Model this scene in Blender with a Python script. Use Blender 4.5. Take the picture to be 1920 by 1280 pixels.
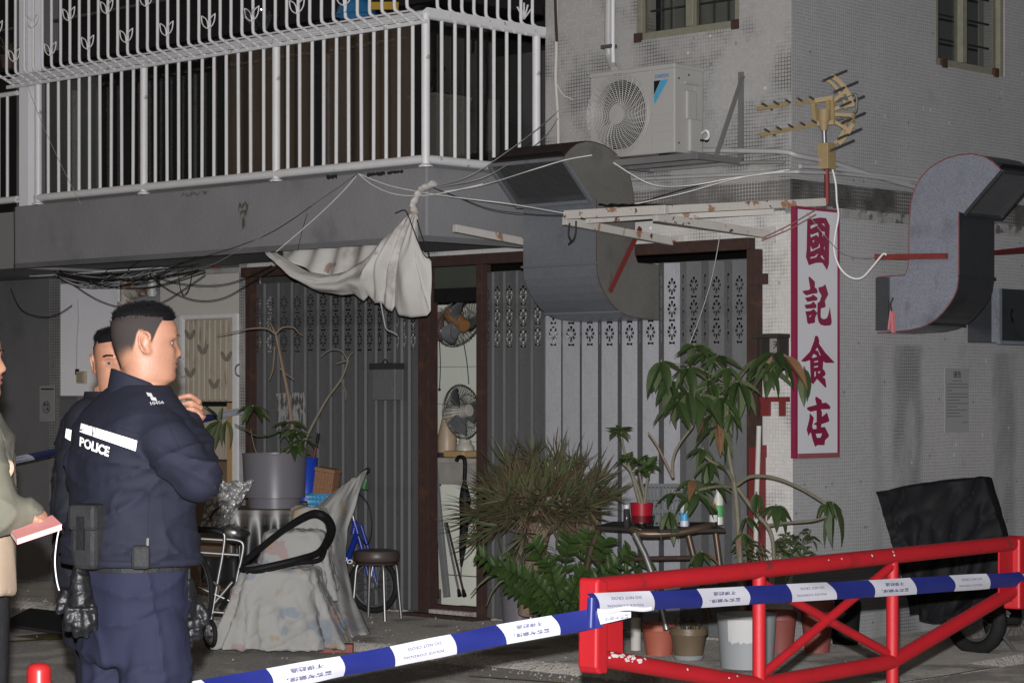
import bpy, bmesh, math, random
from mathutils import Vector, Matrix, noise
from mathutils.geometry import tessellate_polygon
R = math.radians
random.seed(7)
sc = bpy.context.scene
for o in list(bpy.data.objects): bpy.data.objects.remove(o)
COL = sc.collection

# ---------------------------------------------------------------- camera
F, HZ, CAMZ = 4400.0, 750.0, 1.6          # focal length and horizon in photo pixels, eye height in metres
cd = bpy.data.cameras.new('camera'); cam = bpy.data.objects.new('camera', cd); COL.objects.link(cam)
cam.location = (0, 0, CAMZ); cam.rotation_euler = (R(90), 0, 0)
cd.sensor_width = 36; cd.lens = F/1920*36; cd.shift_y = (HZ-640)/1920
cd.clip_start = .1; cd.clip_end = 2000
sc.camera = cam
# ---------------------------------------------------------------- night sky
w = bpy.data.worlds.new('World'); sc.world = w; w.use_nodes = True
nt = w.node_tree; bg = nt.nodes['Background']
sky = nt.nodes.new('ShaderNodeTexSky'); sky.sky_type = 'NISHITA'; sky.sun_disc = False
sky.sun_elevation = R(25); sky.sun_rotation = R(200); sky.air_density = 1.0; sky.dust_density = 4
nt.links.new(sky.outputs[0], bg.inputs[0]); bg.inputs[1].default_value = 0.016
# ---------------------------------------------------------------- the photographer's flash: the lamp that lights the place
ld = bpy.data.lights.new('camera_flash', 'SPOT'); fl = bpy.data.objects.new('camera_flash', ld); COL.objects.link(fl)
fl.location = (-.015, .02, CAMZ+.15); fl.rotation_euler = (R(90.5), 0, 0)
ld.energy = 7600; ld.color = (1.0, .985, .99); ld.shadow_soft_size = .022; ld.spot_size = R(80); ld.spot_blend = .4
# ---------------------------------------------------------------- exposure
sc.view_settings.view_transform = 'Standard'; sc.view_settings.look = 'None'
sc.view_settings.exposure = 0; sc.view_settings.gamma = 1
sc.render.engine = 'CYCLES'
sc.cycles.max_bounces = 6; sc.cycles.transparent_max_bounces = 12
sc.cycles.use_denoising = True

# ---------------------------------------------------------------- frames
PHI = R(-43.4); c_, s_ = math.cos(PHI), math.sin(PHI)
CX, CY = 1.762, 14.71                     # the building's corner
MB_ = Matrix.Translation((CX, CY, 0)) @ Matrix.Rotation(PHI, 4, 'Z')
MI_ = MB_.inverted()
def W(px, py, Y): return Vector(((px-960)/F*Y, Y, CAMZ-(py-HZ)*Y/F))
def G(px, py, z=0.):
    Y = (CAMZ-z)*F/(py-HZ); return Vector(((px-960)/F*Y, Y, z))
def FA(px, py, by=0.):                    # point on a plane parallel to the shop front, building frame
    r = (px-960)/F; Y = (by-s_*CX+c_*CY)/(c_-s_*r); X = r*Y
    return Vector((c_*(X-CX)+s_*(Y-CY), by, CAMZ-(py-HZ)*Y/F))
def FB(px, py, bx=0.):                    # point on a plane parallel to the side wall
    r = (px-960)/F; Y = (bx+c_*CX+s_*CY)/(c_*r+s_); X = r*Y
    return Vector((bx, -s_*(X-CX)+c_*(Y-CY), CAMZ-(py-HZ)*Y/F))
def toB(v): return MI_ @ Vector(v)
def toW(v): return MB_ @ Vector(v)
def lerp(a, b, t): return a+(b-a)*t
def interp(x, xs, ys):
    if x <= xs[0]: return ys[0]+(ys[1]-ys[0])*(x-xs[0])/(xs[1]-xs[0])
    for i in range(len(xs)-1):
        if x <= xs[i+1]: return ys[i]+(ys[i+1]-ys[i])*(x-xs[i])/(xs[i+1]-xs[i])
    return ys[-1]+(ys[-1]-ys[-2])*(x-xs[-1])/(xs[-1]-xs[-2])
def crom(P, n=6, closed=False):           # Catmull-Rom through points
    P = [Vector(p) for p in P]; out = []; N = len(P)
    for i in range(N if closed else N-1):
        if closed: a, b, c, d = P[(i-1) % N], P[i], P[(i+1) % N], P[(i+2) % N]
        else: a, b, c, d = P[max(i-1, 0)], P[i], P[i+1], P[min(i+2, N-1)]
        for k in range(n):
            t = k/n
            out.append(.5*((2*b)+(c-a)*t+(2*a-5*b+4*c-d)*t*t+(3*b-a-3*c+d)*t**3))
    if not closed: out.append(P[-1])
    return out
def rnd(a, b): return random.uniform(a, b)

# ---------------------------------------------------------------- mesh builder
class MB:
    def __init__(s): s.v = []; s.f = []
    def quad(s, a, b, c, d):
        n = len(s.v); s.v += [Vector(a), Vector(b), Vector(c), Vector(d)]; s.f.append((n, n+1, n+2, n+3)); return s
    def box(s, x0, x1, y0, y1, z0, z1):
        n = len(s.v)
        s.v += [Vector(p) for p in ((x0,y0,z0),(x1,y0,z0),(x1,y1,z0),(x0,y1,z0),(x0,y0,z1),(x1,y0,z1),(x1,y1,z1),(x0,y1,z1))]
        s.f += [tuple(n+i for i in q) for q in ((0,3,2,1),(4,5,6,7),(0,1,5,4),(1,2,6,5),(2,3,7,6),(3,0,4,7))]; return s
    def bar(s, a, b, wd, ht, up=(0, 0, 1)):   # square bar between two points
        a, b = Vector(a), Vector(b); d = (b-a).normalized(); up = Vector(up)
        if abs(d.dot(up)) > .98: up = Vector((0, 1, 0))
        sd = d.cross(up).normalized()*wd/2; u = sd.cross(d).normalized()*ht/2; n = len(s.v)
        for p in (a, b): s.v += [p-sd-u, p+sd-u, p+sd+u, p-sd+u]
        s.f += [tuple(n+i for i in q) for q in ((0,1,2,3),(7,6,5,4),(0,4,5,1),(1,5,6,2),(2,6,7,3),(3,7,4,0))]; return s
    def tube(s, pts, r, n=8, cap=True, closed=False, flat=1.0):
        pts = [Vector(p) for p in pts]; N = len(pts)
        rs = r if isinstance(r, (list, tuple)) else [r]*N
        base = len(s.v); prev = None
        for i, p in enumerate(pts):
            if closed: d = pts[(i+1) % N]-pts[i-1]
            else: d = pts[min(i+1, N-1)]-pts[max(i-1, 0)]
            if d.length < 1e-9: d = Vector((0, 0, 1))
            d.normalize()
            if prev is None:
                a = Vector((0, 0, 1)) if abs(d.z) < .9 else Vector((1, 0, 0))
                u = d.cross(a).normalized()
            else:
                u = prev-d*prev.dot(d)
                u = u.normalized() if u.length > 1e-6 else d.orthogonal().normalized()
            prev = u; v = d.cross(u)
            for k in range(n):
                t = 2*math.pi*k/n; s.v.append(p+(u*math.cos(t)+v*math.sin(t)*flat)*rs[i])
        for i in range(N if closed else N-1):
            for k in range(n):
                a = base+i*n; b = base+((i+1) % N)*n; k2 = (k+1) % n
                s.f.append((a+k, a+k2, b+k2, b+k))
        if cap and not closed:
            s.f.append(tuple(base+k for k in reversed(range(n)))); s.f.append(tuple(base+(N-1)*n+k for k in range(n)))
        return s
    def cyl(s, a, b, r, r2=None, n=12): return s.tube([a, b], [r, r if r2 is None else r2], n)
    def lathe(s, prof, c=(0, 0, 0), n=24, mat=None, close=False):
        base = len(s.v); c = Vector(c)
        for (r, z) in prof:
            for k in range(n):
                t = 2*math.pi*k/n; p = Vector((r*math.cos(t), r*math.sin(t), z))
                if mat is not None: p = mat @ p
                s.v.append(p+c)
        for i in range(len(prof)-1):
            for k in range(n):
                k2 = (k+1) % n; s.f.append((base+i*n+k, base+i*n+k2, base+(i+1)*n+k2, base+(i+1)*n+k))
        if close:
            s.f.append(tuple(base+k for k in reversed(range(n)))); s.f.append(tuple(base+(len(prof)-1)*n+k for k in range(n)))
        return s
    def ball(s, c, r, nu=12, nv=8, M=None):
        rx, ry, rz = r if isinstance(r, (tuple, list)) else (r, r, r); c = Vector(c); base = len(s.v)
        for i in range(nv+1):
            a = math.pi*i/nv
            for k in range(nu):
                t = 2*math.pi*k/nu; p = Vector((rx*math.sin(a)*math.cos(t), ry*math.sin(a)*math.sin(t), -rz*math.cos(a)))
                s.v.append((M @ p if M is not None else p)+c)
        for i in range(nv):
            for k in range(nu):
                k2 = (k+1) % nu; s.f.append((base+i*nu+k, base+i*nu+k2, base+(i+1)*nu+k2, base+(i+1)*nu+k))
        return s
    def grid(s, fn, nu, nv, closeu=False):
        base = len(s.v); m = nu if closeu else nu+1
        for j in range(nv+1):
            for i in range(m): s.v.append(Vector(fn(i/nu, j/nv)))
        for j in range(nv):
            for i in range(nu):
                i2 = (i+1) % m; s.f.append((base+j*m+i, base+j*m+i2, base+(j+1)*m+i2, base+(j+1)*m+i))
        return s
    def loft(s, rings, cap=True):              # rings: lists of equal length
        base = len(s.v); n = len(rings[0])
        for r in rings: s.v += [Vector(p) for p in r]
        for i in range(len(rings)-1):
            for k in range(n):
                k2 = (k+1) % n; s.f.append((base+i*n+k, base+i*n+k2, base+(i+1)*n+k2, base+(i+1)*n+k))
        if cap:
            s.f.append(tuple(base+k for k in reversed(range(n)))); s.f.append(tuple(base+(len(rings)-1)*n+k for k in range(n)))
        return s
    def poly(s, outer, holes, fn, thick=0.):   # 2-D polygon with holes; fn(x, y, depth) places it
        loops = [outer]+list(holes); pl = [[Vector((p[0], p[1], 0)) for p in l] for l in loops]
        tri = tessellate_polygon(pl); flat = [p for l in loops for p in l]; n = len(s.v); m = len(flat)
        s.v += [Vector(fn(p[0], p[1], 0.)) for p in flat]; s.f += [tuple(n+i for i in t) for t in tri]
        if thick:
            s.v += [Vector(fn(p[0], p[1], thick)) for p in flat]; s.f += [tuple(n+m+i for i in reversed(t)) for t in tri]
            k = 0
            for l in loops:
                L = len(l)
                for i in range(L): s.f.append((n+k+i, n+k+(i+1) % L, n+m+k+(i+1) % L, n+m+k+i))
                k += L
        return s
    def add(s, o, M):
        n = len(s.v); s.v += [M @ p for p in o.v]; s.f += [tuple(n+i for i in f) for f in o.f]; return s
    def mesh(s, name, off=None, smooth=False, fix=True):
        me = bpy.data.meshes.new(name)
        vs = [tuple(p-off) for p in s.v] if off is not None else [tuple(p) for p in s.v]
        me.from_pydata(vs, [], s.f)
        if fix:
            bm = bmesh.new(); bm.from_mesh(me); bmesh.ops.recalc_face_normals(bm, faces=bm.faces); bm.to_mesh(me); bm.free()
        if smooth:
            me.shade_smooth()
            try: me.set_sharp_from_angle(angle=R(smooth if smooth > 1 else 50))
            except Exception: pass
        return me

def finish(o, mat, bevel=0, subd=0, remesh=0, smoothit=0, solid=0):
    if mat is not None:
        o.data.materials.clear(); o.data.materials.append(mat)
    if remesh:
        m = o.modifiers.new('r', 'REMESH'); m.mode = 'VOXEL'; m.voxel_size = remesh; m.use_smooth_shade = True
    if smoothit:
        m = o.modifiers.new('s', 'SMOOTH'); m.factor = .5; m.iterations = smoothit
    if bevel:
        m = o.modifiers.new('b', 'BEVEL'); m.width = bevel; m.segments = 2; m.limit_method = 'ANGLE'; m.angle_limit = R(40)
    if solid:
        m = o.modifiers.new('t', 'SOLIDIFY'); m.thickness = solid; m.offset = 0
    if subd:
        m = o.modifiers.new('u', 'SUBSURF'); m.levels = subd; m.render_levels = subd
    return o

class T:                                       # one thing: an Empty at its base that parents its parts
    def __init__(s, name, label, cat, base, frame='B', group=None):
        s.base = Vector(base); s.fr = frame
        s.e = bpy.data.objects.new(name, None); COL.objects.link(s.e)
        s.e.empty_display_size = .1
        s.e.location = toW(s.base) if frame == 'B' else s.base
        if frame == 'B': s.e.rotation_euler = (0, 0, PHI)
        s.e['label'] = label; s.e['category'] = cat
        if group: s.e['group'] = group
    def part(s, name, mb, mat, parent=None, smooth=False, label=None, kind=None, fix=True, **kw):
        o = bpy.data.objects.new(name, mb.mesh(name, s.base, smooth, fix)); COL.objects.link(o)
        o.parent = parent or s.e
        if label: o['label'] = label
        if kind: o['kind'] = kind
        return finish(o, mat, **kw)
    def inst(s, name, me, M, parent=None, mat=None):   # shared mesh placed by a matrix in the thing's frame
        o = bpy.data.objects.new(name, me); COL.objects.link(o); o.parent = parent or s.e
        o.matrix_local = Matrix.Translation(-s.base) @ M
        if mat is not None and not me.materials: me.materials.append(mat)
        return o
def solo(name, label, cat, mb, mat, base, frame='B', group=None, smooth=False, kind=None, **kw):
    b = Vector(base); o = bpy.data.objects.new(name, mb.mesh(name, b, smooth)); COL.objects.link(o)
    o.location = toW(b) if frame == 'B' else b
    if frame == 'B': o.rotation_euler = (0, 0, PHI)
    if kind: o['kind'] = kind
    if label: o['label'] = label
    if cat: o['category'] = cat
    if group: o['group'] = group
    return finish(o, mat, **kw)
def textmesh(txt, size=1., extrude=0., bold=0., shear=0., spacing=1., line=1.):
    cu = bpy.data.curves.new('t', 'FONT'); cu.body = txt; cu.size = size; cu.extrude = extrude; cu.offset = bold
    cu.shear = shear; cu.space_character = spacing; cu.space_line = line; cu.align_x = 'CENTER'; cu.align_y = 'CENTER'; cu.resolution_u = 3
    o = bpy.data.objects.new('t', cu); COL.objects.link(o)
    dg = bpy.context.evaluated_depsgraph_get(); me = bpy.data.meshes.new_from_object(o.evaluated_get(dg))
    bpy.data.objects.remove(o); bpy.data.curves.remove(cu)
    m = MB(); m.v = [v.co.copy() for v in me.vertices]; m.f = [tuple(p.vertices) for p in me.polygons]
    bpy.data.meshes.remove(me); return m

# ---------------------------------------------------------------- materials
def _mat(name):
    m = bpy.data.materials.new(name); m.use_nodes = True; t = m.node_tree
    return m, t, t.nodes['Principled BSDF']
def nd(t, kind, **kw):
    n = t.nodes.new(kind)
    for k, v in kw.items():
        if k.startswith('i_'): n.inputs[k[2:].replace('_', ' ')].default_value = v
        else: setattr(n, k, v)
    return n
def math_(t, op, a, b=None):
    n = t.nodes.new('ShaderNodeMath'); n.operation = op
    for i, x in enumerate((a, b)):
        if x is None: continue
        if isinstance(x, (int, float)): n.inputs[i].default_value = x
        else: t.links.new(x, n.inputs[i])
    return n.outputs[0]
def mix_(t, fac, a, b):
    n = t.nodes.new('ShaderNodeMix'); n.data_type = 'RGBA'
    for k, x in ((0, fac), (6, a), (7, b)):
        if isinstance(x, (int, float)): n.inputs[k].default_value = x
        elif isinstance(x, (tuple, list)): n.inputs[k].default_value = (*x, 1) if len(x) == 3 else x
        else: t.links.new(x, n.inputs[k])
    return n.outputs[2]
def ramp_(t, x, lo, hi):
    n = t.nodes.new('ShaderNodeMapRange'); n.clamp = True; n.interpolation_type = 'SMOOTHSTEP'
    n.inputs[1].default_value = lo; n.inputs[2].default_value = hi; t.links.new(x, n.inputs[0]); return n.outputs[0]
def noise_(t, scale, detail=4, vec=None, rough=.55, stretch=None):
    n = nd(t, 'ShaderNodeTexNoise'); n.inputs['Scale'].default_value = scale; n.inputs['Detail'].default_value = detail
    n.inputs['Roughness'].default_value = rough
    if vec is None: vec = t.nodes.new('ShaderNodeTexCoord').outputs['Object']
    if stretch:
        mp = t.nodes.new('ShaderNodeMapping'); mp.inputs['Scale'].default_value = stretch; t.links.new(vec, mp.inputs[0]); vec = mp.outputs[0]
    t.links.new(vec, n.inputs['Vector']); return n.outputs['Fac']
def M(name, col, rough=.6, metal=0., var=.18, scale=9., col2=None, th=(.55, .65), scale2=5., bump=0., bscale=70., spec=.5,
      stretch=None, col3=None, th3=(.6, .68), scale3=22., rvar=.1, trans=0., alpha=1., sheen=0., drough=0.):
    m, t, b = _mat(name); L = t.links
    if drough: b.inputs['Diffuse Roughness'].default_value = drough
    if max(col) < .06 and spec == .5: spec = .1      # dark colours: specular cut so the flash does not grey them
    n1 = noise_(t, scale, 5, stretch=stretch)
    c = mix_(t, n1, tuple(x*(1-var) for x in col), tuple(min(1, x*(1+var)) for x in col))
    if col2 is not None: c = mix_(t, ramp_(t, noise_(t, scale2, 6, stretch=stretch), *th), c, col2)
    if col3 is not None: c = mix_(t, ramp_(t, noise_(t, scale3, 6), *th3), c, col3)
    L.new(c, b.inputs['Base Color'])
    L.new(math_(t, 'ADD', math_(t, 'MULTIPLY', n1, rvar), rough-rvar/2), b.inputs['Roughness'])
    b.inputs['Metallic'].default_value = metal; b.inputs['Specular IOR Level'].default_value = spec
    if trans: b.inputs['Transmission Weight'].default_value = trans
    if alpha < 1: b.inputs['Alpha'].default_value = alpha
    if sheen: b.inputs['Sheen Weight'].default_value = sheen
    if bump:
        bp = t.nodes.new('ShaderNodeBump'); bp.inputs['Strength'].default_value = min(1, bump); bp.inputs['Distance'].default_value = .01*max(1, bump)
        L.new(noise_(t, bscale, 6, stretch=stretch), bp.inputs['Height']); L.new(bp.outputs[0], b.inputs['Normal'])
    return m
def tile_mat(name, ax, tile, grout_l, grout_d, size=.0235, streaks=(), dth=(.46, .6), mask_bias=0., gsz=.0021):
    m, t, b = _mat(name); L = t.links
    tc = t.nodes.new('ShaderNodeTexCoord').outputs['Object']; sp = t.nodes.new('ShaderNodeSeparateXYZ'); L.new(tc, sp.inputs[0])
    u = sp.outputs[ax]; z = sp.outputs[2]
    cb = t.nodes.new('ShaderNodeCombineXYZ'); L.new(u, cb.inputs[0]); L.new(z, cb.inputs[1])
    # hand-laid sheets: a slow wobble keeps the joints from running dead straight
    wob = noise_(t, 3.0, 2, tc); wv = math_(t, 'MULTIPLY', math_(t, 'SUBTRACT', wob, .5), .02)
    va = t.nodes.new('ShaderNodeVectorMath'); va.operation = 'ADD'; L.new(cb.outputs[0], va.inputs[0]); L.new(wv, va.inputs[1])
    br = t.nodes.new('ShaderNodeTexBrick'); br.offset = 0; br.squash = 1; L.new(va.outputs[0], br.inputs['Vector'])
    for k, v in (('Scale', 1.), ('Mortar Size', gsz), ('Mortar Smooth', .15), ('Bias', 0.), ('Brick Width', size), ('Row Height', size)):
        br.inputs[k].default_value = v
    br.inputs['Color1'].default_value = (*[x*.94 for x in tile], 1); br.inputs['Color2'].default_value = (*[min(1, x*1.07) for x in tile], 1)
    big = noise_(t, 1.6, 5, tc); pat = ramp_(t, noise_(t, 2.3, 6, tc), *dth)
    dirt = pat
    for (u0, u1, z1, amt) in streaks:
        e = math_(t, 'ADD', u, math_(t, 'MULTIPLY', math_(t, 'SUBTRACT', noise_(t, 9., 4, tc, stretch=(1, 1, .35)), .5), .12))
        k = math_(t, 'MULTIPLY', ramp_(t, e, u0-.04, u0+.05), math_(t, 'SUBTRACT', 1., ramp_(t, e, u1-.05, u1+.04)))
        k = math_(t, 'MULTIPLY', k, ramp_(t, noise_(t, 5., 5, tc, stretch=(1, 1, .3)), .25, .6))
        k = math_(t, 'MULTIPLY', k, math_(t, 'SUBTRACT', 1., ramp_(t, z, z1-.05, z1)))
        dirt = math_(t, 'MAXIMUM', dirt, math_(t, 'MULTIPLY', k, amt))
    grout = mix_(t, dirt, grout_l, grout_d)
    body = mix_(t, math_(t, 'MULTIPLY', ramp_(t, big, .35, .7), .4), br.outputs['Color'], tuple(x*.72 for x in tile))
    body = mix_(t, math_(t, 'MULTIPLY', dirt, .22), body, tuple(x*.35 for x in tile))
    # a few clean or missing tiles
    sv = t.nodes.new('ShaderNodeVectorMath'); sv.operation = 'SNAP'; L.new(va.outputs[0], sv.inputs[0]); sv.inputs[1].default_value = (size, size, 1)
    wn = t.nodes.new('ShaderNodeTexWhiteNoise'); wn.noise_dimensions = '3D'; L.new(sv.outputs[0], wn.inputs['Vector'])
    body = mix_(t, math_(t, 'MULTIPLY', math_(t, 'GREATER_THAN', wn.outputs['Value'], .9988), .6), body, tuple(min(1, x*1.7) for x in tile))
    body = mix_(t, math_(t, 'MULTIPLY', math_(t, 'LESS_THAN', wn.outputs['Value'], .0012), .5), body, tuple(x*.3 for x in tile))
    L.new(mix_(t, br.outputs['Fac'], body, grout), b.inputs['Base Color'])
    L.new(math_(t, 'ADD', math_(t, 'MULTIPLY', br.outputs['Fac'], .35), .5), b.inputs['Roughness'])
    b.inputs['Specular IOR Level'].default_value = .3
    bp = t.nodes.new('ShaderNodeBump'); bp.inputs['Strength'].default_value = .5; bp.inputs['Distance'].default_value = .003
    L.new(math_(t, 'SUBTRACT', math_(t, 'MULTIPLY', noise_(t, 30, 3, tc), .25), br.outputs['Fac']), bp.inputs['Height']); L.new(bp.outputs[0], b.inputs['Normal'])
    return m
def glass_mat(name, tint=(.9, .95, .95), gloss=.12, rough=.05):
    m, t, b = _mat(name); L = t.links; out = t.nodes['Material Output']
    tr = t.nodes.new('ShaderNodeBsdfTransparent'); tr.inputs[0].default_value = (*tint, 1)
    gl = t.nodes.new('ShaderNodeBsdfGlossy'); gl.inputs['Roughness'].default_value = rough
    fr = t.nodes.new('ShaderNodeLayerWeight'); mx = t.nodes.new('ShaderNodeMixShader')
    L.new(math_(t, 'ADD', math_(t, 'MULTIPLY', math_(t, 'POWER', fr.outputs['Facing'], 4.), .6), .015+gloss*.2), mx.inputs[0]); L.new(tr.outputs[0], mx.inputs[1]); L.new(gl.outputs[0], mx.inputs[2])
    L.new(mx.outputs[0], out.inputs[0]); t.nodes.remove(b); return m
def galv_mat(name, col, rough=.45, metal=.55, flake=.35, fscale=60., stain=(.12, .08, .05)):
    m, t, b = _mat(name); L = t.links
    vo = t.nodes.new('ShaderNodeTexVoronoi'); vo.inputs['Scale'].default_value = fscale
    tc = t.nodes.new('ShaderNodeTexCoord').outputs['Object']; L.new(tc, vo.inputs['Vector'])
    sp = t.nodes.new('ShaderNodeSeparateColor'); L.new(vo.outputs['Color'], sp.inputs[0])
    v = math_(t, 'MULTIPLY', sp.outputs[0], flake)
    c = mix_(t, v, tuple(x*.8 for x in col), tuple(min(1, x*1.9) for x in col))
    c = mix_(t, math_(t, 'MULTIPLY', ramp_(t, noise_(t, 4., 6, tc), .5, .8), .7), c, tuple(x*.45 for x in col))
    c = mix_(t, math_(t, 'MULTIPLY', ramp_(t, noise_(t, 7., 8, tc, .7, (1, 1, .25)), .6, .75), .6), c, stain)
    L.new(c, b.inputs['Base Color']); b.inputs['Metallic'].default_value = metal
    L.new(math_(t, 'ADD', math_(t, 'MULTIPLY', noise_(t, 12., 5, tc), .25), rough-.12), b.inputs['Roughness'])
    bp = t.nodes.new('ShaderNodeBump'); bp.inputs['Strength'].default_value = .25; bp.inputs['Distance'].default_value = .01
    L.new(noise_(t, 6., 4, tc), bp.inputs['Height']); L.new(bp.outputs[0], b.inputs['Normal']); return m

m_tileA = tile_mat('tile_front', 0, (.335, .332, .328), (.33, .325, .32), (.045, .044, .043), dth=(.44, .62))
m_tileP = tile_mat('tile_pier', 0, (.56, .55, .53), (.48, .47, .46), (.10, .095, .09), dth=(.5, .66))
m_plaster = M('grey_painted_concrete', (.19, .19, .20), .85, var=.2, scale=2.2, col2=(.13, .13, .137), th=(.52, .72), scale2=1.7, bump=.35, bscale=35, col3=(.05, .047, .045), th3=(.72, .76), scale3=9)
m_white = M('white_painted_steel', (.60, .60, .61), .42, var=.1, scale=14, col2=(.33, .32, .31), th=(.64, .7), scale2=13, col3=(.16, .10, .07), th3=(.76, .79), scale3=26, bump=.1)
m_whitewall = M('white_painted_wall', (.68, .68, .72), .8, var=.06, scale=3, col2=(.40, .40, .42), th=(.55, .75), scale2=1.5, bump=.1)
m_cement = M('dark_cement_render', (.115, .115, .12), .9, var=.15, scale=3, col2=(.08, .08, .083), th=(.5, .7), scale2=1.2, bump=.25, bscale=60)
m_rust = M('rusty_brown_steel', (.046, .027, .023), .8, spec=.2, var=.35, scale=18, col2=(.075, .036, .024), th=(.56, .7), scale2=11, bump=.25)
m_redpaint = M('chipped_red_paint', (.15, .018, .018), .6, var=.25, scale=12, col2=(.08, .03, .025), th=(.62, .7), scale2=16, bump=.1)
m_black = M('black_rubber', (.012, .012, .013), .5, var=.3, scale=20)
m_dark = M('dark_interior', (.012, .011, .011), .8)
m_curt = M('brown_curtain', (.075, .050, .036), .9, var=.3, scale=3, stretch=(6, 6, .6))
m_glass = glass_mat('window_glass', (.86, .86, .84), .15, .03)
m_clear = glass_mat('clear_plastic', (.86, .88, .88), .5, .12)
m_olive = M('weathered_olive_frame', (.17, .165, .125), .65, var=.25, scale=20, col2=(.20, .19, .15), th=(.55, .68), scale2=15, bump=.2)
m_creamp = M('cream_plaster', (.47, .455, .43), .85, var=.07, scale=3, col2=(.30, .28, .25), th=(.56, .74), scale2=2.2, bump=.15)
m_door = M('cream_metal_door', (.36, .32, .26), .55, var=.15, scale=5, col2=(.20, .15, .11), th=(.56, .72), scale2=6, bump=.1, stretch=(4, 4, .7))
m_gate = galv_mat('dull_grey_gate_steel', (.155, .157, .164), .55, .25, .15, 140., (.07, .06, .055))
m_gatel = galv_mat('lit_gate_steel', (.275, .28, .305), .55, .25, .12, 120., (.15, .145, .14))  # paler for panels turned to the flash; part of their brightness is painted
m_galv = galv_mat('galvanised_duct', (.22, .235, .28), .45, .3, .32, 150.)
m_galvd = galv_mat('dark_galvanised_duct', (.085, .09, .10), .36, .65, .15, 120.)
m_mesh = M('wire_mesh', (.07, .07, .075), .5, .3)
m_wire = M('black_cable', (.02, .02, .02), .55)
m_wireg = M('grey_cable', (.30, .30, .29), .6)
m_wirew = M('white_cable', (.60, .60, .58), .5)
m_pvc = M('grey_pvc_pipe', (.36, .36, .36), .45, var=.1, scale=6, col2=(.22, .21, .20), th=(.6, .75), scale2=5)
m_chrome = M('worn_chrome', (.27, .27, .265), .4, .8, var=.15, scale=30)
m_asph = M('asphalt', (.29, .275, .255), .95, var=.4, scale=30, col2=(.42, .395, .36), th=(.5, .62), scale2=2.6, bump=5, bscale=48, col3=(.48, .46, .43), th3=(.62, .66), scale3=42, drough=1., spec=.15)
m_conc = M('worn_concrete_apron', (.34, .32, .295), .95, var=.3, scale=14, col2=(.18, .168, .155), th=(.5, .66), scale2=2.2, bump=4, bscale=40, col3=(.42, .40, .38), th3=(.66, .70), scale3=26, drough=1., spec=.15)
# ================================================================ ground
g = MB().grid(lambda u, v: (-60+120*u, -20+220*v, 0), 4, 4)
solo('road', None, None, g, m_asph, (0, 0, 0), 'W', kind='structure')
# raised concrete apron along the shop front with a broken edge
edge = [FA(60, 1130, -1.25), FA(640, 1200, -1.6), FA(700, 1212, -1.72)]
ap = MB()
xs = [-9.5+i*.16 for i in range(66)]
def apy(x): return -1.45-.10*noise.noise(Vector((x*1.3, 3.1, 0)))-.05*noise.noise(Vector((x*5, .7, 0)))-(.25 if x > -3.2 else 0)*min(1, (x+3.2)/1.) if x > -3.2 else -1.35-.1*noise.noise(Vector((x*1.3, 3.1, 0)))-.05*noise.noise(Vector((x*5, .7, 0)))
def apz(x, y): return .05+.008*noise.noise(Vector((x*2, y*2, 0)))
rows = (0., .25, .5, .75, .93, .985, 1.0)
for i, x in enumerate(xs[:-1]):
    for j in range(len(rows)):
        pass
def apf(u, v):
    x = -9.5+11.0*u; yb = 2.6; ye = apy(min(x, 1.5)); y = lerp(.0, ye, v/.94) if v < .94 else ye-.05*(v-.94)/.06
    z = apz(x, y) if v < .94 else lerp(.05, -.02, (v-.94)/.06)+.012*noise.noise(Vector((x*9, v*30, 0)))
    return (x, y, z)
ap.grid(apf, 90, 16)
solo('pavement', None, None, ap, m_conc, (0, 0, 0), 'B', kind='structure', smooth=60)
# side strip of the pavement round the corner
sp2 = MB().grid(lambda u, v: (0.0+1.35*u+.06*noise.noise(Vector((v*9, 1, u)))*(u > .9), -1.5+7*v, .048-.06*(u > .97)), 34, 40)
solo('side_pavement', None, None, sp2, m_conc, (0, 0, 0), 'B', kind='structure', smooth=60)
# yellow road paint
m_yel = M('worn_yellow_road_paint', (.17, .115, .02), .85, var=.35, scale=20, col2=(.06, .055, .05), th=(.48, .6), scale2=9)
def strip(pts, wd, z):
    mb = MB(); pts = [Vector(p) for p in pts]
    for a, b in zip(pts[:-1], pts[1:]):
        d = (b-a); n = Vector((-d.y, d.x, 0)).normalized()*wd/2
        mb.quad((a-n)+Vector((0, 0, z)), (a+n)+Vector((0, 0, z)), (b+n)+Vector((0, 0, z)), (b-n)+Vector((0, 0, z)))
    return mb
yl = strip([G(-60, 1208), G(190, 1192), G(430, 1178)], .11, .004); yl.add(strip([G(80, 1188), G(150, 1196)], .5, .0041), Matrix())
yl.add(strip([G(880, 1268), G(1060, 1281)], .05, .0042), Matrix())
solo('road_marking', None, None, yl, m_yel, (0, 0, 0), 'W', kind='structure')
m_mat = M('dark_rubber_mat', (.035, .034, .033), .8, var=.3, scale=60, bump=.5, bscale=160)
a, b, c, d = G(0, 1168, .06), G(55, 1139, .06), G(180, 1152, .06), G(130, 1186, .06)
mm = MB(); n = 0
mm.v = [a, b, c, d]+[p-Vector((0, 0, .015)) for p in (a, b, c, d)]; mm.f = [(0,1,2,3),(0,4,5,1),(1,5,6,2),(2,6,7,3),(3,7,4,0)]
solo('door_mat', 'dark rectangular mat lying flat on the ground behind the police officers', 'mat', mm, m_mat, a, 'W')

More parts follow.
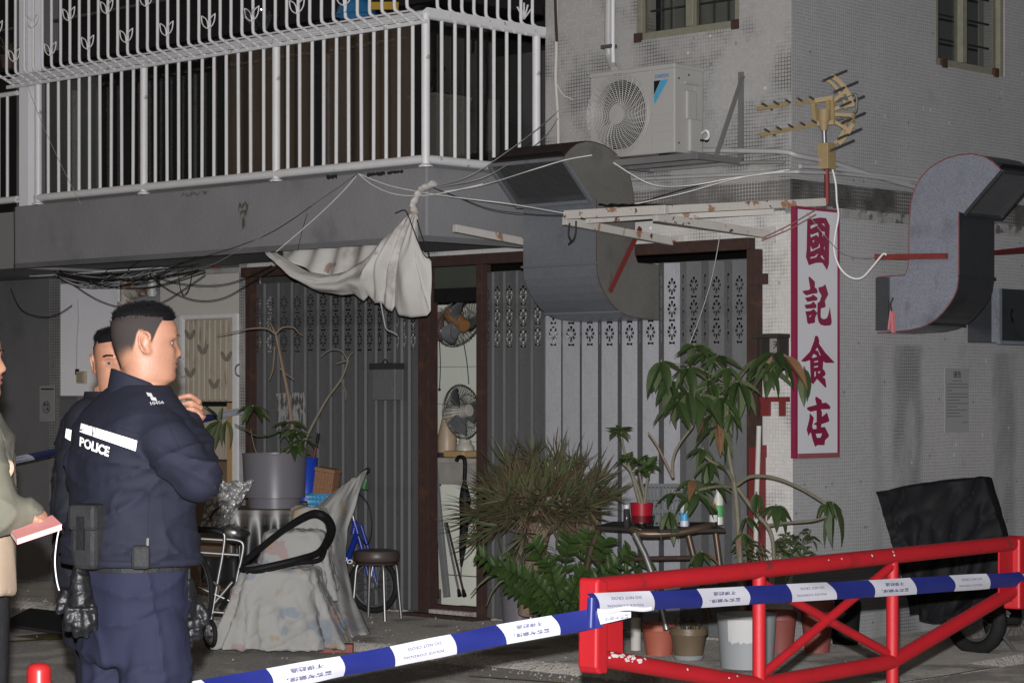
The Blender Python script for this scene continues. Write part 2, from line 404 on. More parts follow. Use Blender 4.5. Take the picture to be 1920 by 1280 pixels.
# ================================================================ tiled corner building
ZL, ZB = 2.82, 2.99                     # top of the lower wall, bottom of the upper wall
XB = FA(800, 300, -1.11).x              # balcony corner
m_tileB = tile_mat('tile_side', 1, (.30, .30, .305), (.47, .465, .46), (.03, .03, .03), size=.0225, gsz=.0012,
    streaks=((FB(1672, 700).y, FB(1728, 700).y, FB(1690, 640).z, 1.), (FB(1862, 700).y, FB(1905, 700).y, FB(1890, 655).z, .8), (FB(1636, 700).y, FB(1656, 700).y, FB(1640, 640).z, .4)), dth=(.62, .8))
m_tileU = tile_mat('tile_side_upper', 1, (.275, .275, .28), (.43, .43, .43), (.04, .04, .04), size=.0225, gsz=.0011, dth=(.66, .8))
m_tileD = tile_mat('tile_grimy', 0, (.14, .135, .13), (.42, .41, .40), (.03, .03, .03), dth=(.35, .7))
m_tileD2 = tile_mat('tile_grimy_side', 1, (.085, .083, .08), (.28, .275, .27), (.02, .02, .02), dth=(.35, .6))
bld = T('tiled_building', 'grey mosaic tiled corner building with barred balcony and shop below', 'building', (0, 0, 0))
xl, xr = FA(464, 600).x, FA(1416, 600).x        # shop opening
zo = 2.63
wl = MB().box(xr, -.004, 0, .25, 0, ZL)
bld.part('wall', wl, m_tileP)
bld.part('wall', MB().box(xl, xr, .0, .25, zo, ZL), m_tileP)
bld.part('wall', MB().box(FA(449, 600).x, xl, -.003, .25, 0, ZL), m_tileA)
bld.part('wall', MB().box(-.25, -.0045, .251, 6, 0, ZL-.003).box(-.0035, 0, .0, 6, 0, ZL), m_tileB)
# the rough ledge where the wider lower wall ends
lg = MB()
for i in range(40):
    x0 = -2.6+i*.065; z = .012*noise.noise(Vector((i*.7, 0, 0)))
    lg.box(x0, x0+.066, -.012+.008*noise.noise(Vector((i*.9, 5, 0))), .06, ZL-.03+z, ZL+.012+z)
for i in range(60):
    y0 = i*.1; z = .014*noise.noise(Vector((i*.6, 2, 0)))
    lg.box(-.06, .014+.008*noise.noise(Vector((i*.8, 8, 0))), y0, y0+.101, ZL-.05+z, ZL+.01+z)
bld.part('ledge', lg, M('crumbling_ledge_render', (.25, .245, .24), .9, var=.3, scale=15, col2=(.09, .085, .08), th=(.5, .62), scale2=9, bump=.5))
bld.part('grimy_band', MB().box(XB, -.045, .03, .2, ZL, ZB), m_tileD)
bld.part('grimy_band', MB().box(-.0445, -.03, .03, 6, ZL, ZB+.001), m_tileD2)
# upper wall, front, with its window opening
wa0, wa1 = FA(1192, 60, .04).x, FA(1386, 60, .04).x; wz = FA(1290, 64, .04).z
up = MB().box(XB, wa0, .04, .25, ZB, 5.2).box(wa0, wa1, .04, .25, ZB, wz).box(wa1, -.045, .04, .25, ZB, 5.2).box(wa0, wa1, .04, .25, 4.95, 5.2)
bld.part('upper_wall', up, m_tileA)
wb0, wb1 = FB(1755, 60, -.04).y, FB(1884, 60, -.04).y; wzb = FB(1755, 121, -.04).z
upb = MB().box(-.0445, -.04, .04, .26, ZB, 5.2).box(-.25, -.04, .26, wb0, ZB, 5.2).box(-.25, -.04, wb0, wb1, ZB, wzb).box(-.25, -.04, wb1, 6, ZB, 5.2).box(-.25, -.04, wb0, wb1, 5.0, 5.2)
bld.part('upper_wall', upb, m_tileU)
def window(ax, u0, u1, z0, z1, face, nbar, mull, sills):
    def bx(mb, ua, ub, d0, d1, za, zb):
        lo, hi = sorted((face+d0, face+d1))
        return mb.box(ua, ub, lo, hi, za, zb) if ax == 0 else mb.box(*sorted((-(-face)-d1, -(-face)-d0)), ua, ub, za, zb)
    fr = MB(); fw = .045
    bx(fr, u0, u0+fw, .01, .07, z0, z1); bx(fr, u1-fw, u1, .01, .07, z0, z1); bx(fr, u0+fw, u1-fw, .012, .068, z0, z0+.05)
    for m in mull: bx(fr, m-.03, m+.03, .005, .075, z0+.05, z1)
    w_ = bld.part('window', fr, m_olive, bevel=.004)
    ed = [u0+fw]+[m for m in mull]+[u1-fw]
    for a, b in zip(ed[:-1], ed[1:]):
        p = MB(); bx(p, a+.0, b-.0, .045, .05, z0+.05, z1); bld.part('pane', p, m_glass, parent=w_)
    for k in range(nbar):
        p = MB(); z = z0+.2+k*.17; bx(p, u0+fw, u1-fw, .1, .112, z, z+.012); bld.part('window_bar', p, M('dark_bar', (.03, .03, .03), .6) if k == 0 else bpy.data.materials['dark_bar'], parent=w_)
    for a in sills:
        p = MB(); bx(p, a-.03, a+.03, -.01, .06, z0-.012, z0+.05); bld.part('hinge', p, m_rust, parent=w_)
    return w_
window(0, wa0, wa1, wz, 4.95, .04, 4, [lerp(wa0, wa1, .52)], [wa0+.02, wa1-.03])
window(1, wb0, wb1, wzb, 5.0, -.04, 7, [lerp(wb0, wb1, .42)], [wb0+.1, wb1-.12])
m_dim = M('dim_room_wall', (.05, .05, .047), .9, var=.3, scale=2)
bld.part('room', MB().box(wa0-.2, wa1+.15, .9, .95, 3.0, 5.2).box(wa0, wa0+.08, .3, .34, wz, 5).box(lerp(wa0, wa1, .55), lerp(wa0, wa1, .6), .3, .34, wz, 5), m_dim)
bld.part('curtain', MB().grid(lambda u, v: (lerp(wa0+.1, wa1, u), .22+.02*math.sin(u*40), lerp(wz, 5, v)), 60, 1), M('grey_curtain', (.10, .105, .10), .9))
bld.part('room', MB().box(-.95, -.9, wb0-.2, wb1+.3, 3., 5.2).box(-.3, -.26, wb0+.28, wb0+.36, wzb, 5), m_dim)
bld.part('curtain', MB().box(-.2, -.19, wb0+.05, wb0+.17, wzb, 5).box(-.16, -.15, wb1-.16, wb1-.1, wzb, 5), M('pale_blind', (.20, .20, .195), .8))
# balcony slab and rooms behind it
XE = FA(27, 400, -1.11).x
ZS0, ZS1 = 2.665, FA(800, 312, -1.11).z
bld.part('balcony_slab', MB().box(XE, XB, -1.11, .04, ZS0, ZS1), m_plaster, bevel=.012)
bld.part('slab_lip', MB().box(XE, XB+.004, -1.122, -1.05, ZS0-.025, ZS0+.014).box(XB-.05, XB+.012, -1.045, 0, ZS0-.024, ZS0+.013), m_cement)
bld.part('rail_curb', MB().box(XE+.3, XB-.02, -1.07, -1.0, ZS1, ZS1+.05).box(XB-.1, XB-.03, -1.0, .03, ZS1, ZS1+.049), m_cement)
XE2 = XE-2.2
bld.part('balcony_slab', MB().box(XE2, XE-.006, -1.10, .04, ZS0-.02, ZS1-.04), M('pale_grey_concrete', (.19, .19, .185), .85, var=.12, scale=2, bump=.2))
bld.part('party_wall', MB().box(XE+.05, XE+.17, -1.10, -.97, ZS1, 5.2), m_whitewall)
bld.part('party_wall', MB().box(XE-.1, XE+.046, -1.02, 0, ZS1-.04, 5.2), m_cement)
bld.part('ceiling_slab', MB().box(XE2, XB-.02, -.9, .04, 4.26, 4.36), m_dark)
# glazing and brown curtains behind the railing
gl = T('balcony_glazing', 'dark sliding glass with brown curtains behind the white balcony railing', 'window', (XB, -.8, ZS1))
gl.part('pane', MB().box(XE+.06, XB-.24, -.86, -.855, ZS1+.02, 4.25), m_glass)
gl.part('pane', MB().box(XB-.235, XB-.23, -.85, .03, ZS1+.02, 4.25), m_glass)
for px in (600, 415, 240, 783):
    x = FA(px, 300, -.86).x; gl.part('frame', MB().box(x-.02, x+.02, -.885, -.83, ZS1+.02, 4.25), m_black)
for k, (p0, p1) in enumerate(((400, 584), (606, 778))):
    x0, x1 = FA(p0, 300, -.75).x, FA(p1, 300, -.75).x
    gl.part('curtain', MB().grid(lambda u, v: (lerp(x0, x1, u), -.75+.018*math.sin(u*46+math.sin(u*9)*2), lerp(ZS1+.02, 4.25, v)), 90, 1), m_curt, smooth=True)
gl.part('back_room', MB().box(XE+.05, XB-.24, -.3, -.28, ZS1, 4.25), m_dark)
cb = T('storage_cabinet', 'pale grey cabinet standing behind the balcony side bars', 'cabinet', (XB-.5, -.45, ZS1+.05))
cb.part('body', MB().box(XB-.62, XB-.3, -.74, -.4, ZS1+.05, ZS1+.52), M('grey_laminate', (.11, .105, .10), .6)); cb.part('top', MB().box(XB-.63, XB-.29, -.75, -.39, ZS1+.52, ZS1+.545), m_cement)
wd = T('water_dispenser', 'blue and white water dispenser behind the balcony bars near the wall', 'dispenser', (XB-.5, -.2, ZS1+.05))
wd.part('body', MB().box(XB-.6, XB-.34, -.26, -.06, ZS1+.05, ZS1+.56), M('grey_plastic', (.10, .10, .11), .5)); wd.part('bottle', MB().lathe([(.02, 0), (.1, .03), (.1, .3), (.09, .33)], (XB-.47, -.16, ZS1+.56), 16, close=True), M('blue_bottle', (.02, .03, .06), .3), smooth=True)

# ---------------------------------------------------------------- white balcony railing
rl = T('balcony_railing', 'white steel railing of round posts and thin bars round the balcony corner', 'railing', (XB, -1.09, ZS1))
zt, zb = FA(800, 26, -1.09).z, FA(800, 298, -1.09).z
xe = FA(68, 300, -1.09).x
bow = lambda x: .0
rl.part('bottom_rail', MB().tube([(xe, -1.09, zb), (XB-.03, -1.09, zb)], .03, 12), m_white, smooth=True)
rl.part('bottom_rail', MB().tube([(XB-.03, -1.09, zb), (XB-.03, 0.02, zb)], .03, 12), m_white, smooth=True)
rl.part('top_rail', MB().tube([(xe-.3, -1.09, zt), (XB-.03, -1.09, zt)], .028, 12), m_white, smooth=True)
rl.part('top_rail', MB().tube([(XB-.03, -1.09, zt), (XB-.03, 0.06, zt)], .034, 12), m_white, smooth=True)
posts = [FA(p, 300, -1.09).x for p in (72, 270, 518)]+[XB-.03]
pm = MB().tube([(0, 0, ZS1-zb-.0), (0, 0, zt-zb)], .029, 12).mesh('post', smooth=40); pm.materials.append(m_white)
for x in posts: rl.inst('post', pm, Matrix.Translation((x, -1.09, zb)))
rl.inst('post', pm, Matrix.Translation((XB-.03, -.02, zb)))
fm = MB().lathe([(.05, 0), (.05, .006), (.03, .02)], n=12).mesh('post_foot', smooth=40); fm.materials.append(m_white)
for x in posts: rl.inst('post_foot', fm, Matrix.Translation((x, -1.09, ZS1+.001)))
bm_ = MB().tube([(0, 0, 0), (0, 0, zt-zb)], .0125, 8).mesh('bar', smooth=40); bm_.materials.append(m_white)
cnt = (9, 10, 11)
for (a, b), n in zip(zip(posts[:-1], posts[1:]), cnt):
    for k in range(1, n+1): rl.inst('bar', bm_, Matrix.Translation((lerp(a, b, k/(n+1))+rnd(-.004, .004), -1.09, zb)) @ Matrix.Rotation(rnd(-.006, .006), 4, 'Y'))
for p in (828, 853, 878, 902, 926, 950, 974):
    y = FB(p, 150, XB-.03).y; rl.inst('bar', bm_, Matrix.Translation((XB-.03, y, zb)))
# neighbour's railing at the far left
rn = T('neighbour_railing', 'white bars of the next balcony at the far left edge', 'railing', (XE-.2, -1.09, ZS1))
zn0, zn1 = FA(10, 376, -1.07).z, FA(10, 178, -1.07).z
rn.part('bottom_rail', MB().tube([(XE-2., -1.07, zn0), (XE-.02, -1.07, zn0)], .028, 10), m_white, smooth=True)
rn.part('top_rail', MB().tube([(XE-2., -1.07, zn1), (XE-.02, -1.07, zn1)], .02, 10), m_white, smooth=True)
bn = MB().tube([(0, 0, 0), (0, 0, zn1-zn0)], .0125, 8).mesh('bar', smooth=40); bn.materials.append(m_white)
for k in range(6): rn.inst('bar', bn, Matrix.Translation((FA(14, 300, -1.07).x-k*.12, -1.07, zn0)))
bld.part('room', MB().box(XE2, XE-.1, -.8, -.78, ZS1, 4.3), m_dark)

# ---------------------------------------------------------------- flower cage of the floor above
yc = -1.27; zc = FA(790, 22, yc).z
cg = T('flower_cage', 'white window cage with leaf motifs overhanging the balcony at the top', 'grille', (XB, yc, zc))
xs_ = []; x = XB-.02
while x > FA(-20, 100, yc).x: xs_.append(x); x -= .1185
cm = MB().tube(crom([(0, .17, -.035), (0, .06, .018), (0, .014, .036), (0, 0, .065), (0, 0, .2), (0, 0, 1.0)], 5), .0115, 8).mesh('bar', smooth=40); cm.materials.append(m_white)
for x in xs_: cg.inst('bar', cm, Matrix.Translation((x, yc, zc)))
cg.part('frame_rail', MB().box(xs_[-1]-.1, XB, -1.125, -1.10, zc-.045, zc-.02), m_white)
for k in range(3): cg.part('floor_rod', MB().tube([(xs_[-1], yc+.03+.045*k, zc+.026-.021*k), (XB-.02, yc+.03+.045*k, zc+.026-.021*k)], .006, 6), m_white)
cg.part('side_rail', MB().box(XB-.02, XB+.005, -1.1, .05, zc+.02, zc+.06), m_white)
for k in range(9): cg.inst('bar', cm, Matrix.Translation((XB-.012, -1.0+k*.115, zc+.03)))
def leafloop(sg):
    P = []
    for i in range(14):
        t = i/14*2*math.pi; a = .5-.5*math.cos(t); wv = math.sin(t)*.026*math.sin(math.pi*min(1, max(0, a)))**.6
        ln = .125*a; ang = R(38)*sg
        P.append((math.sin(ang)*ln+math.cos(ang)*wv, 0, math.cos(ang)*ln-math.sin(ang)*wv))
    return P
lm = MB().tube(leafloop(1), .005, 5, closed=True).tube(leafloop(-1), .005, 5, closed=True).mesh('leaf_motif', smooth=60); lm.materials.append(m_white)
for i, x in enumerate(xs_):
    if i % 4 == 1: cg.inst('leaf_motif', lm, Matrix.Translation((x, yc-.012, zc+.12)))
    if i % 4 == 3: cg.inst('leaf_motif', lm, Matrix.Translation((x, yc-.012, zc+.36)))
fw_ = MB()
for k in range(5):
    a = R(-50+25*k); fw_.tube([(0, 0, 0), (math.sin(a)*.06, 0, math.cos(a)*.06+.01), (math.sin(a)*.09, 0, math.cos(a)*.1+.01)], .006, 5)
fo = FB(985, 30, XB-.0); cg.part('scroll_motif', MB().add(fw_, Matrix.Translation((XB-.012, fo.y, fo.z-.02)) @ Matrix.Rotation(R(90), 4, 'Z')), m_white)
# things inside the cage
bw = solo('glass_bowl', 'round glass bowl inside the flower cage at the top', 'bowl', MB().lathe([(.04, 0), (.05, .01), (.13, .09), (.135, .13), (.125, .13), (.05, .02)], FA(490, 58, -1.16), n=24), m_clear, FA(490, 58, -1.16), 'B', smooth=True)
hm = solo('safety_helmet', 'blue plastic helmet inside the flower cage near the balcony corner', 'helmet', MB().lathe([(.15, 0), (.14, .01), (.125, .06), (.08, .11), (.001, .13)], FA(668, 30, -1.14), n=20), M('blue_plastic', (.02, .10, .22), .35), FA(668, 30, -1.14), 'B', smooth=True)
solo('plastic_strip', 'yellow plastic strip lying behind the blue helmet in the cage', 'strip', MB().bar(FA(690, 12, -1.12), FA(690, 12, -1.12)+Vector((.28, 0, -.03)), .03, .05), M('yellow_plastic', (.35, .22, .03), .5), FA(690, 12, -1.12), 'B')
# spiky plant in the cage, far left
m_dryleaf = M('dark_dry_leaf', (.05, .04, .028), .8, var=.4, scale=20)
pl = T('potted_spike_plant', 'spiky dark potted plant inside the flower cage at the far left', 'plant', FA(15, 130, -1.12))
b0 = FA(15, 128, -1.12)
pl.part('pot', MB().lathe([(.05, 0), (.07, .1), (.06, .1), (.05, .02)], b0, 12), m_rust, smooth=True)
for k in range(16):
    a = rnd(0, 6.28); l = rnd(.1, .24); e = rnd(.2, 1.2)
    pl.part('leaf', MB().tube([b0+Vector((0, 0, .09)), b0+Vector((math.cos(a)*l*.5*math.cos(e), .3*math.sin(a)*l*.5, .09+l*.5*math.sin(e)+.03)), b0+Vector((math.cos(a)*l*math.cos(e), .3*math.sin(a)*l, .09+l*math.sin(e)))], [.007, .005, .001], 4), m_dryleaf)

bld.part('room', MB().box(XE2, XB-.3, -.72, -.7, 4.36, 5.2), m_dark)  # dark wall added so no sky shows behind the cage
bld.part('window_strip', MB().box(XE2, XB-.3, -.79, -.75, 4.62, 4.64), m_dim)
bld.part('roof', MB().box(XE2, 0, .26, 6, 5.2, 5.3).box(XE2, XB, -1.0, .259, 5.2, 5.3), m_cement)  # unseen slab added overhead to block the sky
bld.part('rear_wall', MB().box(XE2, -.26, 5.9, 6, 0, 5.2), m_cement)

rb = MB(); rr_ = random.Random(21)
for k in range(900):
    x = rr_.uniform(-7.5, 1.4); y = apy(x)+rr_.gauss(-.08, .12) if rr_.random() < .7 else rr_.uniform(-2.6, -.1); r = rr_.uniform(.003, .012)*(1.6 if rr_.random() < .06 else 1)
    z = .05 if y > apy(x) else .002; n = len(rb.v); c = Vector((x, y, z))
    pts = [c+Vector((math.cos(a)*r*rr_.uniform(.7, 1.3), math.sin(a)*r*rr_.uniform(.7, 1.3), 0)) for a in (0, 1.57, 3.14, 4.71)]+[c+Vector((rr_.uniform(-.3, .3)*r, rr_.uniform(-.3, .3)*r, r*rr_.uniform(.6, 1.3)))]
    rb.v += pts; rb.f += [(n, n+1, n+4), (n+1, n+2, n+4), (n+2, n+3, n+4), (n+3, n, n+4)]
solo('gravel', 'pale grit and crumbs scattered along the broken pavement edge', 'gravel', rb, M('pale_grit', (.33, .31, .28), .9, var=.4, scale=30), (0, 0, 0), 'B', kind='stuff')

# flaked paint and a drip stain on the fascia
m_flake = M('bare_black_patch', (.022, .021, .021), .9, var=.3, scale=30); m_drip = M('brown_drip_stain', (.075, .066, .052), .9, var=.3, scale=30)
rq = random.Random(9)
def patch(px0, px1, py0, py1, n, mat, nm, rag=.35):
    top = [(lerp(px0, px1, i/n), lerp(py0, py0-(px1-px0)*.1, i/n)+rq.uniform(0, 1)*(py1-py0)*rag*.6) for i in range(n+1)]
    bot = [(lerp(px1, px0, i/n), lerp(py1-(px1-px0)*.1, py1, i/n)-rq.uniform(0, 1)*(py1-py0)*rag) for i in range(n+1)]
    P = [FA(a, b, -1.113) for a, b in top+bot]; bld.part(nm, MB().poly([(p.x, p.z) for p in P], [], lambda x, y, d: (x, -1.1125+d, y), -.0012), mat)
patch(688, 722, 324, 333, 12, m_flake, 'flaked_patch'); patch(726, 756, 321, 328, 12, m_flake, 'flaked_patch'); patch(612, 632, 328, 338, 8, m_flake, 'flaked_patch')
patch(447, 466, 377, 400, 9, m_drip, 'drip_stain', .9); patch(450, 463, 392, 410, 7, m_drip, 'drip_stain', .8); patch(454, 459, 404, 436, 4, m_drip, 'drip_stain', .5); patch(340, 392, 361, 371, 22, M('dirt_smudge', (.12, .118, .12), .9), 'smudge', 1.)
# ================================================================ left part of the ground floor front
fr = T('ground_floor_front', 'grey and white ground floor wall with pipes left of the shop gate', 'wall', FA(230, 1080, .0))
def fbox(p0, p1, z0, z1, y0, y1): return MB().box(FA(p0, 600, y0).x, FA(p1, 600, y0).x, y0, y1, z0, z1)
fr.part('wall_panel', fbox(-80, 92, 0, 2.64, -.06, .2), m_cement)
fr.part('tile_strip', fbox(92.5, 112, 0, 2.64, -.05, .2), tile_mat('tile_strip', 0, (.23, .23, .23), (.15, .15, .15), (.03, .03, .03), dth=(.3, .6)))
fr.part('wall_panel', fbox(112.5, 222, 0, FA(165, 530, -.04).z, -.04, .2), m_whitewall)
fr.part('lintel', fbox(92.5, 300, FA(165, 527, -.045).z, 2.64, -.045, .2), M('dirty_lintel', (.12, .118, .115), .85, var=.3, scale=5))
fr.part('wall_panel', fbox(222.5, 300, 0, FA(165, 527, -.0).z, .03, .2), tile_mat('tile_recess', 0, (.24, .235, .23), (.3, .3, .3), (.05, .05, .05)))
fr.part('wall_panel', fbox(300.5, 449, FA(390, 590).z, FA(330, 518).z, -.0, .2), m_creamp)
fr.part('wall_panel', fbox(300.5, 342, 0, FA(390, 590).z-.002, .0, .2), m_creamp)
fr.part('lintel', fbox(300.5, 449, FA(330, 518).z+.002, 2.64, -.012, .2), m_tileA)
fr.part('white_beam', fbox(55, 299, FA(200, 508, -.3).z, 2.64, -.34, -.24), m_whitewall)
# rusty soil pipe and white branch pipe
rp = T('soil_pipe', 'rust stained cast iron pipe with a joint beside the white wall', 'pipe', FA(237, 1080, -.06))
m_rustw = M('rust_stained_white_iron', (.38, .35, .31), .75, var=.25, scale=12, col2=(.13, .07, .045), th=(.5, .62), scale2=10, bump=.4)
x = FA(237, 600, -.06).x
rp.part('pipe', MB().tube([(x, -.06, .05), (x, -.06, 2.6)], .055, 14), m_rustw, smooth=True)
rp.part('collar', MB().tube([(x, -.06, FA(237, 580, -.06).z), (x, -.06, FA(237, 566, -.06).z)], .075, 14), m_rustw, smooth=40)
j = FA(247, 551, -.07); rp.part('branch', MB().tube([(x, -.06, j.z+.02), j, FA(280, 546, -.07)], [.05, .045, .03], 12), m_rustw, smooth=True)
dp = T('drain_pipe', 'short grey plastic drain pipe beside the rusty pipe', 'pipe', FA(285, 560, -.09))
x = FA(285, 520, -.09).x
dp.part('pipe', MB().tube([(x, -.09, FA(285, 556, -.09).z), (x, -.09, 2.64)], .034, 12), m_pvc, smooth=True)
for py in (535, 548): dp.part('socket', MB().tube([(x, -.09, FA(285, py+5, -.09).z), (x, -.09, FA(285, py-2, -.09).z)], .042, 12), m_pvc, smooth=40)
# door bell box, letter box, notices
sw = T('switch_box', 'beige switch box on the white wall behind the police officers', 'switch', FA(155, 707, -.05))
p = FA(154, 707, -.05); sw.part('plate', MB().box(p.x-.06, p.x+.06, -.07, -.04, p.z-.05, p.z+.05), M('beige_plastic', (.33, .29, .22), .5), bevel=.006); sw.part('rocker', MB().box(p.x-.035, p.x+.045, -.08, -.07, p.z-.035, p.z+.035), M('beige_plastic2', (.27, .23, .16), .45), bevel=.004)
sw.part('wire', MB().tube([FA(143, 697, -.055), FA(144, 640, -.05), FA(147, 600, -.05), FA(146, 560, -.05)], .004, 6), m_wireg)
sw.part('wire_clip', MB().box(p.x-.085, p.x-.055, -.06, -.04, p.z+.02, p.z+.07), m_black)
lb = T('meter_box', 'dark metal meter box low on the white wall behind the officers', 'box', FA(145, 800, -.05))
p, q = FA(124, 746, -.05), FA(160, 812, -.05)
lb.part('body', MB().box(p.x, q.x, -.12, -.04, q.z, p.z), m_gate, bevel=.005); lb.part('lid', MB().box(p.x-.01, q.x+.01, -.14, -.04, p.z, p.z+.02), m_gate)
m_paper = M('white_paper', (.50, .50, .50), .8, var=.05, scale=6)
m_paperg = M('grey_paper', (.20, .20, .205), .8, var=.08, scale=6)
m_ink = M('black_ink', (.03, .03, .03), .7)
nb = T('wall_notice', 'small grey paper notice with a round stamp on the dark left wall', 'notice', FA(88, 790, -.055))
p, q = FA(75, 723, -.062), FA(103, 790, -.062)
nb.part('sheet', MB().box(p.x, q.x, -.066, -.0605, q.z, p.z), m_paperg)
cx, cz = (p.x+q.x)/2-.01, lerp(p.z, q.z, .6)
ring = MB().tube([(cx+.05*math.cos(t*.3142), -.067, cz+.05*math.sin(t*.3142)) for t in range(20)], .003, 5, closed=True); nb.part('stamp', ring, m_ink)
for k, ch in enumerate('閒人免進'):
    tm = textmesh(ch, .034, bold=.0008); nb.part('letter', MB().add(tm, Matrix.Translation((cx-.019+.038*(k//2), -.0675, cz+.018-.036*(k % 2))) @ Matrix.Rotation(R(90), 4, 'X')), m_ink)
nb.part('text_line', MB().box(p.x+.02, q.x-.01, -.0672, -.066, p.z-.035, p.z-.022), m_ink)
# house number
hn = T('house_number', 'red painted number 36 on the lintel left of the gate', 'sign', FA(404, 494, -.02))
p = FA(404, 494, -.02)
for k, ch in enumerate('36'): hn.part('numeral', MB().add(textmesh(ch, .095, .001, .004), Matrix.Translation((p.x-.028+.056*k, -.015, p.z)) @ Matrix.Rotation(R(90), 4, 'X')), M('dark_red_paint', (.18, .02, .02), .6) if k == 0 else bpy.data.materials['dark_red_paint'])
# ---------------------------------------------------------------- cream metal door with leaf motifs
dr = T('metal_door', 'cream ribbed metal door with leaf motifs left of the folding gate', 'door', FA(395, 1020, -.02))
zt_, zm, z2 = FA(395, 590).z, FA(395, 757).z, FA(395, 860).z
x0, x1 = FA(342, 700).x, FA(449, 700).x
dr.part('frame', MB().box(x0, x0+.03, -.03, .1, .04, zt_).box(x1-.05, x1, -.03, .1, .04, zt_).box(x0+.03, x1-.05, -.028, .1, zt_-.03, zt_), m_white)
dr.part('jamb', MB().box(x1-.11, x1-.052, -.035, .05, .04, FA(440, 755).z), M('tan_timber', (.34, .22, .10), .7, var=.2, scale=4))
dr.part('panel', MB().box(x0+.03, x1-.115, .0, .03, zm+.02, zt_-.03), m_door)
dr.part('panel', MB().box(x0+.03, x1-.115, -.005, .03, z2, zm-.02), m_door)
dr.part('panel', MB().box(x0+.03, x1-.115, -.005, .03, .06, z2-.02), M('brown_timber_panel', (.13, .085, .055), .7, var=.25, scale=5))
nr = 8
for k in range(nr):
    xa = lerp(x0+.04, x1-.13, k/nr); dr.part('rib', MB().box(xa+.008, xa+.052, -.016, -.0, zm+.03, zt_-.04), m_door, bevel=.006)
m_leafm = M('rusty_leaf_metal', (.19, .165, .14), .6, var=.3, scale=30)
def leafplate(mb, c, sg, L=.1, wd=.04):
    P = []
    for i in range(12):
        t = i/12*2*math.pi; a = .5-.5*math.cos(t); v = math.sin(t)*wd*.5
        ang = R(40)*sg; P.append((c.x+math.sin(ang)*L*a+math.cos(ang)*v, c.z+math.cos(ang)*L*a-math.sin(ang)*v))
    mb.poly(P, [], lambda x, y, d: (x, c.y+d, y), -.005)
for (px, py) in ((357, 636), (381, 664), (357, 707), (425, 677), (402, 728)):
    lf = MB(); cc = FA(px, py, -.021); leafplate(lf, cc, 1); leafplate(lf, cc+Vector((0, -.002, 0)), -1); dr.part('leaf_motif', lf, m_leafm)
hd = [FA(449-8*math.sin(a), 694-11*math.cos(a), -.05) for a in [i*math.pi/8 for i in range(9)]]
dr.part('handle', MB().tube(hd, .006, 6), m_chrome)

# ================================================================ shop front frame
sf = T('shop_gate_frame', 'rusty brown steel frame around the shop folding gates', 'frame', FA(900, 1150, 0))
hz_ = 2.585
sf.part('header', MB().box(xl, xr, -.07, .0, hz_-.03, hz_+.045), m_rust, bevel=.004)
for (p0, p1, lab) in ((460, 470, None), (784, 804, None), (893, 904, None), (1400, 1419, None)):
    sf.part('post', MB().box(FA(p0, 600, -.06).x, FA(p1, 600, -.06).x, -.062, .03, .04, hz_-.03), m_rust, bevel=.003)
x = FA(1407, 600, -.09).x
sf.part('bracket', MB().box(x-.02, x+.12, -.09, -.062, FA(1425, 533, -.08).z, FA(1425, 513, -.08).z), m_rust)
sf.part('threshold', MB().box(FA(780, 1150).x, FA(912, 1150).x, -.14, -.07, .05, .075).box(FA(800, 1150).x, FA(900, 1150).x, .0, .06, .05, .13), m_rust)
sf.part('step', MB().box(FA(803, 1150).x, FA(893, 1150).x, -.06, .35, .05, .1), m_conc)
sf.part('post_base', MB().box(FA(1404, 900, -.066).x, FA(1424, 900, -.066).x, -.067, -.0, .05, FA(1410, 838, -.06).z), m_redpaint)
sf.part('transom', MB().box(FA(805, 500).x, FA(893, 500).x, -.01, .03, FA(850, 566).z, FA(850, 540).z), m_black)
sf.part('transom_pane', MB().box(FA(805, 500).x, FA(893, 500).x, .0, .008, FA(850, 540).z, FA(850, 500).z), M('dusty_green_glass', (.055, .062, .05), .35, var=.3, scale=3))
# folding gates ---------------------------------------------------
def petal(a, r0, r1, w0, w1, cx, cy, k=.82):
    d = (math.sin(a), math.cos(a)); n = (d[1], -d[0]); P = []
    for (r, w) in ((r0, w0), ((r0+r1)/2, (w0+w1)/2), (r1-.006, w1), (r1, w1*.55)): P.append((cx+(d[0]*r+n[0]*w)*k, cy+d[1]*r+n[1]*w))
    for (r, w) in ((r1, w1*.55), (r1-.006, w1), ((r0+r1)/2, (w0+w1)/2), (r0, w0)): P.append((cx+(d[0]*r-n[0]*w)*k, cy+d[1]*r-n[1]*w))
    return P
def slat_mesh(name, W_, H, zs, narrow=False):
    holes = []
    for z in zs:
        if narrow:
            holes.append([(-.004, z-.03), (.004, z-.03), (.004, z+.03), (-.004, z+.03)])
        else:
            for i in range(8):
                a = i*math.pi/4; long_ = i % 4 == 0
                holes.append(petal(a, .020, .056 if long_ else .046, .0055, .0125, 0, z, .9))
        b = z-.0735
        if not narrow: holes.append([(-.026, b-.0105), (-.008, b-.005), (.008, b-.005), (.026, b-.0105), (.026, b+.0105), (.008, b+.005), (-.008, b+.005), (-.026, b+.0105)])
    zc_ = zs[-1]-.12; h = W_/2; mb = MB()
    mb.poly([(-h, zc_), (h, zc_), (h, H), (-h, H)], holes, lambda x, y, d: (x, d, y))
    mb.quad((-h, 0, 0), (h, 0, 0), (h, 0, zc_), (-h, 0, zc_))
    for sg in (-1, 1): mb.quad((sg*h, 0, 0), (sg*h, .022, 0), (sg*h, .022, H), (sg*h, 0, H))
    return mb.mesh(name)
HS = 2.50-.075
zs3 = [2.345-.075, 2.198-.075, 2.05-.075]
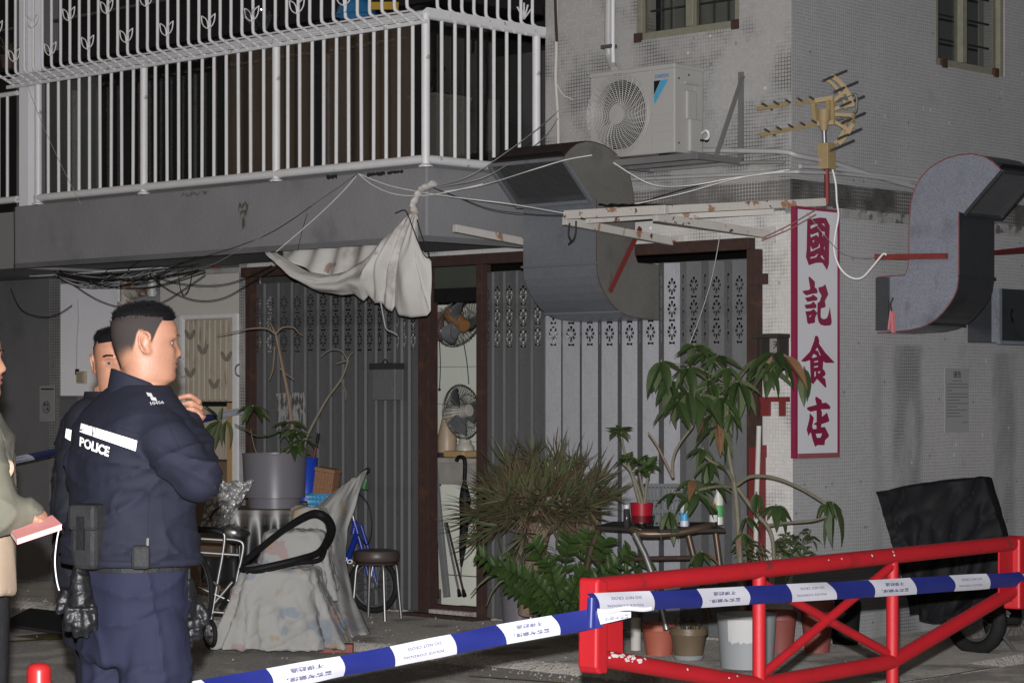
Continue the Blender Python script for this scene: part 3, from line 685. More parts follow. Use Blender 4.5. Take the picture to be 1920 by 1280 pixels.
def slat(t, name, me, p0, p1, y0, y1, W_, par=None, dz=0.):
    a, b = FA(p0, 600, y0), FA(p1, 600, y1); d = b-a; d.z = 0; L = d.length
    ang = math.atan2(d.y, d.x); mid = (a+b)/2
    return t.inst(name, me, Matrix.Translation((mid.x, mid.y, .075+dz)) @ Matrix.Rotation(ang, 4, 'Z') @ Matrix.Diagonal((L/W_, 1, 1, 1)), par)
sl_d = slat_mesh('slat', .15, HS, zs3); sl_d.materials.append(m_gate)
sl_l = slat_mesh('slat', .15, HS, zs3); sl_l.materials.append(m_gatel)
sl_n = slat_mesh('fold', .04, HS, [z+o for z in zs3 for o in (.04, -.04)], True); sl_n.materials.append(m_gate)
lgate = T('folding_gate', 'dull grey folding metal gate with flower cut-outs left of the doorway', 'gate', FA(630, 1140, -.03), group='folding shop gates')
E = [472, 494, 520, 545, 570, 594, 618, 641, 665, 683, 703, 720, 738, 751, 765, 784]
for k, (a, b) in enumerate(zip(E[:-1], E[1:])): slat(lgate, 'slat', sl_d, a, b, .014+(.0 if k % 2 else .006), -.026+rnd(-.004, .004), .15, dz=rnd(-.006, .006))
rgate = T('folding_gate', 'folding metal gate with paler panels and flower cut-outs behind the plants', 'gate', FA(1160, 1180, -.03), group='folding shop gates')
E = [905, 922, 943, 967, 995, 1021]
for a, b in zip(E[:-1], E[1:]): slat(rgate, 'slat', sl_d, a, b, .014, -.024, .15, dz=rnd(-.006, .006))
lp = [(1023, 1052), (1055, 1087), (1091, 1121), (1128, 1158), (1166, 1195), (1205, 1235), (1245, 1275), (1287, 1315), (1329, 1358), (1373, 1400)]
for k, (a, b) in enumerate(lp):
    light = k < 7
    slat(rgate, 'slat', sl_l if light else sl_d, a, b, -.035 if light else -.0, .01 if light else .02, .15, dz=rnd(-.004, .004))
    if k+1 < len(lp): slat(rgate, 'fold', sl_n, b, lp[k+1][0], .01 if light else .02, -.035 if k+1 < 7 else .0, .04)
m_bolt = m_chrome
gl_ = T('gate_letterbox', 'dark grey letter box hooked on the left folding gate', 'letterbox', FA(727, 750, -.1))
p, q = FA(703, 690, -.1), FA(746, 750, -.1)
gl_.part('body', MB().box(p.x, q.x, -.13, -.05, q.z, p.z), m_gate, bevel=.006)
gl_.part('lid', MB().box(p.x-.012, q.x+.012, -.15, -.045, p.z-.01, p.z+.035), M('dark_lid', (.03, .03, .032), .6), bevel=.004)
gl_.part('hook', MB().tube([FA(715, 683, -.07), FA(722, 673, -.06), FA(730, 683, -.07)], .005, 6), m_black)
ps = solo('torn_poster', 'torn pale paper remains stuck on the left gate behind the plant', 'poster', MB().poly([(FA(518, 737, -.045).x, FA(518, 737, -.045).z), (FA(571, 735, -.045).x, FA(571, 735, -.045).z), (FA(574, 812, -.045).x, FA(574, 812, -.045).z), (FA(550, 790, -.045).x, FA(550, 790, -.045).z), (FA(519, 810, -.045).x, FA(519, 810, -.045).z)], [], lambda x, y, d: (x, -.045+d, y), .002), M('flaking_paper', (.25, .25, .25), .85, var=.2, scale=25, col2=(.06, .06, .062), th=(.47, .55), scale2=14, stretch=(2.5, 2.5, .8)), FA(545, 810, -.045))
# ---------------------------------------------------------------- shop interior
inn = T('shop_interior', 'white tiled shop interior seen through the open doorway', 'room', (xl, .3, .05))
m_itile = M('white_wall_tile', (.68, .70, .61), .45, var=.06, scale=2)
x0, x1 = xl, xr
inn.part('floor', MB().box(x0, x1, .25, 3., .02, .05), m_conc)
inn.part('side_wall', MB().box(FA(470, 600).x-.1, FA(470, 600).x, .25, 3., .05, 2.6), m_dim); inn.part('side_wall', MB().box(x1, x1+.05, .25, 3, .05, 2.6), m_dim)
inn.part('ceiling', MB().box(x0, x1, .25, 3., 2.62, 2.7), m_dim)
bw0 = FA(740, 600, 1.5).x; bw1 = FA(960, 600, 1.5).x
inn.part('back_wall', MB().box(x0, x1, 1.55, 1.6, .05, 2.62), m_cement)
tw, th_ = .30, .30
nx = int((x1-.05-(x0+.2))/tw)
tm_ = MB().box(0, tw-.004, 0, .012, 0, th_-.004).mesh('wall_tile'); tm_.materials.append(m_itile)
for i in range(-1, nx+1):
    for j in range(8):
        xx = x0+.2+i*tw
        if bw0-.35 < xx < bw1+.45: inn.inst('wall_tile', tm_, Matrix.Translation((xx, 1.536, .05+.02+j*th_)))
# counter
ct = T('shop_counter', 'white counter with a worn stone top inside the doorway', 'counter', FA(870, 1110, .6))
p, q = FA(824, 862, .55), FA(960, 862, .55); zc_ = p.z
ct.part('top', MB().box(p.x, q.x, .5, 1.1, zc_-.02, zc_+.02), M('worn_stone', (.33, .31, .28), .7, var=.3, scale=12, bump=.3), bevel=.006)
ct.part('apron', MB().box(p.x+.01, q.x, .52, .56, zc_-.18, zc_-.02), M('stained_edge', (.30, .285, .26), .7, var=.35, scale=9))
ct.part('front_panel', MB().box(p.x+.03, q.x, .54, .6, FA(870, 1078, .54).z, zc_-.18), m_itile); ct.part('front_panel', MB().box(p.x+.03, q.x, .54, .6, .05, FA(870, 1080, .54).z), m_itile)
zc_ += .02
# fans
m_fcage = M('fan_cage_wire', (.09, .09, .088), .45, .4)
m_fblade = M('translucent_blade', (.10, .105, .11), .3)
def fan(name, label, c, axis, r, body_mat, stand):
    t = T(name, label, 'fan', c); ax = Vector(axis).normalized(); q = ax.to_track_quat('Z', 'Y').to_matrix().to_4x4(); Mx = Matrix.Translation(c) @ q
    cage = MB()
    for k in range(44):
        a = 2*math.pi*k/44
        cage.tube([Vector((math.cos(a)*rr, math.sin(a)*rr, zz)) for rr, zz in ((.03, .07), (r*.6, .065), (r*.92, .035), (r, 0), (r*.92, -.035), (r*.5, -.06), (.04, -.065))], .0016, 3, cap=False)
    for rr, zz in ((r, 0), (r*.62, .066), (r*.6, -.058)): cage.tube([(math.cos(a*.2618)*rr, math.sin(a*.2618)*rr, zz) for a in range(24)], .004 if zz == 0 else .002, 5, closed=True)
    t.part('cage', MB().add(cage, Mx), m_fcage)
    for k in range(3):
        bl = MB().grid(lambda u, v: (lerp(.03, r*.88, u)*math.cos(2.1*k+(v-.5)*1.3*(1-.2*u)), lerp(.03, r*.88, u)*math.sin(2.1*k+(v-.5)*1.3*(1-.2*u)), (v-.5)*.05), 6, 6)
        t.part('blade', MB().add(bl, Mx), m_fblade, smooth=True, solid=.003)
    t.part('hub', MB().add(MB().lathe([(.001, .075), (.045, .074), (.05, .06), (.05, -.05), (.06, -.07), (.06, -.14), (.045, -.17), (.001, -.175)], n=20), Mx), body_mat, smooth=50)
    return t, Mx
m_fan = M('cream_fan_plastic', (.42, .40, .35), .4); m_fano = M('orange_brown_hub', (.25, .12, .04), .45)
cw = FA(862, 603, .5); f1, Mx = fan('wall_fan', 'dark wall fan hung high in the doorway tilted downward', cw, (.88, -.12, -.5), .2, m_fano, None)
f1.part('arm', MB().tube([cw+Vector((-.12, .09, .1)), cw+Vector((-.2, .3, .2)), FA(850, 575, 1.53)], .022, 8), m_black)
m_reds = M('dusty_red_plastic', (.20, .10, .09), .45)
jr = T('hanging_jar', 'dusty pink plastic jar beside the wall fan', 'jar', FA(815, 638, .9))
p = FA(815, 638, .9); jr.part('body', MB().lathe([(.06, 0), (.075, .02), (.075, .2), (.06, .22), (.045, .22)], p, 16, close=True), m_reds, smooth=40); jr.part('lid', MB().lathe([(.06, .22), (.06, .25), (.001, .255)], p, 16), m_fan, smooth=40)
jr.part('cord', MB().tube([p+Vector((0, 0, .25)), FA(815, 575, .9)], .004, 5), m_wire)
cf = FA(867, 771, .72); f2, Mx = fan('desk_fan', 'cream desk fan standing on the shop counter in the doorway', cf, (.97, .05, .12), .205, m_fan, None)
fb = FA(872, 856, .72); fb.z = zc_
f2.part('base', MB().box(fb.x-.12, fb.x+.1, .60, .84, zc_, zc_+.05), M('yellowed_base', (.40, .28, .13), .5), bevel=.015)
f2.part('neck', MB().lathe([(.07, 0), (.07, .03), (.05, .05), (.045, .08)], Vector((fb.x, .72, zc_+.05)), 16, close=True).tube([Vector((fb.x, .72, zc_+.1)), cf+Vector((-.11, .06, -.08))], .024, 10), m_fan, smooth=50)
tp = T('thermos_flask', 'tall beige flask standing left of the desk fan on the counter', 'flask', Vector((FA(838, 856, .68).x, .68, zc_)))
tp.part('body', MB().lathe([(.07, 0), (.075, .02), (.075, .14), (.05, .24), (.035, .30), (.03, .33)], tp.base, 18, close=True), M('beige_flask', (.36, .27, .19), .45), smooth=40); tp.part('foot', MB().lathe([(.078, -.0), (.08, .03), (.076, .035)], tp.base, 18), m_rust, smooth=40)
um = T('folded_umbrella', 'black folded umbrella hanging by its hook from the counter edge', 'umbrella', FA(870, 1060, .46))
pts = [FA(871, 900, .46), FA(872, 870, .46), FA(869, 858, .46), FA(860, 857, .46), FA(856, 864, .46)]
um.part('handle', MB().tube(crom(pts, 5), .016, 10), m_black, smooth=True)
P_ = [FA(871, 900, .46), FA(871, 915, .46), FA(872, 935, .46), FA(871, 975, .46), FA(867, 1030, .46), FA(865, 1062, .46)]
um.part('canopy', MB().tube(P_, [.012, .03, .045, .036, .026, .008], 10), M('black_umbrella_cloth', (.014, .014, .017), .5), smooth=50)
um.part('tip', MB().tube([FA(865, 1060, .46), FA(864, 1085, .46)], .006, 6), m_chrome)
for k, (p0, y0, p1, y1, dp_, wd_, mat_, nm, lb_) in enumerate(((806, 795, 838, 1118, .25, .05, M('grey_board', (.16, .16, .165), .7), 'leaning_board', 'grey narrow board leaning behind the door post'),
        (805, 800, 812, 1118, .3, .10, M('dark_brown_board', (.05, .03, .025), .7), 'timber_panel', 'dark brown panel leaning at the left inside of the doorway'))):
    a, b = FA(p0, y0, dp_), FA(p1, y1, dp_); solo(nm, lb_, 'board', MB().bar(a, b, .03, wd_, up=(1, 0, 0)), mat_, b, bevel=.003)
ca = T('folded_crutches', 'pair of thin folded metal sticks leaning in the doorway', 'sticks', FA(872, 1118, .25))
for k in range(2):
    a, b = FA(834+4*k, 980, .35), FA(862+9*k, 1116, .22-.03*k); ca.part('stick', MB().tube([a, b], .009, 8), m_rust if k else m_gate, smooth=True)
    ca.part('rubber_foot', MB().tube([b+(a-b).normalized()*.05, b], [.012, .018], 8), m_black, smooth=True)
for nm, lb_, cat_, pa, pb, mt in (('pull_cord', 'thin cord with a knob hanging left on the tiled shop wall', 'cord', (813, 640), (813, 702), m_wire), ('pull_cord', 'second thin cord hanging on the tiled shop wall', 'cord', (824, 640), (824, 730), m_wire), ('fan_cable', 'black cable running down from the wall fan to the desk fan', 'cable', (868, 635), (879, 720), m_wire)):
    a, b = FA(*pa, 1.45), FA(*pb, 1.45); mb = MB().tube(crom([a, lerp(a, b, .5)+Vector((.01, 0, 0)), b], 4), .004, 5)
    if nm == 'pull_cord': mb.ball(b, .012, 8, 6)
    solo(nm, lb_, cat_, mb, mt, b, smooth=True)
# ================================================================ vertical shop sign
sg = T('shop_sign', 'tall white shop sign with maroon Chinese characters and red frame at the corner', 'sign', FB(1533, 860, .03))
ya, yb = FB(1492, 600, .04).y, FB(1574, 600, .04).y; zt, zb = FB(1533, 390, .04).z, FB(1533, 858, .04).z
m_signw = M('white_sign_panel', (.58, .58, .61), .45, var=.05, scale=3)
m_signr = M('maroon_sign_paint', (.20, .014, .05), .5, var=.1, scale=8)
sg.part('panel', MB().box(.004, .036, ya+.01, yb-.01, zb+.01, zt-.01), m_signw)
fwd = .018
for nm, q in (('frame_side', (ya, ya+fwd, zb, zt)), ('frame_side', (yb-fwd, yb, zb, zt)), ('frame_end', (ya+fwd, yb-fwd, zt-fwd, zt))): sg.part(nm, MB().box(.002, .042, q[0], q[1], q[2], q[3]), m_signr)
sg.part('frame_end', MB().box(.002, .05, ya+fwd, yb-fwd, zb, zb+.03), M('faded_red_edge', (.22, .07, .08), .6))
CH = {385: [([(240,280),(260,255),(330,250),(470,225),(585,235),(655,375),(645,600),(640,1075),(605,1195),(520,1060),(400,1060),(270,1105),(215,950),(230,800),(235,500)],
  [[(300,375),(410,340),(440,365),(300,435)],[(300,530),(330,540),(445,495),(450,590),(410,545),(300,595)],[(335,655),(375,640),(350,695)],[(300,740),(335,815),(440,770),(465,695),(475,775),(300,858)],[(300,955),(370,945),(445,880),(410,955),(300,985)],[(500,345),(550,335),(565,400),(535,360)],[(510,480),(525,600),(535,540),(565,550),(560,490)],[(560,740),(545,790),(560,835)],[(505,915),(485,950),(560,1010),(550,980)]])],
 505: [([(262,145),(285,135),(378,225),(380,335),(410,350),(432,410),(420,440),(335,450),(225,480),(180,445),(155,410),(160,395),(280,375),(295,350),(270,200)],[]),
  ([(195,525),(310,500),(345,465),(425,520),(425,555),(410,575),(345,580),(245,600)],[]),([(190,655),(310,635),(350,590),(410,660),(405,710),(340,720),(215,725)],[]),
  ([(205,775),(300,765),(360,730),(425,800),(385,890),(380,985),(290,1000),(275,1012),(240,980),(225,860)],[[(275,860),(325,838),(285,888)]]),
  ([(445,335),(535,310),(560,280),(580,290),(628,460),(565,580),(578,680),(565,700),(490,720),(485,860),(500,900),(550,920),(605,895),(635,810),(655,700),(670,800),(690,950),(685,1010),(650,1035),(560,1040),(490,1020),(450,970),(425,850),(430,620),(470,590),(505,485),(450,390)],[])],
 620: [([(385,95),(415,90),(440,110),(462,190),(455,235),(570,400),(735,575),(730,592),(575,592),(535,560),(525,700),(560,740),(578,790),(560,830),(520,850),(570,885),(592,1030),(575,1050),(420,885),(345,990),(310,940),(300,800),(290,540),(200,570),(135,565),(130,550),(290,385),(365,190)],
  [[(425,305),(390,360),(440,370),(470,455),(488,450)],[(360,420),(320,490),(360,500),(425,470)],[(365,565),(440,545),(440,575),(365,585)],[(362,658),(438,640),(438,668),(362,680)],[(370,752),(398,752),(398,830),(370,855)],[(430,755),(485,742),(460,795)]])],
 730: [([(400,125),(505,195),(510,250),(590,240),(665,310),(660,360),(490,365),(510,420),(510,505),(605,425),(645,560),(640,590),(500,640),(495,695),(565,690),(640,840),(635,870),(570,930),(555,1025),(420,1025),(400,1052),(380,1045),(340,930),(310,800),(300,790),(260,855),(230,735),(280,540),(285,435),(360,520),(330,680),(345,730),(410,725),(410,660),(355,635),(412,600),(412,385),(300,410),(240,370),(235,330),(412,280),(385,165)],[[(395,815),(515,808),(490,875),(465,892),(415,885)]])]}
for off, pl_ in CH.items():
    for outer, holes in pl_:
        f2 = lambda p: (lambda q: (q.y, q.z))(FB(1490+p[0]/9.846, off+p[1]/9.846, .04))
        sg.part('character_stroke', MB().poly([f2(p) for p in outer], [[f2(p) for p in h] for h in holes], lambda x, y, d: (.0364+d, x, y), .0012), m_signr)
# ================================================================ exhaust ducts
def zpx(L): return [(1400+a/3.37, 280+b/3.37) for a, b in L]
BYD = .92
left_edge = zpx([(815, 1160), (815, 810), (905, 800), (1000, 795), (1022, 740), (1025, 640), (1025, 500), (1040, 330), (1060, 255), (1100, 180), (1150, 125), (1200, 90), (1270, 55), (1350, 35), (1420, 28), (1500, 45), (1555, 78), (1590, 110), (1615, 140)])
right_edge = zpx([(815, 1160), (940, 1150), (1030, 1142), (1100, 1125), (1150, 1105), (1200, 1070), (1245, 1025), (1280, 980), (1310, 930), (1330, 880), (1340, 800), (1340, 600), (1340, 395)])
def prof(L): return [(FA(a, b, BYD).x, FA(a, b, BYD).z) for a, b in L]
PL, PR = prof(left_edge), prof(right_edge); OUT0, OUT1 = PL[-1], (prof(zpx([(1385, 408)]))[0])
PL[0] = (.0, PL[0][1]); PL[1] = (.0, PL[1][1]); PR[0] = PL[0]
def duct(name, label, place, wd, m_side, m_curve, m_edge, dz=0., er=.004):
    t = T(name, label, 'duct', place(0, 0, PL[0][1]+dz))
    P3 = lambda a, k: place(a[0], k*wd, a[1]+dz)
    outline = PL+[OUT1]+list(reversed(PR[1:]))
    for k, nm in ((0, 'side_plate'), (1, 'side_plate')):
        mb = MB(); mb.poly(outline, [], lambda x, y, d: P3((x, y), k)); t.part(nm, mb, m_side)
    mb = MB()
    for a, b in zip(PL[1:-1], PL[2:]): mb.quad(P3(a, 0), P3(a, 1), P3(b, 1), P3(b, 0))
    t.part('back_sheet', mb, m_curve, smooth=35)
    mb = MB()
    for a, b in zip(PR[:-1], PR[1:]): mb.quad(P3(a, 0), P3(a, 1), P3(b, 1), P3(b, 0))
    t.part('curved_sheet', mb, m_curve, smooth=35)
    mb = MB()
    for L in (PL[1:], PR): mb.tube([P3(a, 0) for a in L], er, 5)
    t.part('edge_sealant', mb, m_edge)
    # flanges where the sheets are joined
    for q in (PR[4], PR[10]):
        mb = MB().tube([P3((q[0]+.004, q[1]), -.02), P3((q[0]+.004, q[1]), 1.02)], .008, 5); t.part('seam', mb, m_curve)
    # outlet: frame and wire mesh
    A, B = P3(OUT0, 0), P3(OUT1, 0); C_, D_ = P3(OUT1, 1), P3(OUT0, 1)
    of = MB()
    for a, b in ((A, B), (B, C_), (C_, D_), (D_, A)): of.bar(a, b, .022, .022)
    t.part('outlet_frame', of, m_curve)
    me_ = MB(); n1, n2 = 34, 38
    for i in range(1, n1): me_.bar(lerp(A, D_, i/n1), lerp(B, C_, i/n1), .0035, .0035)
    for i in range(1, n2): me_.bar(lerp(A, B, i/n2), lerp(D_, C_, i/n2), .0035, .0035)
    t.part('wire_mesh', me_, m_mesh, kind='stuff')
    t.part('inner_dark', MB().quad(lerp(A, D_, .02)+Vector((0, 0, .05)), lerp(B, C_, .02)+Vector((0, 0, .05)), lerp(C_, B, .02)+Vector((0, 0, .05)), lerp(D_, A, .02)+Vector((0, 0, .05))), m_dark)
    return t
m_redseal = M('red_sealant', (.16, .04, .045), .7, var=.3, scale=20)
m_rustd = M('dark_rust_sheet', (.035, .024, .022), .75, var=.4, scale=6)
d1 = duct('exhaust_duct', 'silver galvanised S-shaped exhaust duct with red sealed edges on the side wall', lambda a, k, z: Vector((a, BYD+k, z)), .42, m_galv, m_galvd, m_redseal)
# open end box of the right duct with a hanging pink peg
bx_ = MB(); q0, q1 = FA(1645, 515, BYD-.01), FA(1672, 625, BYD-.01)
d1.part('end_flap', MB().box(.0, q1.x-.02, BYD-.02, BYD-.004, q1.z+.02, q0.z-.02), m_galvd)
pp = T('pink_peg', 'pink plastic peg hanging on the lower end of the right duct', 'peg', FA(1672, 620, BYD-.04))
pp.part('peg', MB().bar(FA(1668, 618, BYD-.05), FA(1672, 583, BYD-.05), .012, .03).bar(FA(1676, 624, BYD-.04), FA(1674, 584, BYD-.04), .012, .03), M('pink_plastic', (.50, .17, .18), .5)); pp.part('string', MB().tube(crom([FA(1672, 584, BYD-.045), FA(1670, 570, BYD-.045), FA(1675, 558, BYD-.03)], 4), .006, 5), m_rust)
BXL = FA(1235, 598).x
m_duct2 = galv_mat('greasy_duct_steel', (.21, .205, .19), .48, .4, .1, 90., (.10, .06, .04))
m_duct3 = galv_mat('blue_grey_duct_steel', (.27, .29, .32), .38, .55, .12, 120., (.05, .045, .045))
d2 = duct('exhaust_duct', 'greasy dark exhaust duct with mesh outlet above the shop gate', lambda a, k, z: Vector((BXL-k, -a, z)), .64, m_duct2, m_duct3, M('dull_red_edge', (.06, .028, .028), .7), dz=.085, er=.0028)
lid = MB()
for a, b in zip(PL[8:-1], PL[9:]): lid.quad(Vector((BXL, -a[0], a[1]+.089)), Vector((BXL-.64, -a[0], a[1]+.089)), Vector((BXL-.64, -b[0], b[1]+.089)), Vector((BXL, -b[0], b[1]+.089)))
d2.part('top_sheet', lid, m_rustd, smooth=40)
d2.part('brace', MB().bar(Vector((BXL+.012, -.2, FA(1230, 425, -.2).z)), Vector((BXL+.012, -.5, FA(1170, 545, -.5).z)), .012, .03), m_redpaint)
# next duct end at the far right edge
d3 = T('duct_end', 'greasy square duct end on the side wall at the right edge', 'duct', FB(1890, 645, .1))
q0, q1 = FB(1873, 540, .25), FB(1990, 645, .25)
d3.part('body', MB().box(.0, .25, q0.y, q1.y, q1.z, q0.z), m_galvd, bevel=.006); d3.part('rim', MB().box(.24, .27, q0.y-.015, q1.y, q1.z-.015, q1.z+.01), m_galv); d3.part('rim', MB().box(.2, .262, q0.y-.013, q0.y+.02, q1.z, q0.z), m_galv)
d3.part('handle', MB().tube(crom([FB(1898, 580, .27), FB(1896, 590, .3), FB(1899, 603, .27)], 4), .008, 6), m_black)
rb_ = solo('red_bar', 'red painted steel bar sticking out beside the right duct', 'bar', MB().bar(FB(1868, 474, .02), FA(1960, 464, 1.6), .03, .035), m_redpaint, FB(1868, 474, .02))
ra_ = solo('angle_iron', 'red rusty angle iron supporting the right duct', 'bar', MB().bar(FA(1642, 482, BYD-.03), FA(1775, 480, BYD-.03), .03, .036), m_redpaint, FA(1642, 482, BYD-.03))
# ================================================================ air conditioner
ac = T('air_conditioner', 'pale outdoor air conditioner unit with round fan grille on the wall', 'air conditioner', FA(1190, 296, -.4))
YF = -.40
a, b = FA(1107, 290, YF), FA(1265, 285, YF)
x0, x1, z0 = a.x, b.x, b.z; z1 = FA(1265, 124, YF).z; wdt, hgt = x1-x0, z1-z0
m_ac = M('ivory_air_con_casing', (.33, .326, .315), .45, var=.05, scale=4, col2=(.33, .325, .31), th=(.62, .8), scale2=3)
m_acg = M('ivory_grille', (.33, .325, .315), .5)
gx = x0+wdt*.36; gz = (z0+z1)/2+.0; gr = hgt*.46
ac.part('casing', MB().box(x0, x0+.02, YF, YF+.29, z0, z1).box(x1-wdt*.27, x1, YF, YF+.29, z0, z1).box(x0+.02, x1-wdt*.27, YF, YF+.29, z0, z0+.02).box(x0+.02, x1-wdt*.27, YF, YF+.29, z1-.05, z1).box(x0+.02, x1-wdt*.27, YF+.27, YF+.29, z0+.02, z1-.05), m_ac, bevel=.008)
ac.part('lid', MB().box(x0-.006, x1+.006, YF-.008, YF+.296, z1-.012, z1+.02), m_ac, bevel=.008)
hole = [(gx+gr*.9*math.cos(i*2*math.pi/40), gz+gr*.9*math.sin(i*2*math.pi/40)) for i in range(40)]
ac.part('front_panel', MB().poly([(x0+.01, z0+.01), (x1-wdt*.265, z0+.01), (x1-wdt*.265, z1-.02), (x0+.01, z1-.02)], [hole], lambda x, y, d: (x, YF-.004+d, y), .02), m_ac)
gm = MB()
for k in range(17):
    r = .06+(gr*1.06-.06)*k/16; zz = YF-.022-.012*math.sin(k/16*3.0)
    gm.tube([(gx+r*math.cos(i*2*math.pi/40), zz, gz+r*math.sin(i*2*math.pi/40)) for i in range(40)], .0026, 4, closed=True)
for k in range(34):
    t = k*2*math.pi/34; t2 = t+.5
    gm.tube([(gx+.06*math.cos(t), YF-.026, gz+.06*math.sin(t)), (gx+gr*.6*math.cos(t+.3), YF-.034, gz+gr*.6*math.sin(t+.3)), (gx+gr*1.06*math.cos(t2), YF-.02, gz+gr*1.06*math.sin(t2))], .0028, 4)
ac.part('fan_grille', gm, m_acg)
ac.part('hub_cap', MB().add(MB().lathe([(.065, 0), (.065, .012), (.001, .014)], n=24), Matrix.Translation((gx, YF-.026, gz)) @ Matrix.Rotation(R(90), 4, 'X')), m_ac, smooth=40)
for k in range(3):
    a0 = 2.1*k+.5; bl = MB().grid(lambda u, v: (gx+lerp(.05, gr*.86, u)*math.cos(a0+(v-.5)*1.5), YF+.06+(v-.5)*.06, gz+lerp(.05, gr*.86, u)*math.sin(a0+(v-.5)*1.5)), 5, 6); ac.part('fan_blade', bl, M('grey_blade', (.05, .05, .05), .35) if k == 0 else bpy.data.materials['grey_blade'], smooth=True)
ac.part('inside', MB().box(x0+.02, x1-wdt*.27, YF+.2, YF+.21, z0+.02, z1-.05), m_dark)
for k in range(5): ac.part('panel_groove', MB().box(x1-wdt*.25, x1-.02, YF-.003, YF+.001, z0+.08+k*.055, z0+.083+k*.055), m_acg)
# side handle recess and service cover
ac.part('service_cover', MB().box(x1-.002, x1+.03, YF+.12, YF+.25, z0+.01, z0+.22), m_ac, bevel=.01); ac.part('service_cover', MB().box(x1-.002, x1+.022, YF+.10, YF+.2, z0+.215, z0+.40), m_ac, bevel=.01)
ac.part('recess', MB().box(x1-.001, x1+.004, YF+.2, YF+.25, z0+.26, z0+.44), m_acg); ac.part('handle_lip', MB().box(x1-.001, x1+.018, YF+.09, YF+.24, z0+.44, z0+.455), m_ac, bevel=.004)
for (yy, zz) in ((.04, .06), (.04, .47), (.14, .5)): ac.part('screw', MB().box(x1, x1+.004, YF+yy-.005, YF+yy+.005, z0+zz-.005, z0+zz+.005), m_black)
m_acb = M('light_blue_print', (.06, .28, .46), .5); m_acn = M('black_print', (.012, .012, .015), .5)
lx = x1-wdt*.235; lz = z1-.10
ac.part('logo_text', MB().add(textmesh('DAIKIN', .034, bold=.0009, shear=.2), Matrix.Translation((lx+.062, YF-.0045, z1-.055)) @ Matrix.Rotation(R(90), 4, 'X')), M('blue_print', (.05, .17, .40), .5))
ac.part('logo_mark', MB().poly([(lx, lz+.02), (lx+.055, lz+.02), (lx, lz-.07)], [], lambda x, y, d: (x, YF-.005+d, y)), m_acn)
ac.part('logo_mark', MB().poly([(lx+.058, lz+.02), (lx+.12, lz+.02), (lx+.003, lz-.13), (lx+.0, lz-.075)], [], lambda x, y, d: (x, YF-.005+d, y)), m_acb)
ab = T('wall_bracket', 'grey angle steel bracket frame under the air conditioner', 'bracket', FA(1387, 296, .04))
m_brk = M('grey_bracket_steel', (.17, .17, .17), .5, .3, var=.15, scale=15)
zbk = z0-.02; xr_ = FA(1307, 280, YF-.02).x; xl_ = FA(1120, 296, YF-.02).x
ab.part('front_bar', MB().box(xl_, xr_, YF-.04, YF-.03, zbk-.04, zbk+.0).box(xl_, xr_, YF-.03, YF+.0, zbk-.04, zbk-.032), m_brk)
for x in (xl_+.06, xr_-.02):
    ab.part('arm', MB().box(x, x+.035, YF-.03, .04, zbk-.041, zbk-.001), m_brk); ab.part('wall_plate', MB().box(x, x+.035, .02, .039, zbk-.05, zbk+.55), m_brk)
    ab.part('strut', MB().bar((x+.04, YF+.14, zbk-.02), (x+.04, .02, zbk+.52), .006, .035, up=(1, 0, 0)), m_brk)
ab.part('rear_bar', MB().box(xl_, xr_, YF+.2, YF+.23, zbk-.04, zbk-.005), m_brk)
for x in (x0+.12, x1-.12): ab.part('rubber_foot', MB().box(x-.03, x+.03, YF+.02, YF+.25, zbk-.003, z0+.001), m_black)
rp = T('refrigerant_pipe', 'wrapped grey refrigerant pipe coming down behind the air conditioner', 'pipe', FA(1145, 140, -.02))
rp.part('wrapped_pipe', MB().tube(crom([FA(1142, -30, .0), FA(1141, 40, .0), FA(1141, 88, .0), FA(1143, 110, -.0), FA(1152, 132, -.05)], 5), .028, 10), m_pvc, smooth=True); rp.part('white_pipe', MB().tube([FA(1149, -30, -.02), FA(1149, 90, -.02), FA(1150, 126, -.03)], .014, 8), m_white, smooth=True)
rp.part('strap', MB().box(FA(1127, 88, -.03).x, FA(1148, 88, -.03).x, -.035, .02, FA(1138, 91, -.03).z, FA(1138, 84, -.03).z), M('dark_strap', (.06, .06, .065), .6))
rv = T('valve_hose', 'white connector hoses at the lower right of the air conditioner', 'valve', FA(1322, 262, -.2))
rv.part('hose', MB().tube(crom([FA(1316, 250, -.2), FA(1325, 245, -.22), FA(1329, 256, -.2), FA(1320, 266, -.2)], 4), .009, 6), m_wirew, smooth=True); rv.part('black_hose', MB().tube(crom([FA(1314, 263, -.2), FA(1326, 264, -.2), FA(1330, 252, -.15)], 4), .008, 6), m_black, smooth=True)
# ================================================================ pipes round the corner
def pipe(name, label, pts, r, mat, grp=None, n=8): return solo(name, label, 'pipe', MB().tube(crom(pts, 6), r, n), mat, pts[0], group=grp, smooth=True)
A_, B_ = (lambda x, y, o=-.03: FA(x, y, o)), (lambda x, y, o=.0: FB(x, y, o))
pipe('conduit_pipe', 'uppermost white conduit bending round the tiled corner below the air conditioner', [A_(1315, 282), A_(1400, 283), A_(1470, 285), B_(1500, 293, .02), B_(1560, 305, .02), B_(1640, 330, .02), B_(1720, 352, .02)], .017, m_pvc, 'conduits round the corner')
pipe('conduit_pipe', 'thin lower conduit starting at the tiled corner and running to the right duct', [B_(1500, 312, .03), B_(1560, 316, .02), B_(1640, 327, .02), B_(1780, 346, .02)], .014, m_pvc, 'conduits round the corner')
pipe('conduit_pipe', 'long lowest conduit along the grimy ledge on both walls', [A_(1170, 337, -.02), A_(1300, 331, -.02), A_(1470, 323, -.02), B_(1510, 323, .04), B_(1600, 328, .03), B_(1780, 352, .03)], .012, m_pvc, 'conduits round the corner')
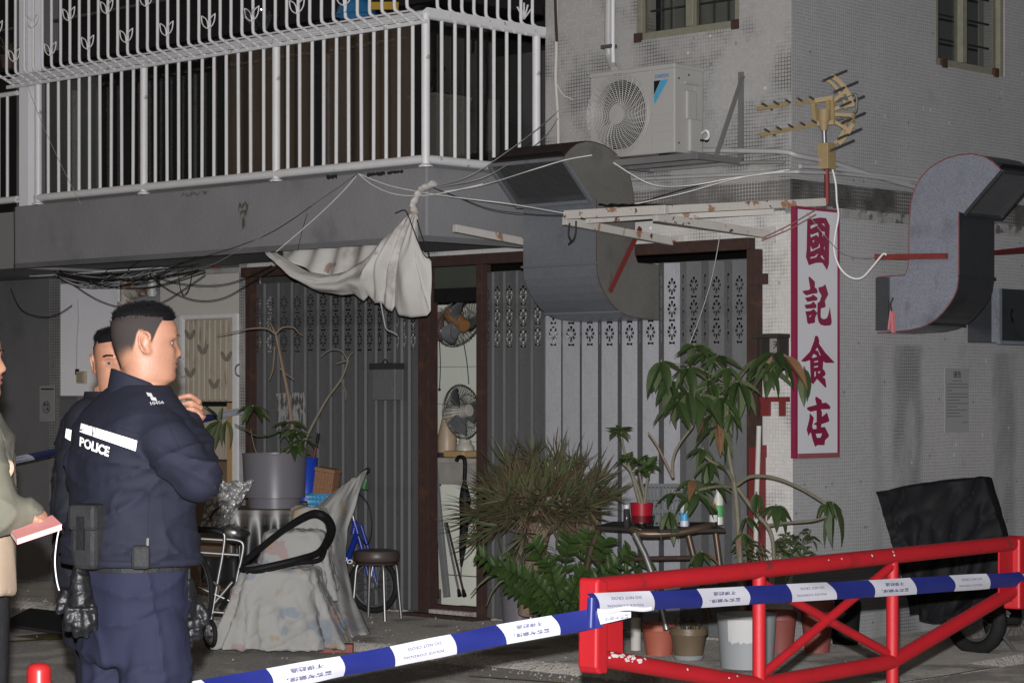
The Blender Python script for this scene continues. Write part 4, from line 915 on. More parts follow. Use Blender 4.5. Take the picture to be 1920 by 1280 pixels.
pipe('conduit_pipe', 'grey conduit fixed just under the air conditioner bracket', [A_(1180, 322, .01), A_(1290, 314, .01), A_(1380, 306, .01), A_(1470, 304, .01)], .012, M('dull_grey_pipe', (.2, .2, .2), .6), 'conduits round the corner')
pipe('wall_pipe', 'thin white pipe running down the tiled wall right of the balcony', [A_(1043, -20, 0), A_(1043, 90, 0), A_(1042, 150, 0), A_(1046, 220, 0), A_(1047, 300, 0)], .012, m_creamp)
pipe('rusty_rod', 'rusty brown rod on the wall at the top right of the balcony', [A_(1041, -20, -.03), A_(1042, 30, -.03), A_(1044, 78, -.03)], .01, m_rust)
for (px, py) in ((1085, 326), (1100, 345)):
    pass
# ================================================================ old awning frame, peeling white
aw = T('awning_frame', 'peeling white rusty awning frame of angle irons above the gate', 'frame', FA(1270, 455, -.02))
m_peel = M('peeling_white_paint', (.43, .41, .38), .65, var=.12, scale=7, col2=(.26, .14, .08), th=(.6, .66), scale2=9, col3=(.10, .035, .025), th3=(.63, .67), scale3=13, bump=.3)
YA = -1.06
def ang(mb, a, b, w_=.045, h_=.045): mb.bar(a, b, .006, h_); mb.bar(Vector(a)+Vector((0, .02, -h_/2)), Vector(b)+Vector((0, .02, -h_/2)), w_, .006)
for (pa, pb) in (((1058, 414), (1270, 455)), ((1228, 407), (1442, 440)), ((852, 428), (1066, 470))):
    mb = MB(); mb.bar(FA(*pa, YA), FA(*pb, -.005), .04, .05); aw.part('arm', mb, m_peel, bevel=.003)
    q = FA(*pb, -.008); aw.part('wall_plate', MB().box(q.x-.045, q.x+.05, -.014, -.0015, q.z-.05, q.z+.05), m_peel)
aw.part('front_bar', MB().bar(FA(1060, 403, YA-.02), FA(1250, 393, YA-.02), .035, .055), m_peel, bevel=.003)
aw.part('front_bar', MB().bar(FA(1225, 394, YA+.03), FB(1546, 379, .06), .035, .05), m_peel, bevel=.003)
aw.part('inner_bar', MB().bar(FA(1100, 412, -.9), FA(1225, 403, -.85), .03, .05), m_peel, bevel=.003); aw.part('inner_bar', MB().bar(FA(1250, 405, -.6), FA(1450, 396, -.02), .03, .045), m_peel, bevel=.003)
sh = MB().grid(lambda u, v: lerp(lerp(FA(1120, 390, YA+.05), FA(1130, 392, -.6), v), lerp(FA(1250, 391, YA+.05), FA(1300, 392, -.5), v), u)+Vector((0, 0, .02+.01*math.sin(u*40))), 30, 3)
aw.part('roof_sheet', sh, m_rustd)
aw.part('rubble', MB().ball(FA(1243, 391, YA-.01), (.03, .03, .02), 8, 5).ball(FA(1233, 394, YA-.0), (.025, .02, .015), 8, 5), M('orange_foam', (.40, .22, .10), .8), smooth=True, kind='stuff')
solo('tied_cord', 'black cord loop tied to the awning frame', 'cord', MB().tube(crom([FA(1068, 418, YA-.03), FA(1066, 440, YA-.03), FA(1073, 452, YA-.03), FA(1079, 438, YA-.03), FA(1080, 414, YA-.03)], 5), .006, 5).tube(crom([FA(1072, 452, YA-.03), FA(1066, 458, YA-.03)], 3), .006, 5), m_wire, FA(1072, 452, YA-.03), smooth=True)
# ================================================================ TV antenna
an = T('tv_antenna', 'yellow-brown television antenna with rods on a short pole above the sign', 'antenna', FB(1553, 380, .05))
m_ant = M('weathered_tan_plastic', (.27, .20, .10), .6, var=.2, scale=15, bump=.1); m_rod = M('dull_grey_rod', (.10, .095, .09), .5, .4)
b0 = toW(FB(1552, 380, .05)).y
w_ = lambda px, py, dy=0.: toB(W(px, py, b0+dy))
an.part('mast', MB().tube([w_(1551, 384), w_(1550, 318)], .018, 10), m_redpaint, smooth=True)
an.part('amplifier_box', MB().box(-.045, .045, -.04, .04, 0, .17).add(MB(), Matrix()), m_ant) if False else None
q = w_(1554, 318); bxm = MB().box(q.x-.045, q.x+.035, q.y-.06, q.y+.03, q.z, q.z+.165); an.part('amplifier_box', bxm, m_ant, bevel=.004)
an.part('pole', MB().tube([w_(1546, 272), w_(1545, 240)], .016, 10), m_chrome, smooth=True); an.part('socket', MB().tube([w_(1545, 245), w_(1544, 228)], [.022, .038], 12), m_ant, smooth=True)
an.part('drum', MB().tube([w_(1545, 228), w_(1545, 206)], .04, 14), m_ant, smooth=40)
fr_ = MB()
for a, b in (((1526, 190), (1530, 232)), ((1561, 184), (1563, 232)), ((1526, 190), (1561, 184)), ((1530, 232), (1563, 230)), ((1553, 187), (1555, 210))): fr_.bar(w_(*a), w_(*b), .028, .028)
an.part('frame', fr_, m_ant)
for (a, b) in (((1420, 204), (1530, 188)), ((1425, 253), (1535, 232))):
    A0, B0 = w_(*a, -.25), w_(*b); bo = MB().bar(A0, B0, .014, .026); an.part('director_boom', bo, m_ant)
    for k in range(5):
        c = lerp(A0, B0, .16+.2*k); an.part('director', MB().tube([c+Vector((-.05, .12, .0)), c+Vector((.05, -.12, .012))], .007, 6), m_rod)
for L in ([(1562, 190), (1580, 176), (1590, 168)], [(1563, 228), (1580, 238), (1590, 245)], [(1564, 205), (1580, 200), (1598, 198)], [(1564, 215), (1590, 216), (1600, 217)]):
    mb = MB()
    for a, b in zip(L[:-1], L[1:]): mb.bar(w_(*a), w_(*b), .02, .022)
    an.part('strut', mb, m_ant)
arc = crom([w_(1558, 143), w_(1572, 152), w_(1585, 168), w_(1594, 185), w_(1598, 200)], 4); arc2 = crom([w_(1599, 215), w_(1598, 232), w_(1590, 248), w_(1580, 262), w_(1572, 270)], 4)
for A0 in (arc, arc2):
    mb = MB()
    for a, b in zip(A0[:-1], A0[1:]): mb.bar(a, b, .014, .03)
    an.part('reflector_arc', mb, m_ant)
    mb = MB()
    for a, b in zip(A0[:-1], A0[1:]): mb.bar(a+Vector((-.05, 0, -.012)), b+Vector((-.05, 0, -.012)), .012, .02)
    an.part('reflector_arc', mb, m_ant)
for (px, py) in ((1566, 142), (1587, 163), (1599, 190), (1601, 221), (1594, 251), (1580, 273)):
    an.part('reflector_rod', MB().tube([w_(px-23, py+10, -.1), w_(px+21, py-9, .12)], .0085, 7), m_rod, smooth=True)
an.part('dipole', MB().tube(crom([w_(1565, 190), w_(1590, 182), w_(1603, 177), w_(1607, 186), w_(1606, 205), w_(1602, 212), w_(1590, 218), w_(1568, 226)], 4), .009, 7), m_chrome, smooth=True)
an.part('cable', MB().tube(crom([w_(1561, 318), w_(1567, 345), w_(1569, 378), w_(1572, 405), w_(1566, 440), w_(1564, 470), w_(1574, 500), w_(1593, 519), w_(1615, 521), w_(1636, 500), w_(1655, 477), w_(1662, 478)], 6), .0065, 6), m_wirew, smooth=True)
# ================================================================ small things on the tiled pier
al = T('wall_shrine', 'small dark wooden altar shelf on the tiled pier beside the gate', 'shrine', FA(1447, 672, -.05))
p, q = FA(1424, 630, -.06), FA(1471, 690, -.06); mid = (p.x+q.x)/2
m_shr = M('blackened_wood', (.035, .033, .03), .7, var=.3, scale=20)
al.part('roof', MB().box(p.x, q.x, -.14, 0, p.z-.015, p.z+.012), m_shr, bevel=.004); al.part('side', MB().box(p.x+.03, p.x+.05, -.1, 0, q.z, p.z-.015), m_shr); al.part('side', MB().box(q.x-.03, q.x-.01, -.1, 0, q.z, p.z-.015), m_shr)
al.part('back', MB().box(p.x+.05, q.x-.03, -.02, -.005, q.z, p.z-.015), M('faded_paper_back', (.23, .22, .21), .8)); al.part('base', MB().box(p.x+.02, q.x, -.11, 0, q.z-.015, q.z), m_shr)
al.part('letter', MB().add(textmesh('天', .05, bold=.001), Matrix.Translation((mid+.005, -.0225, p.z-.06)) @ Matrix.Rotation(R(90), 4, 'X')), m_ink)
rk = T('red_rack', 'red metal rack with two prongs on the tiled pier', 'rack', FA(1450, 770, -.03))
p = FA(1419, 744, -.03); q = FA(1476, 780, -.03)
rk.part('bar', MB().box(p.x, q.x, -.03, -.002, p.z-.03, p.z), m_redpaint); rk.part('prong', MB().box(FA(1432, 760).x, FA(1446, 760).x, -.032, -.002, q.z, p.z-.03), m_redpaint); rk.part('prong', MB().box(FA(1466, 760).x, FA(1474, 760).x, -.032, -.002, q.z, p.z-.03), m_redpaint)
solo('red_plate', 'small red plate on the tiled pier low beside the gate post', 'plate', MB().box(FA(1425, 850).x, FA(1438, 850).x, -.05, -.001, FA(1430, 857).z, FA(1430, 834).z), m_redpaint, FA(1430, 857))
pipe('pvc_pipe', 'white vertical pipe beside the red gate post', [FA(1423, 798, -.09), FA(1421, 860, -.09), FA(1418, 960, -.09), FA(1416, 1100, -.09)], .016, m_creamp)
nt_ = T('wall_notice', 'grey printed notice sheet on the side wall right of the sign', 'notice', FB(1794, 812, .006))
p, q = FB(1772, 690, .006), FB(1817, 810, .006)
nt_.part('sheet', MB().box(.002, .006, p.y, q.y, q.z, p.z), M('grey_notice_paper', (.245, .245, .25), .8, var=.04))
tt = textmesh('通告', .05, bold=.0006); Mr = Matrix.Rotation(R(90), 4, 'Z') @ Matrix.Rotation(R(90), 4, 'X')
nt_.part('heading', MB().add(tt, Matrix.Translation((.0068, (p.y+q.y)/2, p.z-.045)) @ Mr), m_ink)
m_inkg = M('grey_ink', (.09, .09, .09), .7)
for k, (a, b) in enumerate(((.3, .7), (.1, .95), (.05, .95), (.05, .3), (.1, .95), (.05, .95), (.05, .6), (.05, .95), (.05, .5), (.05, .9), (.05, .6), (.05, .7), (.7, .95))):
    z = p.z-.085-k*.022-(.02 if k > 11 else 0); nt_.part('text_line', MB().box(.0062, .0066, lerp(p.y, q.y, a), lerp(p.y, q.y, b), z-.003, z+.002), m_inkg)
# ================================================================ tied-up cloth hanging under the balcony corner
hc = T('hanging_cloth', 'off-white patterned cloth tied up and sagging below the balcony corner', 'cloth', FA(775, 398, -1.2))
m_cloth = M('grubby_white_cloth', (.46, .45, .43), .88, var=.1, scale=5, col2=(.25, .23, .21), th=(.5, .72), scale2=4, col3=(.27, .19, .165), th3=(.63, .70), scale3=6, bump=.15, bscale=25)
HEM = [(518, 475), (530, 499), (556, 523), (598, 547), (640, 553), (664, 551), (682, 563), (692, 556), (702, 568), (716, 568), (724, 578), (735, 583), (741, 572), (748, 591), (772, 595), (800, 592), (808, 583), (809, 540), (809, 490)]
UPP = [(517, 473), (545, 492), (580, 509), (616, 517), (650, 509), (680, 490), (705, 468), (730, 440), (750, 418), (764, 404), (770, 400), (773, 399), (775, 398), (777, 398), (779, 398), (781, 399), (782, 401), (783, 404), (784, 408)]
uu = [i/(len(HEM)-1) for i in range(len(HEM))]
def cl(u, v):
    hx, hy = interp(u, uu, [p[0] for p in HEM]), interp(u, uu, [p[1] for p in HEM]); ux, uy = interp(u, uu, [p[0] for p in UPP]), interp(u, uu, [p[1] for p in UPP])
    bulge = math.sin(math.pi*min(1, v))*(.09 if u < .5 else .05)
    fold = (.018+.022*v)*(.55*math.sin(u*44+math.sin(u*13)*2.2)+.9*noise.noise(Vector((u*15, v*1.2, 3)))+.5*(1-2*abs(noise.noise(Vector((u*11+v*1.5, v*2, 8))))))*(1 if u > .38 else .45)*math.sin(math.pi*min(1, v*.85+.1))
    fold += .03*math.sin(v*9+u*4)*math.sin(math.pi*min(1, u*2))*(u < .5)*math.sin(math.pi*v)
    p = FA(lerp(ux, hx, v), lerp(uy, hy, v), -1.19); p.y -= bulge+fold; p.z += .008*noise.noise(Vector((u*14, v*6, 0))); return p
hc.part('front_panel', MB().grid(cl, 130, 34), m_cloth, smooth=True, solid=.004)
def bk(u, v):
    a, b = FA(lerp(530, 735, u), lerp(470, 446, u), -1.06), FA(lerp(525, 735, u), interp(u, [0, .4, .7, 1], [482, 520, 505, 445]), -1.14); p = lerp(a, b, v); p.y += .02*math.sin(u*30+v*2); return p
hc.part('back_panel', MB().grid(bk, 50, 8), m_cloth, smooth=True, solid=.004)
tail = [(775, 401), (776, 392), (774, 384), (780, 372), (786, 360), (795, 352), (806, 348), (814, 343)]
hc.part('knot', MB().tube(crom([FA(a, b, -1.22) for a, b in tail], 5), [.028+.010*noise.noise(Vector((i*.35, 0, 4)))+.008*(i > 22) for i in range((len(tail)-1)*5)]+[.014], 12, flat=.6), m_cloth, smooth=True)
hc.part('tie', MB().tube(crom([FA(764, 396, -1.25), FA(774, 399, -1.27), FA(784, 398, -1.25)], 4), .008, 6), M('pink_string', (.4, .25, .22), .8))
hc.part('black_string', MB().tube(crom([FA(741, 400, -1.26), FA(758, 394, -1.26), FA(765, 404, -1.28), FA(775, 430, -1.3), FA(790, 468, -1.3), FA(800, 483, -1.3), FA(804, 475, -1.25), FA(790, 440, -1.28), FA(782, 412, -1.28)], 5), .004, 5), m_wire)
hc.part('dangling_string', MB().tube(crom([FA(714, 568, -1.25), FA(720, 600, -1.25), FA(724, 616, -1.25), FA(735, 622, -1.25), FA(744, 627, -1.25)], 4), .005, 5), m_wireg)
# ================================================================ loose cables
def cable(label, pts, r=.004, mat=None, by=-1.2, n=7, name='cable', grp='loose cables on the front'):
    P = [FA(p[0], p[1], p[2] if len(p) > 2 else by) for p in pts]
    return solo(name, label, 'cable', MB().tube(crom(P, n), r*.68, 5), mat or m_wire, P[0], group=grp, smooth=True)
cable('white cable running from the fascia hook down left to the cloth corner', [(668, 330), (640, 362), (590, 410), (518, 472)], .005, m_wirew)
cable('black cable crossing the grey fascia down toward the left bundle', [(668, 328), (600, 375), (500, 440), (380, 482), (280, 504), (190, 512, -1.18)], .004)
cable('thin grey cable just below the black one on the fascia', [(662, 333), (560, 402), (470, 455), (400, 495, -1.1), (330, 512, -.9)], .003, m_wireg)
cable('short black cable hanging from the white cable on the fascia', [(576, 400), (566, 435), (558, 470)], .003)
cable('white cable sagging from the fascia hook to the cloth knot', [(672, 326), (700, 348), (740, 364), (790, 367), (840, 360), (905, 345, -1.1)], .005, m_wirew)
cable('grey cable from the fascia hook over the knot to the duct', [(672, 326), (730, 348), (800, 362), (870, 372), (960, 383, -1.1), (1058, 400, -1.1)], .005, m_wirew)
cable('black cable from the knot under the mesh outlet of the duct', [(812, 352), (860, 370), (920, 392), (1000, 402, -1.1), (1055, 404, -1.1)], .004)
cable('pale cable rising from the knot past the duct top to the wall pipe', [(815, 350), (880, 330), (950, 285, -.9), (1010, 240, -.5), (1045, 210, -.05), (1070, 186, -.03)], .004, m_wireg)
cable('second pale cable rising to the wall pipe above the first', [(820, 352), (900, 335), (960, 303, -.9), (1020, 258, -.4), (1046, 222, -.05)], .004, m_wireg)
cable('white loop of cable by the wall pipe', [(1044, 158, -.02), (1056, 178, -.03), (1075, 187, -.03)], .005, m_wirew)
cable('long white cable across the top of the left duct', [(830, 360), (905, 347, -1.0), (1000, 318, -1.1), (1060, 300, -.95), (1110, 291, -.8)], .005, m_wirew)
cable('white cable behind the duct toward the corner pipes', [(1150, 305, -.5), (1220, 345, -.3), (1290, 348, -.3), (1380, 333, -.15), (1470, 322, -.06)], .006, m_wirew)
cable('black cable drooping behind the awning frame', [(1140, 400, -.5), (1230, 370, -.3), (1320, 345, -.2), (1400, 330, -.1)], .004)
cable('white cable along the awning frame toward the pipes', [(1060, 402, -.9), (1150, 390, -.6), (1270, 365, -.4), (1380, 335, -.15), (1480, 318, -.05)], .005, m_wirew)
cable('brown twin cable tied from the frame corner to the antenna mast', [(1428, 447, -.15), (1480, 422, -.08), (1530, 393, -.02)], .006, m_reds)
cable('brown cable just below the twin cable near the sign top', [(1428, 451, -.15), (1480, 430, -.08), (1530, 402, -.02)], .006, m_reds)
cable('grey string hanging from the frame corner down to the tree', [(1412, 448, -.2), (1350, 450, -.4), (1330, 560, -.45), (1290, 650, -.5)], .004, m_wireg) if False else cable('grey string slanting from the awning frame down to the tree', [(1350, 440, -.5), (1335, 520, -.5), (1312, 595, -.55), (1290, 652, -.6)], .004, m_wireg)
cable('thin dark wire from the sign top to the angle iron', [(1512, 398, .02), (1545, 440, .0), (1580, 475, .3), (1620, 484, .5), (1645, 482, .7)], .003, m_wireg)
# dark bundle under the slab at the left
bd = T('cable_bundle', 'tangled bundle of dark cables sagging under the left balcony slab', 'cables', FA(108, 515, -1.0))
rs = random.Random(3)
for k in range(15):
    y0 = 510+rs.uniform(-4, 8); x1 = rs.uniform(200, 400); sag = rs.uniform(2, 34)
    y1 = 512-(x1-100)*.05+rs.uniform(-6, 12)
    P = [FA(105+rs.uniform(-8, 8), y0, -1.0), FA(lerp(105, x1, .33), lerp(y0, y1, .33)+sag*.8, -.9), FA(lerp(105, x1, .66), lerp(y0, y1, .66)+sag*.9, -.7), FA(x1, y1, -.5)]
    bd.part('cable', MB().tube(crom(P, 7), .003, 4), m_wire if k % 4 else m_wireg, smooth=True)
for L in ([(112, 515), (180, 560), (240, 577), (300, 568), (345, 542), (385, 515)], [(20, 540), (40, 580), (80, 594), (110, 588), (135, 572)], [(108, 514), (220, 525), (280, 520), (330, 498), (400, 470), (470, 440)],
          [(280, 515), (320, 545), (370, 563), (420, 558), (470, 530), (520, 500)], [(334, 505), (338, 540), (346, 552), (356, 535), (361, 495)], [(240, 505), (262, 490), (300, 478)], [(280, 512), (330, 530), (400, 535), (450, 525), (510, 497)]):
    bd.part('cable', MB().tube(crom([FA(a, b, -.85) for a, b in L], 7), .0036, 5), m_wire, smooth=True)
cable('dark downlead cable at the far left edge of the slab', [(26, 390, -1.13), (27, 450, -1.13), (27, 508, -1.13)], .006)
cable('thin grey wire hanging diagonally in front of the balcony railing', [(50, 155, -1.2), (72, 215, -1.2), (110, 300, -1.2), (152, 384, -1.2)], .003, m_wireg)
# ================================================================ red barrier gate
BL, BR = Vector((.262, 8.2, 0)), Vector((2.33, 10.8, 0))
ax_ = (BR-BL).normalized(); nx_ = Vector((ax_.y, -ax_.x, 0))           # nx_ points to the camera side
if nx_.y > 0: nx_ = -nx_
LEN = (BR-BL).length
m_bar = M('glossy_red_barrier_paint', (.33, .008, .013), .55, var=.15, scale=6, bump=.08, bscale=50, col2=(.19, .010, .013), th=(.6, .75), scale2=5, col3=(.13, .02, .02), th3=(.64, .72), scale3=9, spec=.4)
m_chip = M('bare_chipped_paint', (.45, .45, .44), .7, var=.2, scale=30)
bar = T('barrier_gate', 'red tubular steel barrier gate with crossed braces at the right', 'barrier', BL+ax_*LEN*.333, 'W')
zr, zl, ze = .945, .50, .70
bp_ = lambda s, z, o=0.: BL+ax_*s+Vector((0, 0, z))+nx_*o
s1, s2 = LEN*.335, LEN*.648
bar.part('top_rail', MB().tube([bp_(.03, zr), bp_(LEN-.03, zr)], .034, 16), m_bar, smooth=True)
for s in (s1, s2): bar.part('post', MB().tube([bp_(s, 0), bp_(s, zr-.02)], .026, 14), m_bar, smooth=True)
bar.part('lower_rail', MB().tube([bp_(.04, ze), bp_(s1, zl)], .032, 14), m_bar, smooth=True); bar.part('lower_rail', MB().tube([bp_(s1, zl), bp_(s2, zl)], .032, 14), m_bar, smooth=True); bar.part('lower_rail', MB().tube([bp_(s2, zl), bp_(LEN-.04, ze+.03)], .032, 14), m_bar, smooth=True)
bar.part('brace', MB().tube([bp_(s1, zl+.03), bp_(s2, zr-.04)], .019, 10), m_bar, smooth=True); bar.part('brace', MB().tube([bp_(s1, zr-.04, -.012), bp_(s2, zl+.03, -.012)], .019, 10), m_bar, smooth=True)
for s, sg_ in ((.0, 1), (LEN, -1)):
    out = [(.0, ze-.03), (.015, ze-.055), (.07, ze-.055), (.07, zr+.02), (.02, zr+.036), (.005, zr+.025)]
    mb = MB(); mb.poly(out, [], lambda x, y, d: bp_(s+sg_*x, y, .042-d), .084); bar.part('end_plate', mb, m_bar, bevel=.014)
    g0, g1 = s+sg_*.065, s+sg_*.19
    mb = MB().bar(bp_((g0+g1)/2, ze-.02, .004), bp_((g0+g1)/2, zr, .004), .15, .008, up=nx_); bar.part('gusset', mb, m_bar)
ch = MB(); rs = random.Random(5)
for k in range(34):
    t = rs.choice([rs.uniform(.05, .22), rs.uniform(.05, .3), rs.uniform(.2, 2.6)]); a, b = bp_(.04, ze), bp_(s1, zl)
    base = lerp(a, b, min(1, t/s1)) if t < s1 else bp_(t, zr); r = .0325 if t < s1 else .0345; an_ = rs.uniform(.1, .9)
    dirn = (nx_*math.cos(an_)+Vector((0, 0, math.sin(an_)))); p = base+dirn*r; e1 = ax_*rs.uniform(.004, .02 if t < .25 else .008); e2 = dirn.cross(ax_)*rs.uniform(.003, .007)
    ch.poly([(math.cos(i*.785)*rs.uniform(.6, 1.2), math.sin(i*.785)*rs.uniform(.6, 1.2)) for i in range(8)], [], lambda x, y, d: p+e1*x+e2*y+dirn*.0008)
bar.part('paint_chips', ch, m_chip, kind='stuff')
bo = T('bollard', 'short red bollard with rounded top at the bottom left corner', 'bollard', G(73, 1550), 'W')
q = W(73, 1241, 8.8); m_bol = M('red_bollard_paint', (.45, .02, .022), .35, var=.15, scale=20, col2=(.5, .35, .33), th=(.66, .7), scale2=30)
bo.base = Vector((q.x, q.y, 0)); bo.e.location = bo.base
bo.part('post', MB().lathe([(.046, 0), (.046, q.z-.03), (.042, q.z-.014), (.03, q.z-.004), (.001, q.z)], (q.x, q.y, 0), 24), m_bol, smooth=60); bo.part('foot', MB().lathe([(.08, 0), (.08, .012), (.047, .03)], (q.x, q.y, 0), 24), m_bol, smooth=60)
# ================================================================ police cordon tape
m_tblue = M('blue_tape', (.013, .019, .135), .4, var=.12, scale=5); m_twhite = M('white_tape', (.47, .47, .52), .42, var=.06, scale=5); m_tink = M('tape_print', (.06, .065, .14), .5)
def tape(name, label, PX, PY, YY, wd, segs, first, mb_=None, mw_=None):
    # PX, PY, YY: the tape's centre line; segs: photo columns where blue and white change
    t = T(name, label, 'tape', W(PX[0], PY[0], YY[0]), 'W')
    rs = random.Random(len(segs)); n = 60
    def cen(px): return W(px, interp(px, PX, PY), interp(px, PX, YY))
    def sur(px, v, off=0.):                # v: -1 lower edge .. 1 upper edge
        c = cen(px); d = (cen(px+3)-cen(px-3)).normalized(); up = Vector((0, 0, 1)); up = (up-d*up.dot(d)).normalized(); nrm = d.cross(up)
        if nrm.y > 0: nrm = -nrm
        tw = .15*math.sin(px*.011)+.08*math.sin(px*.031); u2 = (up*math.cos(tw)+nrm*math.sin(tw)); n2 = nrm*math.cos(tw)-up*math.sin(tw)
        return c+u2*v*wd/2+n2*(.008*math.cos(v*1.5)+.003*math.sin(px*.05+v*2)+off)
    col = first
    for k, (a, b) in enumerate(zip(segs[:-1], segs[1:])):
        sl = lambda e, v: e+6.5*(-v)*.9+4.*(1-v*v)*.8
        mb = MB().grid(lambda u, v: sur(lerp(sl(a, v*2-1), sl(b, v*2-1), u), v*2-1), 14, 6)
        o = t.part('blue_section' if col else 'white_section', mb, (mb_ or m_tblue) if col else (mw_ or m_twhite), smooth=True)
        if not col:
            kk = (k//2) % 2; lines = ('POLICE CORDON,', 'DO NOT CROSS') if (kk if segs[0] < 1000 else not kk) else ('警察封鎖線，', '不得越過')
            for i, tx in enumerate(lines):
                cn = '察' in tx or '越' in tx; tm = textmesh(tx, 1., bold=.02 if cn else .012, spacing=1.05)
                w_ = max(p.x for p in tm.v)-min(p.x for p in tm.v); hh = max(p.y for p in tm.v)-min(p.y for p in tm.v)
                L = (b-a)*(.66 if i == 0 else .56 if not cn else .46); tv = .30 if cn else .20; vc = -.33 if i == 0 else .42
                mb = MB(); mb.f = tm.f; ps = -4 if i == 0 else -2
                mb.v = [sur((a+b)/2+3+ps-p.x/w_*L, vc-p.y/hh*tv*1.35, .0012) for p in tm.v]
                t.part('lettering', mb, m_tink, parent=o, fix=False)
        col = not col
    return t
SEG1 = [60, 170, 260, 385, 505, 640, 735, 850, 940, 1042, 1122]
tape('police_tape', 'blue and white police cordon tape slanting from bottom left to the barrier', [0, 350, 500, 640, 734, 939, 1100, 1140], [1366, 1301, 1274, 1248, 1230, 1189, 1161, 1154], [6.6, 6.95, 7.25, 7.5, 7.65, 7.95, 8.12, 8.14], .071, SEG1, False)
SEG2 = [1106, 1118, 1222, 1310, 1399, 1479, 1559, 1634, 1712, 1784, 1852, 1916, 1990]
BY_ = [8.11+(p-1106)*(10.68-8.11)/(1900-1106) for p in (1100, 1310, 1480, 1635, 1785, 1915, 2000)]
def bdist(px):
    r = (px-960)/F; t = (r*BL.y-BL.x)/((BR.x-BL.x)-r*(BR.y-BL.y)); return BL.y+(BR.y-BL.y)*t-.075
BY_ = [bdist(p) for p in (1100, 1310, 1480, 1635, 1785, 1915, 2000)]
tape('police_tape', 'blue and white police cordon tape stretched across the red barrier', [1100, 1310, 1480, 1635, 1785, 1915, 2000], [1131, 1121, 1111, 1103, 1093, 1085, 1079], BY_, .071, SEG2, True)
# fold where the tape turns round the barrier end
fd = T('tape_knot', 'twisted blue and white tape fold wrapped round the barrier end', 'tape', W(1130, 1160, 8.1), 'W')
fd.part('blue_wrap', MB().grid(lambda u, v: W(lerp(1101, 1118, u)-2*v, lerp(1120, 1176, v), 8.1-.01*math.sin(u*3)), 6, 6), m_tblue, smooth=True)
fd.part('white_fold', MB().grid(lambda u, v: W(lerp(1120, 1222, u), lerp(lerp(1140, 1135, u), lerp(1150, 1143, u), v)+2*math.sin(u*9), 8.085-.008*math.sin(v*3.1)+.004*math.sin(u*20)), 24, 4), m_twhite, smooth=True)
fd.part('white_fold', MB().grid(lambda u, v: W(lerp(1120+6*v, 1183, u), lerp(lerp(1148, 1146, u), lerp(1170, 1157, u), v), 8.105-.006*math.sin(v*3)), 16, 4), m_twhite, smooth=True)
tm = textmesh('警察封鎖線，', 1., bold=.02); w_ = max(p.x for p in tm.v)-min(p.x for p in tm.v); mb = MB(); mb.f = tm.f
mb.v = [W(1152-p.x/w_*48, 1156.5+p.y*9+(p.x/w_)*6, 8.096) for p in tm.v]; fd.part('lettering', mb, m_tink, fix=False)
# the tape farther back at the left; weaker flash painted into its colours
tape('police_tape', 'narrow darkened police tape behind the officers leading to the folding gate', [-60, 30, 200, 370, 455], [880, 862, 826, 787, 769], [17.2, 17.4, 17.7, 18.0, 18.15], .052, [-60, 20, 58, 400, 452], True, M('blue_tape_dimmed', (.012, .016, .055), .5), M('white_tape_dimmed', (.22, .23, .27), .5))

# ================================================================ cloth
from mathutils.bvhtree import BVHTree
def bake(mb, voxel, sm=4):                 # melt overlapping shapes into one continuous surface
    me = mb.mesh('t'); o = bpy.data.objects.new('t', me); COL.objects.link(o)
    m = o.modifiers.new('r', 'REMESH'); m.mode = 'VOXEL'; m.voxel_size = voxel
    if sm: m = o.modifiers.new('s', 'SMOOTH'); m.factor = .5; m.iterations = sm
    dg = bpy.context.evaluated_depsgraph_get(); e = bpy.data.meshes.new_from_object(o.evaluated_get(dg))
    r = MB(); r.v = [v.co.copy() for v in e.vertices]; r.f = [tuple(p.vertices) for p in e.polygons]
    nr = [v.normal.copy() for v in e.vertices]; bpy.data.objects.remove(o); bpy.data.meshes.remove(e); bpy.data.meshes.remove(me); return r, nr
def folds(mb, nr, amp, fn):
    mb.v = [p+n*amp*fn(p) for p, n in zip(mb.v, nr)]
def ridge(p, sx, sy, sz, rot=0., off=0.):
    c, s = math.cos(rot), math.sin(rot); q = Vector((p.x*c+p.z*s, p.y, -p.x*s+p.z*c))
    return 1-2*abs(noise.noise(Vector((q.x*sx+off, q.y*sy, q.z*sz))))
m_sheet = M('stained_floral_sheet', (.31, .31, .30), .88, var=.1, scale=4, col2=(.22, .215, .21), th=(.5, .72), scale2=3.5, bump=.12, bscale=40)
def printed(mat):                         # washed-out coloured flowers printed on the sheet
    t = mat.node_tree; b = t.nodes['Principled BSDF']; L = t.links; cur = b.inputs['Base Color'].links[0].from_socket
    for col, sc_, lo, off in (((.13, .18, .25), 4.2, .63, 0.), ((.29, .15, .15), 5.1, .635, 7.), ((.30, .20, .09), 5.7, .645, 13.)):
        tc = t.nodes.new('ShaderNodeTexCoord'); mp = t.nodes.new('ShaderNodeMapping'); mp.inputs['Location'].default_value = (off, off*.7, off*.3); L.new(tc.outputs['Object'], mp.inputs[0])
        cur = mix_(t, math_(t, 'MULTIPLY', ramp_(t, noise_(t, sc_, 2, mp.outputs[0]), lo, lo+.03), .5), cur, col)
    L.new(cur, b.inputs['Base Color'])
printed(m_sheet)
